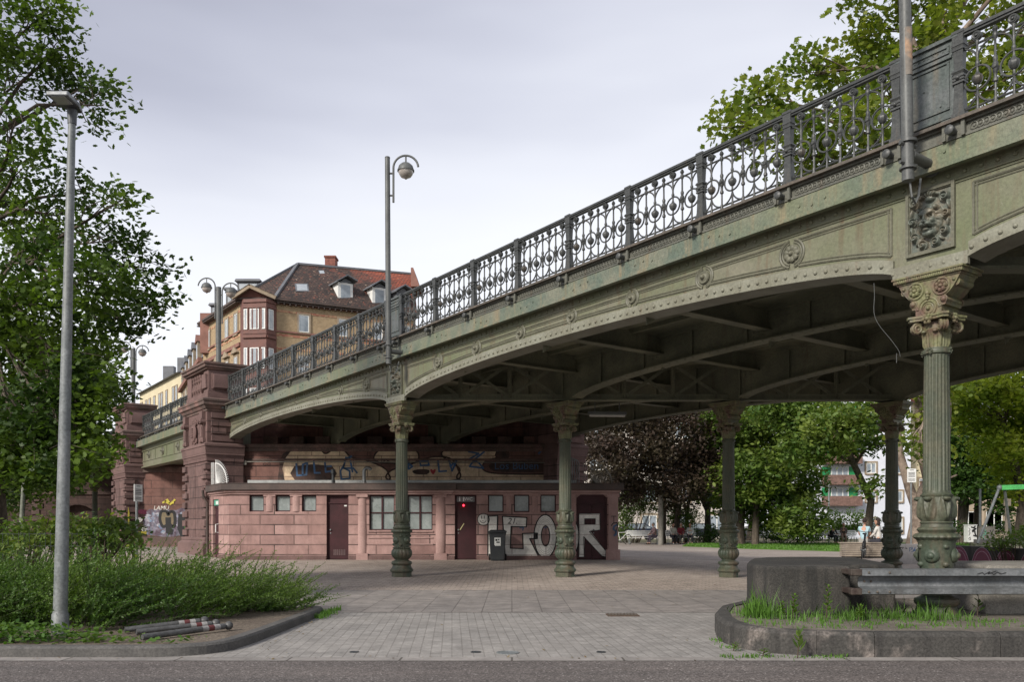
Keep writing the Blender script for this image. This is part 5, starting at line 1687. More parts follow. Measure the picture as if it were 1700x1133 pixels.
for px0, px1, py0, py1, bl_ in ((564, 583, 497, 470, 0), (621, 639, 505, 478, 0), (661, 677, 512, 486, 1)):
    a, b = roofpt(px0, py0), roofpt(px1, py0); v = b - a; w_ = v.length; v.normalize(); h_ = (py0 - py1) * a.y / F
    up = Vector((0, 0, 1)); inn = Vector((-v.y, v.x, 0)).normalized()
    P = (a.x, a.y); d = (v.x, v.y)
    mb = MB(); mb.fbox(P, d, -.18, w_ + .18, -4, 0, a.z - .2, a.z + h_ + .1); dm = mb.build('dormer', M['white'] if not bl_ else M['slate'], roof)
    window(dm, P, d, 0, w_, a.z, a.z + h_, 'plain', 'pane', lights=1) if False else None
    f = MB(); f.fbox(P, d, .12, w_ - .12, 0, .03, a.z + .12, a.z + h_ - .12); f.build('pane', M['pane'], dm)
    mb = MB()
    for sgn in (-1, 1):
        p0 = a + v * (w_ / 2) + up * (h_ + .62); p1 = a + v * (w_ / 2 + sgn * (w_ / 2 + .5)) + up * (h_ + .02)
        mb.add([p0 - inn * .55, p1 - inn * .55, p1 + inn * 4, p0 + inn * 4, p0 - inn * .55 + up * .14, p1 - inn * .55 + up * .14, p1 + inn * 4 + up * .14, p0 + inn * 4 + up * .14], [(0, 1, 2, 3), (4, 7, 6, 5), (0, 4, 5, 1), (1, 5, 6, 2), (2, 6, 7, 3), (3, 7, 4, 0)])
    mb.prism([(0, 0), (w_ + .3, 0), (w_ / 2 + .15, .5)], a - v * .15 + up * h_, v, up, inn * .1); mb.build('dormer_roof', M['slate'], dm)
for px0, px1, py0, py1 in ((491, 513, 486, 473), (530, 540, 457, 451)):
    q = [roofpt(px0, py0), roofpt(px1, py0), roofpt(px1 - 2, py1), roofpt(px0 - 2, py1)]
    nn = (q[1] - q[0]).cross(q[3] - q[0]).normalized(); nn = nn if nn.y < 0 else -nn
    mb = MB(); mb.add([p + nn * .02 for p in q] + [p + nn * .14 for p in q], [(0, 1, 5, 4), (1, 2, 6, 5), (2, 3, 7, 6), (3, 0, 4, 7), (4, 5, 6, 7)]); sk = mb.build('skylight', M['slate'], roof)
    c = sum(q, Vector()) / 4; mb = MB(); mb.add([c + (p - c) * .78 + nn * .15 for p in q], [(0, 1, 2, 3)]); mb.build('pane', M['palepane'], sk)
for px0, px1, py0, py1 in ((375, 387, 510, 482), (350, 359, 530, 508), (394, 430, 487, 468)):
    Y = 84 + (400 - px0) * .16; a = W(px0, py0, Y); b = W(px1, py1, Y)
    mb = MB(); mb.box(a.x, b.x, Y, Y + 3.5, a.z - .5, b.z); mb.frus(a.x - .2, b.x + .2, Y - .3, Y + 4, b.z, a.x - .1, b.x + .1, Y - .2, Y + 4, b.z + .25); dm = mb.build('side_dormer', M['slate'], roof)
    mb = MB(); mb.box(a.x + .2, b.x - .2, Y - .03, Y, a.z + .1, b.z - .2); mb.build('pane', M['palepane'], dm)
mb = MB(); a = W(340, 540, 90.5); mb.box(a.x - .4, a.x + .9, 90.2, 91.5, a.z - 3, a.z + 1.2); mb.build('chimney', M['rtrim'], roof)

# --- row of houses along the ramp --------------------------------------------------------------------
rowh = thing('mansard_house', 'ornate sandstone house with small dormers next to the brick corner house', 'house')
P = (-44.2, 114.5); Q = (-33.6, 92.9); d, l = dd(P, Q)
nrm = Vector((d[1], -d[0]))
mb = MB(); mb.prism([P, Q, (Q[0] + 9, Q[1] + 5), (P[0] + 9, P[1] + 5)], (0, 0, 0), (1, 0, 0), (0, 1, 0), (0, 0, 19.4)); mb.build('wall', M['trimst'], rowh)
mb = MB(); mb.fbox(P, d, 0, l, 0, .45, 19.0, 19.5); mb.fbox(P, d, 0, l, 0, .25, 15.2, 15.5); mb.build('cornice', M['rtrim'], rowh)
mb = MB(); mb.prism([(0, 19.5), (5.5, 19.5), (5, 23.2), (1.1, 22.6)], (P[0], P[1], 0), (-nrm.x, -nrm.y, 0), (0, 0, 1), (d[0] * l, d[1] * l, 0)); mb.build('roof', M['slate'], rowh)
for k in range(5):
    s = 2 + k * 4.4
    dm = MB(); dm.fbox(P, d, s, s + 1.5, -2, .15, 19.5, 21.8); dm = dm.build('dormer', M['trimst'], rowh)
    mb = MB(); mb.prism([(s - .3, 21.8), (s + 1.8, 21.8), (s + .75, 22.7)], (P[0] + nrm.x * .3, P[1] + nrm.y * .3, 0), (d[0], d[1], 0), (0, 0, 1), (-nrm.x * 2.4, -nrm.y * 2.4, 0)); mb.build('dormer_roof', M['rtrim'] if k == 4 else M['slate'], dm)
    mb = MB(); mb.fbox(P, d, s + .3, s + 1.2, .15, .18, 19.8, 21.5); mb.build('pane', M['pane'], dm)
    for z in (16.2, 12): window(rowh, P, d, s, s + 1.2, z, z + 2.2)
for k in range(3):
    mb = MB(); p = Vector((P[0], P[1])) + Vector(d) * (3 + 8 * k) - nrm * 3.5; mb.box(p.x - .6, p.x + .6, p.y - .5, p.y + .5, 22, 24.6); mb.build('chimney', M['rtrim'], rowh)
cream = thing('cream_house', 'plain cream house with a row of narrow windows, seen past the second pier', 'house')
Q = ((301 - CX) * 115.5 / F, 115.5); P = (Q[0] - .586 * 24, Q[1] + .81 * 24); d = (.586, -.81); nrm = Vector((d[1], -d[0]))
mb = MB(); mb.prism([P, Q, (Q[0] + 9, Q[1] + 6), (P[0] + 9, P[1] + 6)], (0, 0, 0), (1, 0, 0), (0, 1, 0), (0, 0, 21.9)); mb.build('wall', M['cream_wall'], cream)
mb = MB(); mb.prism([(-.6, 21.9), (8, 21.9), (5, 24.0)], (P[0], P[1], 0), (-nrm.x, -nrm.y, 0), (0, 0, 1), (d[0] * 24, d[1] * 24, 0)); mb.build('roof', M['slate'], cream)
for s in (1, 4, 6.2, 9, 12, 13.4, 16, 19.6, 21.2):
    for z in (18.3, 14.6, 11): window(cream, P, d, s, s + .95, z, z + 2.1, 'stone', 'pane', lights=1)
for s in (8, 16):
    mb = MB(); p = Vector((P[0], P[1])) + Vector(d) * s - nrm * 2.5; mb.box(p.x - .8, p.x + .8, p.y - .5, p.y + .5, 22.5, 25.4); mb.build('chimney', M['slate'], cream)

# --- houses across the park -----------------------------------------------------------------------------


def block(name, label, px0, px1, Y, ztop, wall, roofm, wins, zs, gh=0, depth=10):
    t = thing(name, label, 'house')
    x0, x1 = (px0 - CX) * Y / F, (px1 - CX) * Y / F
    mb = MB(); mb.box(x0, x1, Y, Y + depth, -.2, ztop); mb.build('wall', wall, t)
    mb = MB(); mb.prism([(-.5, ztop), (depth + .5, ztop), (depth / 2, ztop + 4)], (x0 - .3, Y, 0), (0, 1, 0), (0, 0, 1), (x1 - x0 + .6, 0, 0)); mb.build('roof', roofm, t)
    for px, w_, sh in wins:
        x = (px - CX) * Y / F
        for z, h_ in zs: window(t, (x, Y), (1, 0), -w_ / 2, w_ / 2, z, z + h_, 'stone' if not sh else 'plain', 'pane', lights=2, shutters=sh)
    return t


block('grey_house', 'pale grey rendered house behind the purple leaved tree', 960, 1232, 86, 13.5, M['grey_wall'], M['tiles'], [(990, 1.4, 0), (1078, 1.5, 0), (1133, 1.5, 0), (1190, 1.5, 0)], [(.6, 1.7), (3.6, 1.8), (6.8, 1.8), (10, 1.8)])
wh = block('white_house', 'white house with green shutters and brick balconies across the park', 1325, 1512, 88, 15.5, M['white_wall'], M['tiles'], [(1446, 1.0, 0), (1490, 1.0, 0)], [(3.7, 1.1), (9.6, 1.1), (6.6, 1.1), (12.6, 1.1), (.5, 1.5)])
for z in (3.4, 5.55, 7.7, 9.9, 12.1):
    x0 = (1364 - CX) * 88 / F; x1 = (1425 - CX) * 88 / F
    mb = MB(); mb.box(x0, x1, 86.9, 88, z - .15, z - .02); mb.box(x0, x0 + .12, 86.9, 88, z, z + .85); mb.box(x1 - .12, x1, 86.9, 88, z, z + .85); mb.box(x0 + .12, x1 - .12, 86.9, 87.05, z - .02, z + .85); mb.build('balcony', M['bbrick'], wh)
    window(wh, ((1394 - CX) * 88 / F, 88), (1, 0), -.9, .9, z + .3, z + 1.75, 'plain', 'pane', lights=3, shutters=True)
mb = MB(); q = W(1405, 690, 90); mb.box(q.x - .9, q.x + .9, 91, 92, q.z - 5, q.z + 2.5); mb.build('chimney', brick('tall_chimney_brick', (.4, .12, .07), (.32, .09, .06), (.3, .2, .15), .26, .08, .01), wh)
block('red_quoin_house', 'narrow cream house with red brick quoins between the white and tan houses', 1513, 1556, 90, 14, M['cream_wall'], M['tiles'], [(1535, 1.2, 0)], [(1, 1.8), (4.4, 1.8), (8, 1.8), (11, 1.8)])
tn = block('tan_house', 'pale house with tan ground floor behind the swing frame', 1557, 1800, 88, 13, M['grey_wall'], M['slate'], [(1575, 1.6, 0), (1607, 1.7, 0), (1650, 1.7, 0), (1700, 1.7, 0), (1750, 1.7, 0)], [(.8, 1.9), (5.6, 1.7), (9, 1.7)])
mb = MB(); mb.box((1556 - CX) * 88 / F, (1801 - CX) * 88 / F, 87.97, 88, 0, 4.4); mb.build('ground_floor', M['tan_wall'], tn)
# ================================================================== TREES AND PLANTS
SHAPES = {
    'lobed': np.array([(0, -.5), (.11, -.32), (.28, -.24), (.22, -.06), (.34, .1), (.2, .2), (.16, .4), (0, .5), (-.16, .4), (-.2, .2), (-.34, .1), (-.22, -.06), (-.28, -.24), (-.11, -.32)]),
    'plane': np.array([(0, -.45), (.2, -.3), (.5, -.1), (.28, .08), (.3, .35), (.1, .25), (0, .5), (-.1, .25), (-.3, .35), (-.28, .08), (-.5, -.1), (-.2, -.3)]),
    'oval': np.array([(0, -.5), (.22, -.2), (.24, .12), (0, .5), (-.24, .12), (-.22, -.2)]),
    'rhomb': np.array([(0, -.5), (.3, 0), (0, .5), (-.3, 0)])}
M['lf_left'] = leafmat('dark_oak_leaves', (.022, .048, .010), (.048, .088, .015), (.125, .195, .025), .38)
M['lf_plane'] = leafmat('plane_leaves', (.13, .175, .026), (.24, .265, .048), (.09, .145, .024), .52)
M['lf_beech'] = leafmat('purple_beech_leaves', (.034, .025, .019), (.062, .041, .031), (.055, .045, .026), .22)
M['lf_green'] = leafmat('mid_green_leaves', (.048, .10, .02), (.125, .19, .036), (.18, .23, .045), .36)
M['lf_deep'] = leafmat('deep_green_leaves', (.034, .078, .015), (.065, .12, .022), None, .3)
M['lf_bright'] = leafmat('bright_green_leaves', (.075, .16, .02), (.12, .21, .03), (.15, .22, .03), .4)
M['lf_yel'] = leafmat('yellow_green_leaves', (.20, .26, .028), (.32, .36, .045), (.14, .21, .025), .5)
M['lf_shrub'] = leafmat('shrub_leaves', (.034, .082, .014), (.085, .16, .024), (.125, .195, .03), .32)
M['lf_ivy'] = leafmat('ground_ivy_leaves', (.05, .12, .02), (.09, .17, .025), (.12, .18, .03), .35)
M['twig'] = mat('twig', (.07, .05, .035), .9)


def leafcloud(C, size, shape, flat=.5, sz_var=.3):
    n = len(C); sh = SHAPES[shape]
    nr = NPR.normal(0, 1, (n, 3)); nr[:, 2] = np.abs(nr[:, 2]) * (1 + flat) + flat * .6
    nr /= np.linalg.norm(nr, axis=1)[:, None]
    a = np.cross(nr, NPR.normal(0, 1, (n, 3))); a /= np.linalg.norm(a, axis=1)[:, None] + 1e-9
    b = np.cross(nr, a)
    s = size * NPR.uniform(1 - sz_var, 1 + sz_var, n)
    droop = NPR.uniform(-.15, .25, n)
    V = C[:, None, :] + (a[:, None, :] * sh[None, :, 0:1] + b[:, None, :] * sh[None, :, 1:2] - nr[:, None, :] * (sh[None, :, 0:1] ** 2 * droop[:, None, None] * 1.4)) * s[:, None, None]
    return V


def blobpts(c, r, ncl, m, sig, hollow=.45):
    d = NPR.normal(0, 1, (ncl, 3)); d /= np.linalg.norm(d, axis=1)[:, None]
    rad = NPR.uniform(hollow, 1.0, ncl) ** .6
    cl = np.array(c) + d * rad[:, None] * np.array(r)
    k = NPR.poisson(m, ncl).clip(3)
    P = np.repeat(cl, k, axis=0)
    return cl, P + NPR.normal(0, 1, P.shape).clip(-1.7, 1.7) * np.array([sig, sig, sig * .62])


def tree(name, label, trunk, tr, blobs, leaf, shape, lm, bark='bark', sig=.35, per=20, dens=1.0, limb=.09, group=None, twigs=5, flat=.5, thin=None):
    """trunk: list of points; blobs: (centre, radii) in metres"""
    t = thing(name, label, 'tree', trunk[0], group=group)
    o = Vector(trunk[0])
    mb = MB()
    pts = [Vector(p) - o for p in trunk]; m = len(pts)
    mb.tube(pts, [tr * (1.25 if i == 0 else 1 - .45 * i / (m - 1)) for i in range(m)], 12)
    allp = []
    tp = pts[-1]
    for c, r in blobs:
        c_ = Vector(c) - o
        area = r[0] * r[2] * PI
        ncl = max(4, int(area / (sig * sig * 3.2) * dens * 2.6 * (thin[1] if thin and c[2] > thin[0] else 1)))
        cl, P = blobpts(c_, r, ncl, per, sig)
        allp.append(P)
        k = min(range(m), key=lambda i: (pts[i] - c_).length + (0 if pts[i].z < c_.z else 3)); st = pts[max(k, m // 2)]
        mid = st.lerp(c_, .5) + Vector((random.uniform(-.1, .1), random.uniform(-.1, .1), .12)) * (c_ - st).length
        mb.tube([st, st.lerp(mid, .6), mid, mid.lerp(c_, .6), c_], [limb, limb * .85, limb * .65, limb * .45, limb * .22], 7)
        for q in range(min(twigs, ncl)):
            e_ = Vector(cl[q]); a_ = mid.lerp(c_, random.uniform(.2, 1))
            mb.tube([a_, a_.lerp(e_, .5) + Vector((random.uniform(-.15, .15), random.uniform(-.15, .15), random.uniform(-.05, .2))), e_], [limb * .3, limb * .2, limb * .08], 5)
    mb.build('trunk', M[bark], t, smooth=60, uv=False)
    polymesh('crown', leafcloud(np.concatenate(allp), leaf, shape, flat), M[lm], t)
    return t


def pb(lst, Y, yd, rng):                                           # photo blobs -> metres, spread in depth
    out = []
    for px, py, rx, ry in lst:
        y = Y + rng.uniform(-yd, yd); p = W(px, py, y)
        out.append((tuple(p), (rx * y / F, max(rx, ry) * y / F * .9, ry * y / F)))
    return out


rg = random.Random(5)
T1 = pb([(10, 50, 85, 60), (80, 20, 55, 30), (105, 75, 40, 40), (40, 130, 80, 45), (172, 175, 38, 42), (130, 150, 30, 20), (20, 215, 70, 40), (30, 275, 60, 30), (20, 335, 70, 45), (100, 360, 55, 45), (150, 320, 60, 22), (205, 330, 14, 14),
         (180, 400, 60, 42), (60, 430, 85, 50), (245, 445, 48, 24), (265, 505, 40, 22), (150, 470, 75, 45), (40, 520, 90, 55), (195, 528, 48, 28), (105, 560, 85, 55), (30, 620, 90, 60), (130, 630, 70, 50), (178, 645, 34, 26),
         (80, 690, 95, 55), (140, 705, 40, 40), (20, 750, 70, 45), (110, 765, 60, 38), (60, 400, 60, 40), (50, 778, 75, 28), (140, 735, 45, 35), (20, 800, 40, 20), (90, 740, 60, 40)], 13.6, 1.5, rg)
T1 += pb([(-90, 100, 90, 90), (-100, 300, 100, 90), (-110, 520, 100, 90), (-90, 700, 90, 70)], 14, 1.5, rg)
tree('oak_tree', 'tall dark green tree at the left edge hanging over the bridge piers', [(-8.95, 14.8, 0), (-9.0, 14.8, 1.6), (-9.05, 14.7, 3.2), (-9.1, 14.6, 4.8), (-9.1, 14.5, 6.2), (-9.0, 14.4, 7.6)], .25, T1, .098, 'lobed', 'lf_left', sig=.18, per=36, dens=1.7, limb=.04, twigs=8, thin=(5.1, .5))
tree('young_tree', 'young tree with a thin pale trunk at the left behind the wire fence', [(-8.3, 14.5, .1), (-8.32, 14.5, 1.0), (-8.25, 14.5, 2.2), (-8.2, 14.5, 3.2)], .042, pb([(20, 700, 50, 30), (70, 720, 40, 30)], 14.5, .4, rg), .10, 'lobed', 'lf_left', 'bark_yng', sig=.2, per=20, dens=.6, limb=.025)

T2 = pb([(1500, 40, 90, 55), (1425, 120, 70, 45), (1345, 125, 55, 30), (1310, 170, 50, 35), (1245, 175, 45, 40), (1225, 212, 38, 30), (1300, 245, 70, 40), (1400, 215, 75, 55), (1480, 150, 70, 60), (1545, 110, 50, 50), (1565, 35, 38, 40), (1665, 25, 40, 28), (1680, 120, 50, 60), (1610, 150, 60, 45), (1650, 200, 60, 40),
         (1360, 300, 60, 30), (1460, 270, 60, 35), (1480, -40, 100, 45), (1660, -50, 80, 45), (1560, 220, 60, 50), (1780, 60, 90, 90), (1790, -60, 90, 70)], 30, 2.5, rg)
T2 += pb([(1525, 640, 28, 30), (1540, 690, 26, 25), (1518, 735, 18, 16), (1560, 640, 40, 30), (1545, 760, 14, 10)], 30, .8, rg)
tree('plane_tree', 'large plane tree with mottled forked trunk rising behind the bridge railing', [(14.6, 31, -.1), (14.75, 31, 1.2), (15.0, 31, 2.4), (15.5, 31, 3.4), (15.6, 31, 5.5), (15.3, 30.8, 8), (15, 30.5, 11), (14.6, 30.3, 14), (14.5, 30, 17)], .36, T2, .235, 'plane', 'lf_plane', 'bark_pl', sig=.38, per=24, dens=1.15, limb=.11, twigs=8)
mb = MB()
pt = bpy.data.objects['plane_tree']
for pts, r in (([(.2, 0, 1.6), (-.1, .2, 2.6), (-.45, .3, 4), (-.6, .3, 6)], [.22, .17, .14, .11]), ([(.55, 0, 2.7), (.1, -.1, 4.2), (.05, -.1, 6)], [.2, .16, .12]), ([(.9, 0, 2.9), (1.5, 0, 3.15)], [.05, .03])):
    mb.tube(pts, r, 10)
mb.build('limb', M['bark_pl'], pt, smooth=60, uv=False)

BG = [
    ('beech_tree', 'dark purple leaved tree to the right of the kiosk', (11.2, 58.5, 0), .24, [(1050, 735, 70, 42), (1110, 725, 60, 42), (1008, 765, 42, 45), (1155, 785, 40, 38), (1080, 795, 70, 30), (1080, 685, 85, 28), (985, 720, 35, 40), (1030, 810, 40, 28), (1130, 825, 45, 20), (1170, 740, 30, 40)], 53, .23, 'oval', 'lf_beech', 'bark', .42),
    ('maple_tree', 'broad dense green tree behind the third column', (14.3, 54, 0), .34, [(1235, 695, 75, 42), (1195, 740, 45, 45), (1285, 735, 70, 50), (1245, 790, 65, 45), (1315, 790, 55, 50), (1285, 845, 50, 42), (1215, 830, 35, 30), (1330, 860, 42, 35)], 53, .28, 'oval', 'lf_green', 'bark', .42),
    ('lime_tree', 'green tree with long leaning boughs between the two right rear columns', (19.5, 47, 0), .25, [(1340, 690, 75, 38), (1395, 715, 60, 36), (1440, 690, 55, 32), (1340, 745, 45, 30), (1415, 745, 34, 18), (1442, 805, 18, 14), (1300, 680, 50, 30), (1462, 735, 22, 14)], 45, .26, 'oval', 'lf_green', 'bark', .42),
    ('chestnut_tree', 'bushy dark green tree beyond the swing with a bright top', (30.5, 58, 0), .3, [(1590, 770, 45, 40), (1640, 780, 45, 36), (1600, 720, 50, 42), (1675, 830, 30, 30), (1610, 815, 40, 14)], 58, .3, 'oval', 'lf_deep', 'bark', .45),
    ('sunny_tree', 'yellow green tree filling the right edge beyond the bridge', (25.5, 43, .3), .3, [(1640, 680, 70, 48), (1690, 740, 45, 50), (1620, 640, 60, 25), (1700, 640, 60, 40), (1585, 660, 45, 38), (1690, 800, 30, 28), (1750, 720, 60, 70), (1655, 745, 35, 28)], 43, .26, 'oval', 'lf_yel', 'bark', .42),
    ('back_tree', 'green tree farthest back between the beech and the white house', (19.5, 70, 0), .3, [(1180, 690, 50, 35), (1260, 680, 60, 30), (1180, 810, 30, 25), (1300, 760, 30, 30)], 68, .32, 'oval', 'lf_bright', 'bark', .5),
    ('shade_tree', 'dark tree in the deep shade beyond the left trees', (-26, 45, 0), .3, [(60, 800, 50, 24), (110, 790, 36, 24), (10, 830, 40, 24), (30, 690, 60, 50), (90, 640, 60, 60), (100, 720, 60, 45), (20, 770, 50, 40), (150, 620, 40, 40), (-60, 700, 60, 70), (175, 665, 36, 26)], 44, .2, 'lobed', 'lf_left', 'bark', .42),
]
for nm, lb, base, tr, lst, Y, leaf, shp, lm, bk_, sig in BG:
    bl_ = pb(lst, Y, 2.2, rg)
    zc = np.mean([b[0][2] for b in bl_]); xc = np.mean([b[0][0] for b in bl_])
    tree(nm, lb, [base, (base[0] + .05, base[1], 1.2), (base[0] + .2, base[1], 2.6), ((base[0] + xc) / 2, (base[1] + Y) / 2, zc * .75), (xc, Y, zc)], tr, bl_, leaf, shp, lm, bk_, sig=sig, per=26, dens=3.0, limb=.09, twigs=4)
for k, (px, Y, r, h, lean, lb) in enumerate(((1102, 58, .14, 4.6, .1, 'slim trunk under the purple crown, left of the seated group'), (1122, 60, .17, 4.4, 0, 'straight trunk under the purple crown behind the seated group'), (1138, 61, .12, 4.8, .5, 'leaning thin trunk under the purple crown'), (1175, 60, .2, 3, 0, 'forked trunk standing in front of the pale grey house'), (1254, 53, .2, 3.4, .1, 'second trunk under the broad green tree'), (1596, 60, .24, 3.6, 0, 'dark trunk before the tan house, left one'), (1622, 60, .26, 3.6, .1, 'dark trunk before the tan house, right one'))):
    x = (px - CX) * Y / F
    t = thing('park_tree', 'park tree: ' + lb, 'tree', (x, Y, -.1), group='slim park trees')
    mb = MB()
    if px == 1175:
        mb.tube([(0, 0, 0), (0, 0, 2.4)], [.26, .2], 10); mb.tube([(0, 0, 2.3), (-.6, 0, 3.6), (-1.0, 0, 5)], [.17, .13, .1], 8); mb.tube([(0, 0, 2.3), (.35, 0, 3.8), (.5, 0, 5.4)], [.17, .14, .1], 8)
    else: mb.tube([(0, 0, 0), (lean * .3, 0, h * .5), (lean, 0, h)], [r * 1.2, r, r * .8], 10)
    mb.build('trunk', M['bark'], t, smooth=60, uv=False)
    c = [((lean, 0, h + 1.2), (1.6, 1.4, .9)), ((lean + .9, .3, h + .5), (.9, .9, .6))]
    P = np.concatenate([blobpts(a, b, 60, 24, .35)[1] for a, b in c])
    polymesh('crown', leafcloud(P, .26, 'oval'), M['lf_beech' if k < 3 else 'lf_green' if k < 5 else 'lf_deep'], t)


def bush(name, label, lst, Y, leaf, lm, sig=.2, per=24, dens=2.4, cat='bush', shape='oval', yd=.4, stems=8, group=None):
    b = pb(lst, Y, yd, rg)
    c = Vector(b[0][0]); base = (c.x, c.y, 0)
    t = thing(name, label, cat, base, group=group); o = Vector(base)
    P = []; mb = MB()
    for ce, r in b:
        cl, p = blobpts(Vector(ce) - o, r, max(5, int(r[0] * r[2] * PI / (sig * sig * 3) * dens)), per, sig, .2); P.append(p)
        for q in range(min(stems, len(cl))):
            e_ = Vector(cl[q]); mb.tube([(e_.x * .4, e_.y * .4, 0), (e_.x * .8, e_.y * .8, max(.02, e_.z * .6)), e_], [.02, .014, .006], 5)
    P = np.concatenate(P); P = P[P[:, 2] > .02]
    mb.build('stems', M['twig'], t, uv=False); polymesh('foliage', leafcloud(P, leaf, shape), M[lm], t)
    return t


bush('round_bush', 'bright green bush below the brick balconies', [(1405, 868, 36, 22), (1390, 885, 30, 16)], 62, .16, 'lf_bright')
bush('round_bush', 'green bush right behind the group seated on the bench', [(1130, 858, 38, 24)], 60, .16, 'lf_green')
bush('tall_bush', 'tall green shrub right of the kiosk corner', [(1040, 838, 34, 32), (1062, 815, 40, 20), (1030, 880, 26, 26), (1075, 838, 20, 16)], 60, .15, 'lf_green')
bush('low_bush', 'low bush with brown twigs right of the bench group', [(1165, 890, 24, 15), (1185, 885, 18, 14)], 58, .14, 'lf_deep')
bush('dark_bush', 'dark bush beside the metal frame under the broad tree', [(1300, 885, 40, 20), (1340, 890, 26, 14), (1355, 875, 16, 14)], 57, .15, 'lf_deep')
bush('rear_bush', 'small bush behind the man in the light blue shirt', [(1453, 872, 16, 14)], 60, .13, 'lf_deep')
bush('cabinet_bush', 'bush behind the sprayed utility cabinets', [(1595, 876, 26, 12), (1640, 882, 16, 10), (1670, 880, 24, 14)], 52, .14, 'lf_deep')
bush('cover_bush', 'leafy green ground cover spilling over the purple sprayed wall', [(1680, 898, 40, 12), (1655, 904, 22, 8), (1710, 890, 30, 18)], 21.5, .09, 'lf_green', .12)

# --- the low spreading shrub in the front bed: arching shoots with small leaves -------------------------


def shoots(n, fbase, leaf, per, length, lean, rise, arch_, spread=.35):
    B = np.array([fbase() for _ in range(n)]); L_out = B[:, 3:5] if B.shape[1] > 3 else None; B = B[:, :3]; L = NPR.uniform(length[0], length[1], n)
    D = np.stack([NPR.normal(lean[0], spread, n), NPR.normal(lean[1], spread, n), NPR.uniform(rise[0], rise[1], n)], 1)
    if L_out is not None: D[:, :2] += L_out * 1.5
    D /= np.linalg.norm(D, axis=1)[:, None]
    t = np.linspace(.12, 1, per)
    P = B[:, None, :] + D[:, None, :] * (L[:, None, None] * t[None, :, None]); P[:, :, 2] -= arch_ * (L[:, None] * t[None, :]) ** 2
    sd = np.cross(D, np.array([0, 0, 1.0])); sd /= np.linalg.norm(sd, axis=1)[:, None] + 1e-9
    ang = NPR.uniform(0, 2 * PI, (n, per)); up = np.cross(sd, D)
    off = sd[:, None, :] * np.cos(ang)[:, :, None] + up[:, None, :] * np.sin(ang)[:, :, None]
    ax = off * .75 + D[:, None, :] * .6; ax /= np.linalg.norm(ax, axis=2)[:, :, None]
    wd_ = np.cross(ax, off + NPR.normal(0, .5, off.shape)); wd_ /= np.linalg.norm(wd_, axis=2)[:, :, None] + 1e-9
    s = leaf * NPR.uniform(.6, 1.25, (n, per))[:, :, None] * (1 - .45 * t[None, :, None])
    q = np.stack([P, P + ax * s * .5 + wd_ * s * .26, P + ax * s, P + ax * s * .5 - wd_ * s * .26], 2)
    stems = [(B[i], P[i, per // 2], P[i, -1]) for i in range(n)]
    return q.reshape(-1, 4, 3), stems


def shrub_ok():
    while True:
        x = random.uniform(-11.5, -3.25); y = random.uniform(9.0, 12.3)
        if x > -4.3 and y < 9.4: continue
        return x, y


PLANTS = [shrub_ok() + (random.uniform(.7, 1.25),) for _ in range(120)]


def shrub_base():
    px_, py_, k = random.choice(PLANTS)
    dx, dy = random.gauss(0, .16), random.gauss(0, .16); x, y = px_ + dx, max(8.95, py_ + dy)
    h = .30 * k * (1 - max(0, (x + 4.7) / 1.65) ** 2) * min(1, (y - 8.6) / .8) + .04
    return (x, y, random.uniform(.04, max(.1, h * 1.5)), dx, dy)


q1, st1 = shoots(6200, shrub_base, .046, 44, (.30, .80), (.58, -.16), (.25, .85), .14)
q2, st2 = shoots(420, shrub_base, .044, 50, (.75, 1.1), (.62, -.12), (.45, 1.0), .16)
q1 = np.concatenate([q1, q2]); st1 = st2 + st1
sh = thing('spreading_shrub', 'low dense green shrub with arching feathery shoots in the front bed', 'shrub', (0, 0, 0))
polymesh('foliage', q1, M['lf_shrub'], sh)
mb = MB()
for a, b, c in st1[:2600]: mb.tube([a, b, c], [.005, .0035, .0015], 4, caps=False)
mb.build('stems', mat('green_stem', (.05, .07, .022), .9), sh, uv=False)
# leafy ground cover along the kerb
n = 5200; X = NPR.uniform(-9.5, -3.1, n); Yy = 8.05 + NPR.beta(1.2, 2.2, n) * .75; keep = NPR.uniform(0, 1, n) < np.clip((-3.4 - X) / 1.6, .12, 1); X, Yy = X[keep], Yy[keep]
keep = ~((X > -4.0) & (Yy > 8.3) & (NPR.uniform(0, 1, len(X)) < .6)); X, Yy = X[keep], Yy[keep]
Zz = .09 + NPR.uniform(0, .16, len(X)) * np.clip((-3.2 - X) / 1.5, .15, 1)
tag(polymesh('ground_ivy', leafcloud(np.stack([X, Yy, Zz], 1), .06, 'lobed', 1.0), M['lf_ivy']), 'leafy low ground cover creeping along the left kerb', 'ground cover', kind='stuff')
# undergrowth behind the fence
bush('undergrowth', 'wild green undergrowth behind the wire fence at the left', [(20, 890, 60, 26), (90, 880, 60, 26), (170, 875, 55, 22), (40, 905, 70, 16), (130, 900, 70, 20), (210, 880, 36, 18), (-60, 890, 60, 40)], 13.6, .09, 'lf_green', .13, 22, 2.4, 'plants', 'lobed', .5)
bush('dark_laurel', 'dark glossy leaved plant in front of the wire fence', [(165, 895, 24, 22), (185, 905, 16, 14)], 12.7, .09, 'lf_left', .1, 20, 2.2, 'plant', 'oval', .15)
bush('street_bush', 'sunlit green bush at the foot of the second pier', [(225, 905, 40, 14), (140, 870, 40, 18)], 17, .10, 'lf_bright', .14, 20, 1.8, 'plants', 'lobed', .4)
t = thing('tall_weed', 'tall yellow green weed stalks rising before the dark arches', 'plant', (-9.6, 19.5, 0)); mb = MB(); P = []
for dx, h in ((-.9, 1.35), (-.55, 1.2), (-.2, 1.5), (.2, 1.35), (.55, 1.45), (.95, 1.0)):
    mb.tube([(dx * .8, 0, 0), (dx * .9, .05, h * .6), (dx + .12, 0, h)], [.012, .01, .005], 5)
    P += [(dx * .9 + random.gauss(.05, .07), random.gauss(0, .07), h * random.uniform(.35, 1.03)) for _ in range(34)]
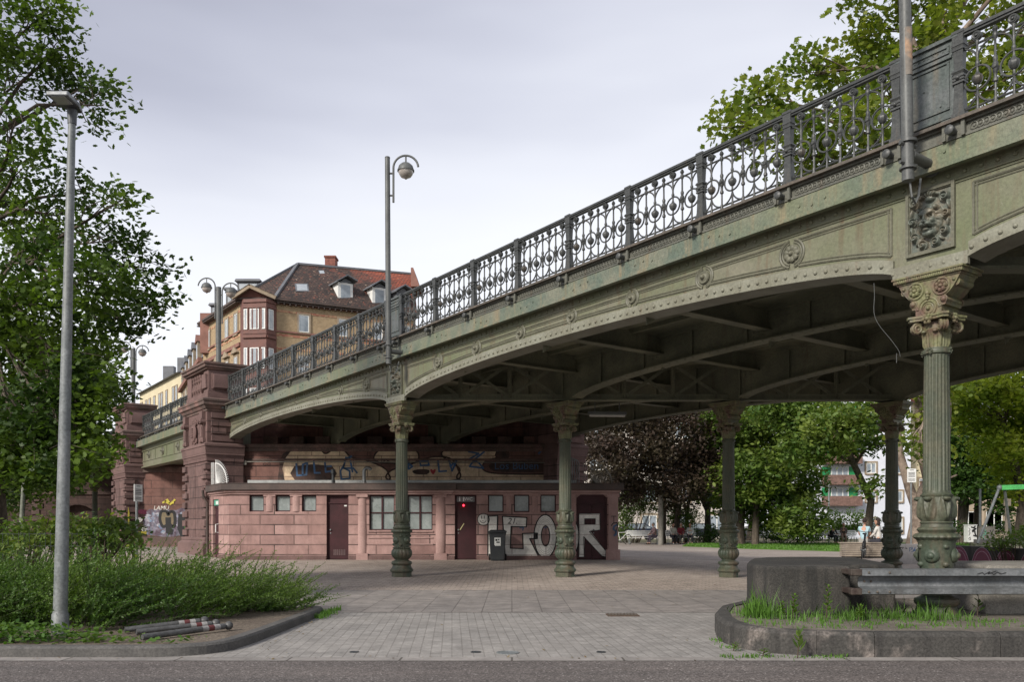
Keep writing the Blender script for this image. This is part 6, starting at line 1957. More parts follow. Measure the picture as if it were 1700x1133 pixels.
mb.build('stems', M['twig'], t, uv=False); polymesh('foliage', leafcloud(np.array(P), .11, 'oval'), M['lf_yel'], t)

# --- grass and weeds on the island -----------------------------------------------------------------------


def tufts(xy, z, h, n, w=.008, spread=.05):
    V = []
    for (x, y), hh in zip(xy, h):
        k = n
        a = NPR.uniform(0, 2 * PI, k); bx = x + NPR.normal(0, spread, k); by = y + NPR.normal(0, spread, k); L = hh * NPR.uniform(.45, 1.1, k)
        ln = NPR.uniform(.1, .5, k) * L; d = NPR.uniform(0, 2 * PI, k)
        cx_, sx_ = np.cos(a) * w, np.sin(a) * w
        m1 = np.stack([bx + np.cos(d) * ln * .3, by + np.sin(d) * ln * .3, z + L * .6], 1); tp = np.stack([bx + np.cos(d) * ln, by + np.sin(d) * ln, z + L], 1); b0 = np.stack([bx, by, np.full(k, z)], 1); o = np.stack([cx_, sx_, np.zeros(k)], 1)
        V.append(np.stack([b0 - o, b0 + o, m1 + o * .7, tp, m1 - o * .7], 1))
    return np.concatenate(V)


xy = []; hs = []
for _ in range(150):
    cx0 = random.choice((2.62, 2.8, 3.05, 3.3, 3.55, 3.72, 3.95, 4.1, 4.35, 4.5, 4.7)); x = random.gauss(cx0, .07); y = random.uniform(8.9, 9.33) if x > 2.9 else random.uniform(8.95, 9.9)
    if x > 4.95: continue
    xy.append((x, y)); hs.append(random.uniform(.03, .22) * (1.4 if x < 2.9 else .8 if x < 3.5 else 1.1))
for _ in range(40):
    xy.append((random.gauss(2.72, .1), random.gauss(9.35, .2))); hs.append(random.uniform(.16, .36))
V = tufts(xy, .21, [q * random.choice((.45, .6, .8, .9, 1.15)) for q in hs], 7, .005, .07)
xy = [(random.uniform(2.4, 5.2), random.uniform(8.25, 9.0)) for _ in range(90)]
V = np.concatenate([V, tufts(xy, .21, [random.uniform(.02, .06) for _ in xy], 9, .006)])
tag(polymesh('island_grass', V, M['leaf_grass']), 'tufts of bright grass along the foot of the round concrete block', 'grass', kind='stuff')
V = tufts([(-2.5 + random.gauss(0, .03), random.uniform(11.0, 12.1)) for _ in range(26)] + [(random.uniform(-3.6, -2.8), random.uniform(8.1, 8.9)) for _ in range(16)], .01, [random.uniform(.04, .1) for _ in range(42)], 10)
V = np.concatenate([V, tufts([(2.15 + random.gauss(0, .02), random.uniform(8.2, 9)) for _ in range(10)] + [(random.uniform(1.9, 3.2), 7.8 + random.gauss(0, .015)) for _ in range(22)], .003, [random.uniform(.015, .05) for _ in range(32)], 10, .006)])
tag(polymesh('kerb_grass', V, M['leaf_grass']), 'thin grass growing in the joints along the kerbs', 'grass', kind='stuff')


def weed(x, y, z, h, lf, lb, lm='lf_bright', n=26, up=.6):
    t = thing('weed', lb, 'weed', (x, y, z), group='weeds round the island kerb')
    mb = MB(); mb.tube([(0, 0, 0), (.01, 0, h * .5), (.02, .01, h)], [.006, .005, .003], 5); mb.build('stem', M['twig'], t, uv=False)
    k = np.arange(n); hh = h * (.15 + .85 * (k + 1) / n); a = k * 2.4; r = lf * (1.1 - .6 * hh / h)
    V = []
    for i in range(n):
        d = np.array([math.cos(a[i]), math.sin(a[i]), up]); d /= np.linalg.norm(d); s = np.array([-math.sin(a[i]), math.cos(a[i]), 0]); p = np.array([.01 + .01 * hh[i] / h, 0, hh[i]])
        V.append([p, p + d * r[i] * .5 + s * r[i] * .24, p + d * r[i], p + d * r[i] * .5 - s * r[i] * .24])
    polymesh('leaves', np.array(V), M[lm], t)


weed(3.32, 9.05, .21, .36, .10, 'tall leafy weed before the middle of the round concrete block')
weed(2.98, 9.1, .21, .26, .10, 'leafy weed left of the tallest one, before the concrete block')
weed(2.85, 9.1, .21, .18, .09, 'small leafy weed at the left front of the concrete block')
weed(3.62, 8.95, .21, .16, .09, 'low leafy weed right of the tallest one')
weed(5.05, 9.3, .21, .22, .12, 'dark broad leaved seedling right of the near column base', 'lf_deep', 7, .8)
weed(2.58, 7.74, .003, .24, .14, 'spiky weed growing at the foot of the island kerb', 'lf_green', 10, 1.6)
weed(2.3, 7.86, .003, .07, .09, 'small flat weed at the kerb foot, left of the spiky one', 'lf_bright', 14, .2)
weed(2.12, 8.2, .003, .08, .08, 'small weed at the rounded left end of the island kerb', 'lf_bright', 14, .25)

# bits of leaf litter blown against the kerbs and over the paving
n = 420
X = np.concatenate([NPR.uniform(-3, 5, n // 2), NPR.normal(-2.45, .12, n // 4), NPR.uniform(-6, 6, n - n // 2 - n // 4)])
Yy = np.concatenate([NPR.uniform(7.7, 20, n // 2), NPR.uniform(8.2, 12, n // 4), 7.7 + NPR.normal(0, .06, n - n // 2 - n // 4)])
ok = ~((X > 2.0) & (Yy < 12)) & ~((X < -2.5) & (Yy > 7.75) & (Yy < 12))
P = np.stack([X[ok], Yy[ok], np.array([gz(x, y) for x, y in zip(X[ok], Yy[ok])]) + .012], 1)
tag(polymesh('leaf_litter', leafcloud(P, .028, 'oval', 3.0, .6), leafmat('dry_leaf_bits', (.12, .08, .04), (.2, .16, .09), None, .1)), 'small dry leaf bits scattered over the paving and along the kerbs', 'leaf litter', kind='stuff')
# ================================================================== STREET FURNITURE AND PEOPLE
# --- front lamp -----------------------------------------------------------------------------------------
lp = thing('street_lamp', 'tall galvanised street lamp with flat grey head in front of the left trees', 'street lamp', (-4.64, 8.8, .09))
mb = MB(); mb.lathe([(.083, -.05), (.083, .2), (.074, .215), (.072, .24)], 20); mb.tube([(0, 0, .2), (.045, .02, 2.6), (.1, .04, 5.35)], [.07, .053, .036], 20, caps=True); mb.build('pole', M['galv'], lp, smooth=40)
hd = MB()
hd.prism([(-.055, .05), (.055, .05), (.095, -.1), (.11, -.36), (-.11, -.36), (-.095, -.1)], (.1, .1, 5.42), (1, 0, 0), (0, 1, .03), (0, 0, .05)); hd.build('lamp_head', M['alu'], lp, bevel=.012, seg=2)
hd = MB(); hd.lathe([(.043, 5.26), (.048, 5.4), (.045, 5.43)], 16, (.1, .04, 0)); hd.build('collar', M['alu'], lp)
hd = MB(); hd.box(.03, .17, -.24, -.08, 5.404, 5.416); hd.build('lens', M['lens'], lp)

# --- lamps with hanging globes ----------------------------------------------------------------------------


def globe_arm(root, sx, z, r=.27, drop=.75, o=.1):
    a = MB()
    a.tube([(sx * o, 0, z - drop), (sx * o, 0, z)] + [(sx * (o + r - r * math.cos(t)), 0, z + r * math.sin(t)) for t in np.linspace(.15, PI * .97, 16)], .024, 8)
    for q in (z - drop * .8, z - .12): a.tube([(0, 0, q), (sx * o, 0, q)], .02, 6)
    arm = a.build('arm', M['lamp_grey'], root, smooth=50)
    c = (sx * (o + r), 0, z + r - .33)
    a = MB(); a.tube([(c[0], 0, z + r), (c[0], 0, c[2] + .14)], .018, 6); a.lathe([(.175, 0), (.172, .03), (.15, .1), (.09, .155), (.03, .175)], 20, c); a.lathe([(.185, -.015), (.185, .012), (.17, .012)], 20, c); a.build('lamp_cap', M['lamp_grey'], arm, smooth=40)
    a = MB(); a.lathe([(.165, -.01), (.155, -.07), (.11, -.135), (.04, -.165), (.02, -.185), (.001, -.19)], 20, c); a.build('globe', M['globe'], arm, smooth=40)


def clamp(root, z, dv):
    a = MB(); d = Vector((dv[0], dv[1], 0))
    a.tube([Vector((0, 0, z)) + d * .05, Vector((0, 0, z)) + d * .52], .055, 12); a.tube([Vector((0, 0, z)) + d * .46, Vector((0, 0, z)) + d * .5], .12, 14)
    a.lathe([(.088, z - .16), (.088, z - .14)], 14); a.lathe([(.09, z + .12), (.09, z + .15)], 14)
    for q in (z - .1, z + .1): a.tube([Vector((-.11, -.05, q)), Vector((.11, .05, q))], .018, 6)
    a.tube([(.02, 0, z - .3), (.04, 0, z - .45), (.1, .05, z - .5), (.16, .1, z - .4), (.2, .14, z - .2)], .012, 5)
    a.build('clamp', M['lamp_grey'], root, smooth=40)


for s, y, z0, z1, px_lean, lb in ((.55, -.62, 4.72, 9.2, -.03, 'slim grey lamp with one hanging globe clamped to the middle of the bridge'), (12.3, -.7, 4.85, 9.6, -.07, 'nearest bridge lamp pole, rust scraped, clamped beside the lion relief')):
    p = BL(s, y); t = thing('bridge_lamp', lb, 'street lamp', (p.x, p.y, 0), group='lamps with hanging globes')
    mb = MB(); mb.tube([(0, 0, z0), (px_lean * .6, 0, (z0 + z1) / 2), (px_lean, 0, z1)], [.062, .058, .055], 14); mb.build('pole', M['lamp_grey'], t, smooth=50)
    if s > 5:
        mb = MB(); c = Vector((px_lean * .25, -.012, 6.35))
        mb.tube([(px_lean * .2, -.012, 5.95), (px_lean * .3, -.014, 6.45)], .053, 14, caps=False); mb.build('rust_patch', mat('rusty_scrape', (.30, .19, .12), .7, 0, (.16, .14, .12), 6, .42, .55, .3, 20), t, smooth=50)
    mb = MB(); mb.lathe([(.06, z1), (.05, z1 + .02)], 14, (px_lean, 0, 0)); pc = mb.build('pole_cap', M['lamp_grey'], t)
    globe_arm(t, 1, z1 - .22)
    clamp(t, z0 + .28, tuple(NN.xy))
for s, y, lb in ((-12.3, -.3, 'double globe lamp standing on the near sandstone pier'), (-24.8, -.3, 'double globe lamp on the second pier, partly behind leaves')):
    p = BL(s, y); t = thing('double_lamp', lb, 'street lamp', (p.x, p.y, 6.64), group='lamps with hanging globes')
    mb = MB(); mb.tube([(0, 0, -.02), (0, 0, 2.7)], .085, 14); mb.lathe([(.14, -.02), (.14, .05), (.09, .06)], 14); mb.build('pole', M['lamp_grey'], t, smooth=50)
    globe_arm(t, 1, 2.55, .29, 1.1, .12); globe_arm(t, -1, 2.72, .29, 1.1, .12)

# --- fallen bollards in the bed ---------------------------------------------------------------------------
mred = mat('red_band', (.13, .028, .028), .5, 0, (.09, .028, .028), 4); mwh = mat('white_band', (.3, .29, .28), .5, 0, (.2, .195, .19), 5); mgr = mat('bollard_grey', (.10, .10, .10), .5, .2, (.065, .063, .06), 5, .4, .65, .3, 30, .002)


def bollard(p, q, lb):
    p = Vector(p); q = Vector(q); d = (q - p); L = d.length; d.normalize()
    t = thing('fallen_bollard', lb, 'bollard', p, group='bollards lying in the bed'); r = .031
    mb = MB(); mb.tube([d * 0, d * (L * .68)], r, 14, caps=False); mb.tube([d * .005, d * (L * .6)], r * .8, 14); mb.tube([d * (L * .9), d * (L * .96)], r, 14); mb.build('tube', mgr, t, smooth=40)
    for k, m_ in enumerate((mwh, mred, mwh)):
        mb = MB(); mb.tube([d * L * (.68 + .073 * k), d * L * (.68 + .073 * (k + 1))], r * 1.01, 14, caps=False); mb.build('white_band' if k != 1 else 'red_band', m_, t, smooth=40)
    mb = MB(); mb.tube([d * (L * .955), d * (L * .975)], r * .6, 12); mb.ball(d * (L + .02), .046, 14, 10); mb.build('ball_top', mgr, t, smooth=40)


bollard((-3.57, 8.26, .125), (-3.02, 9.08, .14), 'front most fallen grey bollard with red and white bands')
bollard((-3.80, 8.66, .125), (-3.2, 9.2, .15), 'middle fallen grey bollard of the three in the bed')
bollard((-4.0, 8.84, .125), (-3.36, 9.3, .17), 'rear most fallen bollard, touching the shrub')

# --- wire fence ---------------------------------------------------------------------------------------------
fe = thing('wire_fence', 'low dark wire mesh fence in front of the undergrowth at the left', 'fence', (-13, 12.85, 0)); mb = MB()
mf = mat('fence_green', (.02, .03, .025), .5)
for i in range(88): mb.box(i * .08 - .003, i * .08 + .003, -.003, .003, .05, 1.1)
for z in (.1, .3, .5, .7, .9, 1.08): mb.box(0, 7.0, -.004, .004, z - .004, z + .004)
mb.build('mesh', mf, fe, uv=False)
for k in range(4):
    mb = MB(); mb.box(k * 2.2 + .1, k * 2.2 + .15, -.03, .03, 0, 1.15); mb.build('post', mf, fe)

# --- concrete blocks and guard rail ---------------------------------------------------------------------------
poly = [(3.73, 9.42)] + [(3.73, 9.86), (4.42, 9.86), (4.9, 12.2)] + [(4.5, 12.42), (4.0, 12.4), (3.62, 12.2), (3.32, 11.8), (3.1, 11.2), (2.88, 10.5), (2.8, 10.1), (2.79, 9.8), (2.86, 9.58), (3.0, 9.46), (3.2, 9.42)]
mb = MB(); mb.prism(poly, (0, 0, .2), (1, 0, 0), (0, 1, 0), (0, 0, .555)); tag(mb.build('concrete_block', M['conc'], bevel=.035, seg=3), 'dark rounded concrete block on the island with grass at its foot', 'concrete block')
mb = MB(); mb.frus(5.28, 9, 9.55, 10.9, .2, 5.32, 9, 9.6, 10.85, .76); tag(mb.build('concrete_block', M['conc_lt'], bevel=.03, seg=2), 'paler square concrete block behind the guard rail at the right edge', 'concrete block')
gr = thing('guard_rail', 'galvanised steel guard rail bolted to the round concrete block', 'guard rail', (3.9, 9.12, 0))
prof = [(.03, .465), (-.045, .478), (-.05, .53), (.06, .552), (.07, .605), (.06, .653), (-.05, .672), (-.045, .735), (.03, .745)]
mb = MB(); n = len(prof)
for th in (0, .006):
    pass
vs = [(x, y, z) for x in (-.19, 7.5) for y, z in prof] + [(x, y + .006, z) for x in (-.19, 7.5) for y, z in prof]
mb.add(vs, [(i, i + 1, n + i + 1, n + i) for i in range(n - 1)] + [(2 * n + i, 3 * n + i, 3 * n + i + 1, 2 * n + i + 1) for i in range(n - 1)] + [(i, 2 * n + i, 2 * n + i + 1, i + 1) for i in range(n - 1)])
mb.build('beam', M['rail'], gr)
mrb = mat('rusty_bracket', (.04, .026, .022), .7, .1, (.06, .048, .04), 5, .4, .6, .3, 20, .003)
for z in (.50, .705): mb = MB(); mb.box(-.3, -.17, -.035, .05, z - .035, z + .035); mb.box(-.28, -.2, .05, .3, z - .03, z + .03); mb.build('end_bracket', mrb, gr, bevel=.008)
mb = MB()
for x, z in ((-.12, .705), (-.12, .5), (-.03, .5), (.1, .705), (.1, .5), (-.12, .605), (-.05, .605)): mb.dome((x, -.05 if z != .605 else .068, z), (0, -1, 0), .014, .012, 8, 2)
mb.build('bolts', M['ledge'], gr)
mb = MB()
for s in ([(1.03, .69), (1.08, .705), (1.1, .685)], [(1.1, .685), (1.16, .715), (1.14, .69)], [(1.14, .69), (1.22, .72)], [(1.18, .7), (1.2, .684), (1.24, .71)], [(1.24, .71), (1.28, .69), (1.33, .705)]): line(mb, s, .008, -.0505, .002)
mb.build('scribble', M['black'], gr)
for k in range(3):
    mb = MB(); mb.box(1.2 + k * 2.4, 1.3 + k * 2.4, .04, .12, .2, .74); mb.build('post', M['galv'], gr) if k else None

# --- wheelie bin -------------------------------------------------------------------------------------------------
bx = (826 - CX) * 25.95 / F
bi = thing('wheelie_bin', 'black wheelie bin with a white sticker before the graffiti letters', 'bin', (bx, 25.95, gz(bx, 25.95)))
mb = MB(); mb.frus(-.205, .205, -.2, .2, .03, -.25, .25, -.26, .26, .86); mb.box(-.2, .2, -.19, .19, .0, .03); mb.box(-.265, .265, -.275, .27, .81, .86); mb.build('body', M['blackpl'], bi, bevel=.015, seg=2)
mb = MB(); mb.box(-.28, .28, -.31, .29, .862, .9); mb.frus(-.26, .26, -.28, .27, .9, -.2, .2, -.2, .2, .935); mb.tube([(-.2, .33, .88), (.2, .33, .88)], .018, 8); mb.build('lid', M['blackpl'], bi, bevel=.012, seg=2)
for sx in (-1, 1):
    mb = MB(); mb.tube([(sx * .22, .22, .1), (sx * .27, .22, .1)], .1, 16); mb.build('wheel', M['black'], bi)
mb = MB(); mb.box(-.09, .10, -.252, -.246, .48, .70); mb.build('sticker', mat('pale_sticker', (.55, .56, .54), .5), bi)
mb = MB(); mb.box(-.06, -.0, -.256, -.252, .6, .66); mb.box(.02, .06, -.256, -.252, .62, .66); mb.box(-.03, .07, -.254, -.252, .54, .58); mb.build('sticker_print', M['black'], bi)
mb = MB()
for z, n_ in ((.75, 4), (.45, 5)):
    for k in range(n_): mb.box(-.07 + k * .035, -.05 + k * .035, -.247, -.240, z, z + .03)
mb.build('raised_marks', M['white'], bi)

# --- sign posts ----------------------------------------------------------------------------------------------------


def signpost(px, Y, top, w, h, m, lb, rz=0.0, z0=None, lines_=True, pm='galv', cat='sign'):
    x = (px - CX) * Y / F; zb = gz(x, Y)
    t = thing('sign_post', lb, cat, (x, Y, zb), rz)
    zt_ = H + (HZ - top) * Y / F - zb
    mb = MB(); mb.tube([(0, 0, -.1), (0, 0, zt_ - .02)], .03, 10); mb.build('pole', M[pm], t, smooth=50)
    mb = MB(); mb.box(-w / 2, w / 2, -.045, -.032, zt_ - h, zt_); pl_ = mb.build('sign_plate', M[m] if isinstance(m, str) else m, t)
    if lines_:
        mb = MB()
        for k in range(9):
            if k in (1, 6): continue
            ww = w * (.36 if k else .22); z = zt_ - h * (.1 + .095 * k); mb.box(-ww, ww, -.048, -.0455, z - h * .022, z + h * .022)
        mb.build('lines_of_print', M['lamp_grey'], pl_)
    return t


signpost(227, 20, 805, .30, .40, 'white', 'narrow sign post seen almost edge on before the second pier', R(78))
signpost(1512.5, 29, 779, .30, .46, 'white', 'white notice on a thin pole left of the near column', R(0))
signpost(1272, 58, 853, .55, .32, mat('sign_blue', (.02, .12, .42), .5), 'small blue sign under the broad green tree', 0, None, False)
for px, Y, top, r, lb in ((1097, 54, 822, .16, 'thick pale grey post beside the white bench'), (1627, 50, 813, .06, 'thin pale grey post left of the swing frame'), (1376, 64, 800, .06, 'thin post before the brick balconies'), (1529, 66, 800, .08, 'dark red post right of the plane tree trunk')):
    x = (px - CX) * Y / F; mb = MB(); mb.lathe([(r, -.1), (r, H + (HZ - top) * Y / F), (r * .5, H + (HZ - top) * Y / F + .04)], 12)
    o = tag(mb.build('post', M['rtrim'] if px == 1529 else M['conc_lt'] if r > .1 else M['galv'], smooth=40), lb, 'post'); o.location = (x, Y, 0)

# --- low walls, planted bed, cabinets, swing ---------------------------------------------------------------------------
lw = thing('low_wall', 'pale low concrete wall with a small blue tag behind the dark column', 'wall', (0, 0, 0))
x0, x1 = (1478 - CX) * 27 / F, (1536 - CX) * 27 / F
mb = MB(); mb.prism([(x0, -.1), (x1, -.1), (x1, .55), (x1 - .03, .6), (x1 - .1, .63), (x0, .63)], (0, 27, 0), (1, 0, 0), (0, 0, 1), (0, .25, 0)); mb.build('wall', mat('light_wall_concrete', (.36, .34, .33), .9, 0, (.28, .265, .255), 2, .4, .65, .2, 30, .004), lw, bevel=.01)
mb = MB()
c = lambda px, py: ((px - CX) * 27 / F, H + (HZ - py) * 27 / F)
for s in ([(1510, 910), (1510, 916)], [(1510, 910), (1514, 911), (1512, 914)], [(1514, 909), (1517, 916), (1519, 909)], [(1519, 909), (1519, 915), (1524, 914)], [(1513, 917), (1523, 913)]): line(mb, [c(*p) for p in s], .016, 26.998)
mb.build('blue_tag', M['bluespray'], lw)
mb = MB(); 
for s in ([(1496, 910), (1500, 910), (1497, 913)], [(1503, 909), (1506, 912), (1503, 912)], [(1527, 914), (1527, 921)]): line(mb, [c(*p) for p in s], .012, 26.998)
mb.build('black_tag', M['black'], lw)
P_ = (12.75, 25.2); Q_ = (12.25, 17.5); d_, l_ = dd(P_, Q_)
pw = thing('sprayed_wall', 'dark low wall with big purple sprayed bubbles at the right', 'wall', (0, 0, 0))
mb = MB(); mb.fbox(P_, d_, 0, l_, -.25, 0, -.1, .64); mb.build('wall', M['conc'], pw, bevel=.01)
nq = Vector((d_[1], -d_[0], 0)); mg = MB(); pk_ = MB()


def arcp(s, r, rz_):
    return [Vector((P_[0] + d_[0] * (s + r * math.cos(a)), P_[1] + d_[1] * (s + r * math.cos(a)), min(.62, .02 + rz_ * math.sin(a)))) for a in np.linspace(.05, PI - .05, 16)]


for s, r in ((.9, .62), (2.25, .6), (3.5, .55), (4.7, .55)):
    for rr, hh, b_, o in ((r, .58, mg, .003), ):
        p = arcp(s, rr, hh); n_ = len(p)
        b_.add([v + nq * o for v in p] + [v + nq * (o + .003) for v in p], [tuple(range(n_)), tuple(range(2 * n_ - 1, n_ - 1, -1))] + [(i, i + 1, n_ + i + 1, n_ + i) for i in range(n_ - 1)])
    for rr, hh in ((r, .6), (r * .8, .5)):
        p = arcp(s, rr, hh)
        for i in range(len(p) - 1): pk_.bar(p[i] + nq * .008, p[i + 1] + nq * .008, .004, .012)
mg.build('purple_bubbles', M['magenta'], pw); pk_.build('pink_lines', M['pinkline'], pw)
mb = MB(); mb.prism([(12.95, 25), (12.5, 17.6), (60, 17.6), (60, 44), (23.5, 44), (20, 37), (15.4, 28.5)], (0, 0, -.1), (1, 0, 0), (0, 1, 0), (0, 0, .5)); tag(mb.build('raised_ground', M['earth']), None, None, kind='structure')
mb = MB(); mb.prism([(21.5, 39.9), (21.3, 39.5), (60, 39.5), (60, 39.9)], (0, 0, .3), (1, 0, 0), (0, 1, 0), (0, 0, .28)); tag(mb.build('stone_edging', M['kerb']), None, None, kind='structure')
cabs = [(1607, 1622, 873, 895, 'white utility cabinet with a black sprayed figure'), (1627, 1652, 876, 895, 'pale wide utility cabinet with faded green and black tags')]
for i, (a, b, t_, bt, lb) in enumerate(cabs):
    Y = 42; xa, xb = (a - CX) * Y / F, (b - CX) * Y / F; z0, z1 = .4, H + (HZ - t_) * Y / F
    t = thing('utility_cabinet', lb, 'cabinet', ((xa + xb) / 2, Y, z0)); w_ = (xb - xa) / 2
    mb = MB(); mb.box(-w_, w_, 0, .4, 0, z1 - z0); mb.box(-w_ - .02, w_ + .02, -.02, .42, z1 - z0, z1 - z0 + .04); mb.build('casing', M['white' if i == 0 else 'conc_lt'], t, bevel=.01)
    mb = MB(); k = z1 - z0
    if i == 0:
        for s in ([(-.05, .9), (.15, .8), (.0, .7), (.12, .6)], [(.1, .55), (.17, .35), (.05, .4)], [(.0, .62), (.1, .72)], [(.05, .85), (.12, .95)]): line(mb, [(x * 1.1, z * k) for x, z in s], .07, -.003)
        for s in ([(-.18, .85), (-.12, .75), (-.18, .65), (-.12, .55), (-.18, .4)], [(-.2, .2), (-.12, .3), (-.1, .15), (-.2, .12)]): line(mb, [(x, z * k) for x, z in s], .025, -.003)
    else:
        for s in ([(.12, .8), (.2, .6), (.28, .82)], [(.15, .4), (.22, .6), (.3, .4), (.2, .2)], [(.12, .25), (.28, .3)]): line(mb, [(x, z * k) for x, z in s], .03, -.003)
    mb.build('black_tag', M['black'], t)
    if i:
        mb = MB()
        for s in ([(-.2, .8), (-.1, .8), (-.1, .5), (-.22, .5), (-.2, .2), (-.08, .2)], [(-.25, .6), (-.05, .65)]): line(mb, [(x, z * k) for x, z in s], .035, -.003)
        mb.build('green_tag', mat('faded_green_tag', (.14, .36, .26), .8), t)
swg = thing('swing_frame', 'playground swing frame with steel legs and a bright green top beam', 'swing', (0, 0, 0)); Y = 38.7
A_ = W(1659, 811, Y); mb = MB()
mb.tube([A_ + Vector((.05, .1, 0)), W(1623, 903, 38.2)], .06, 10); mb.tube([A_ + Vector((.3, .1, -.1)), W(1679, 896, 40.0)], .06, 10); mb.tube([A_ + Vector((5.2, .1, .1)), A_ + Vector((4.4, -.6, -2.4))], .06, 10); mb.tube([A_ + Vector((5.0, .1, .1)), A_ + Vector((5.6, 1, -2.3))], .06, 10)
mb.build('legs', M['galv'], swg, smooth=50)
mb = MB(); mb.prism([(-.14, -.11), (.14, -.11), (.14, .11), (-.14, .11)], A_ + Vector((.12, .1, .02)), (0, 1, 0), (0, 0, 1), (5.2, .1, .18)); mb.build('top_beam', mat('bright_green_beam', (.10, .50, .14), .4), swg, bevel=.01)
mb = MB(); mb.ball(A_ + Vector((.08, .1, .02)), .13, 12, 8); mb.build('joint', M['galv'], swg, smooth=50)
x = (1671 - CX) * 40.5 / F; mb = MB(); mb.box(-.05, .05, -.05, .05, 0, 2.1); mb.box(-.16, .16, -.09, -.05, 1.75, 2.08); o = tag(mb.build('sign_stake', M['wood']), 'wooden stake with a small pale sign behind the swing leg', 'sign'); o.location = (x, 40.5, .4)

# --- benches, frame, bicycles ---------------------------------------------------------------------------------------------


def bench(px, Y, w, lb, m='white', back=True, rz=0.0):
    t = thing('park_bench', lb, 'bench', ((px - CX) * Y / F, Y, 0), rz, 'benches along the park path')
    mb = MB()
    for k in range(4): mb.box(-w / 2, w / 2, -.25 + k * .12, -.16 + k * .12, .43, .46)
    mb.build('seat', M[m], t)
    if back:
        mb = MB()
        for k in range(3): mb.box(-w / 2, w / 2, .24 + k * .03, .27 + k * .03, .55 + k * .13, .65 + k * .13)
        mb.build('backrest', M[m], t)
    for sx in (-1, 1):
        mb = MB(); mb.tube([(sx * (w / 2 - .15), -.22, 0), (sx * (w / 2 - .15), -.2, .43)], .022, 6); mb.tube([(sx * (w / 2 - .15), .2, 0), (sx * (w / 2 - .15), .22, .43), (sx * (w / 2 - .15), .34, .95)], .022, 6); mb.build('leg', M['galv'], t)


bench(1068, 55.5, 2.1, 'white park bench with one person at its right end')
bench(1131, 56.5, 2.0, 'bench hidden under the three people sitting side by side')
bench(1394, 57, 2.4, 'shaded bench with two people in dark clothes left of the man in blue')
fr = thing('metal_frame', 'pale metal bicycle stand left of the dark bush', 'bicycle stand', ((1237 - CX) * 56 / F, 56, 0)); mb = MB()
for x in (-.5, 0, .5): mb.tube([(x, 0, 0), (x, 0, .85), (x + .08, 0, .92), (x + .75, 0, .92)] if x > .4 else [(x, 0, 0), (x, 0, .92)], .03, 6)
mb.tube([(-.55, 0, .92), (1.1, 0, .92)], .03, 6); mb.tube([(1.1, 0, .92), (1.25, -.1, 0)], .03, 6); mb.tube([(-.5, 0, .45), (.5, 0, .45)], .022, 6); mb.build('frame', M['galv'], fr)


def bike(loc, rz, lb, fm, lean=0.0):
    t = thing('bicycle', lb, 'bicycle', loc, rz); t.rotation_euler = (lean, 0, rz)
    for x in (-.52, .52):
        mb = MB(); mb.ring((x, 0, .33), .32, .02, (0, 1, 0), 28, 6)
        wl = mb.build('wheel', M['black'], t, smooth=50); mb = MB()
        for k in range(12): mb.bar((x, 0, .33), (x + .3 * math.cos(PI * k / 6), 0, .33 + .3 * math.sin(PI * k / 6)), .004, .004)
        mb.tube([(x, -.05, .33), (x, .05, .33)], .03, 8); mb.build('spokes', M['galv'], wl)
    mb = MB(); bb = (-.08, 0, .3); st = (-.2, 0, .78); hd_ = (.36, 0, .8)
    for a, b in ((bb, st), (st, hd_), (bb, (.38, 0, .7)), (bb, (-.52, 0, .33)), (st, (-.52, 0, .33)), ((.34, 0, .88), (.52, 0, .33)), (st, (-.23, 0, .9))): mb.tube([a, b], .018, 8)
    mb.build('frame', fm, t, smooth=50)
    mb = MB(); mb.ball((-.24, 0, .92), .13, 12, 6, (1.05, .62, .28)); mb.build('saddle', M['black'], t, smooth=60)
    mb = MB(); mb.tube([(.34, 0, .88), (.35, 0, .98)], .015, 6); mb.tube([(.2, -.28, 1.0), (.34, -.2, .99), (.36, 0, .98), (.34, .2, .99), (.2, .28, 1.0)], .014, 6); mb.build('handlebar', M['black'], t)
    mb = MB(); mb.ring((-.08, 0, .3), .09, .012, (0, 1, 0), 16, 5); mb.tube([(-.08, -.09, .3), (.02, -.09, .16)], .012, 5); mb.tube([(-.08, .09, .3), (-.18, .09, .44)], .012, 5); mb.build('cranks', M['galv'], t)


bike(((1436 - CX) * 31 / F, 31.2, .0), R(64), 'black bicycle leaning at the slatted seat in front of the man in blue', M['black'], R(5))
bike(((1031 - CX) * 54 / F, 54, .0), R(25), 'pale bicycle parked beside the right corner of the kiosk', M['white'])
sb = thing('slatted_seat', 'pale slatted wooden seating block under the man in light blue', 'bench', ((1404 - CX) * 32 / F, 32, 0)); w_ = (1476 - 1404) * 32 / F
mb = MB()
for k in range(7): mb.box(0, w_, 0, .04, .06 + k * .07, .115 + k * .07); mb.box(-.0, .04, .04, .6, .06 + k * .07, .115 + k * .07)
mb.build('side_slats', M['wood'], sb)
mb = MB()
for k in range(5): mb.box(-.04, w_ + .04, -.04 + k * .135, .08 + k * .135, .545, .585)
mb.build('top_slats', M['wood'], sb)
mb = MB(); mb.box(.06, w_ - .06, .08, .56, .0, .54); mb.build('frame', M['black'], sb)

# --- people ------------------------------------------------------------------------------------------------------------------


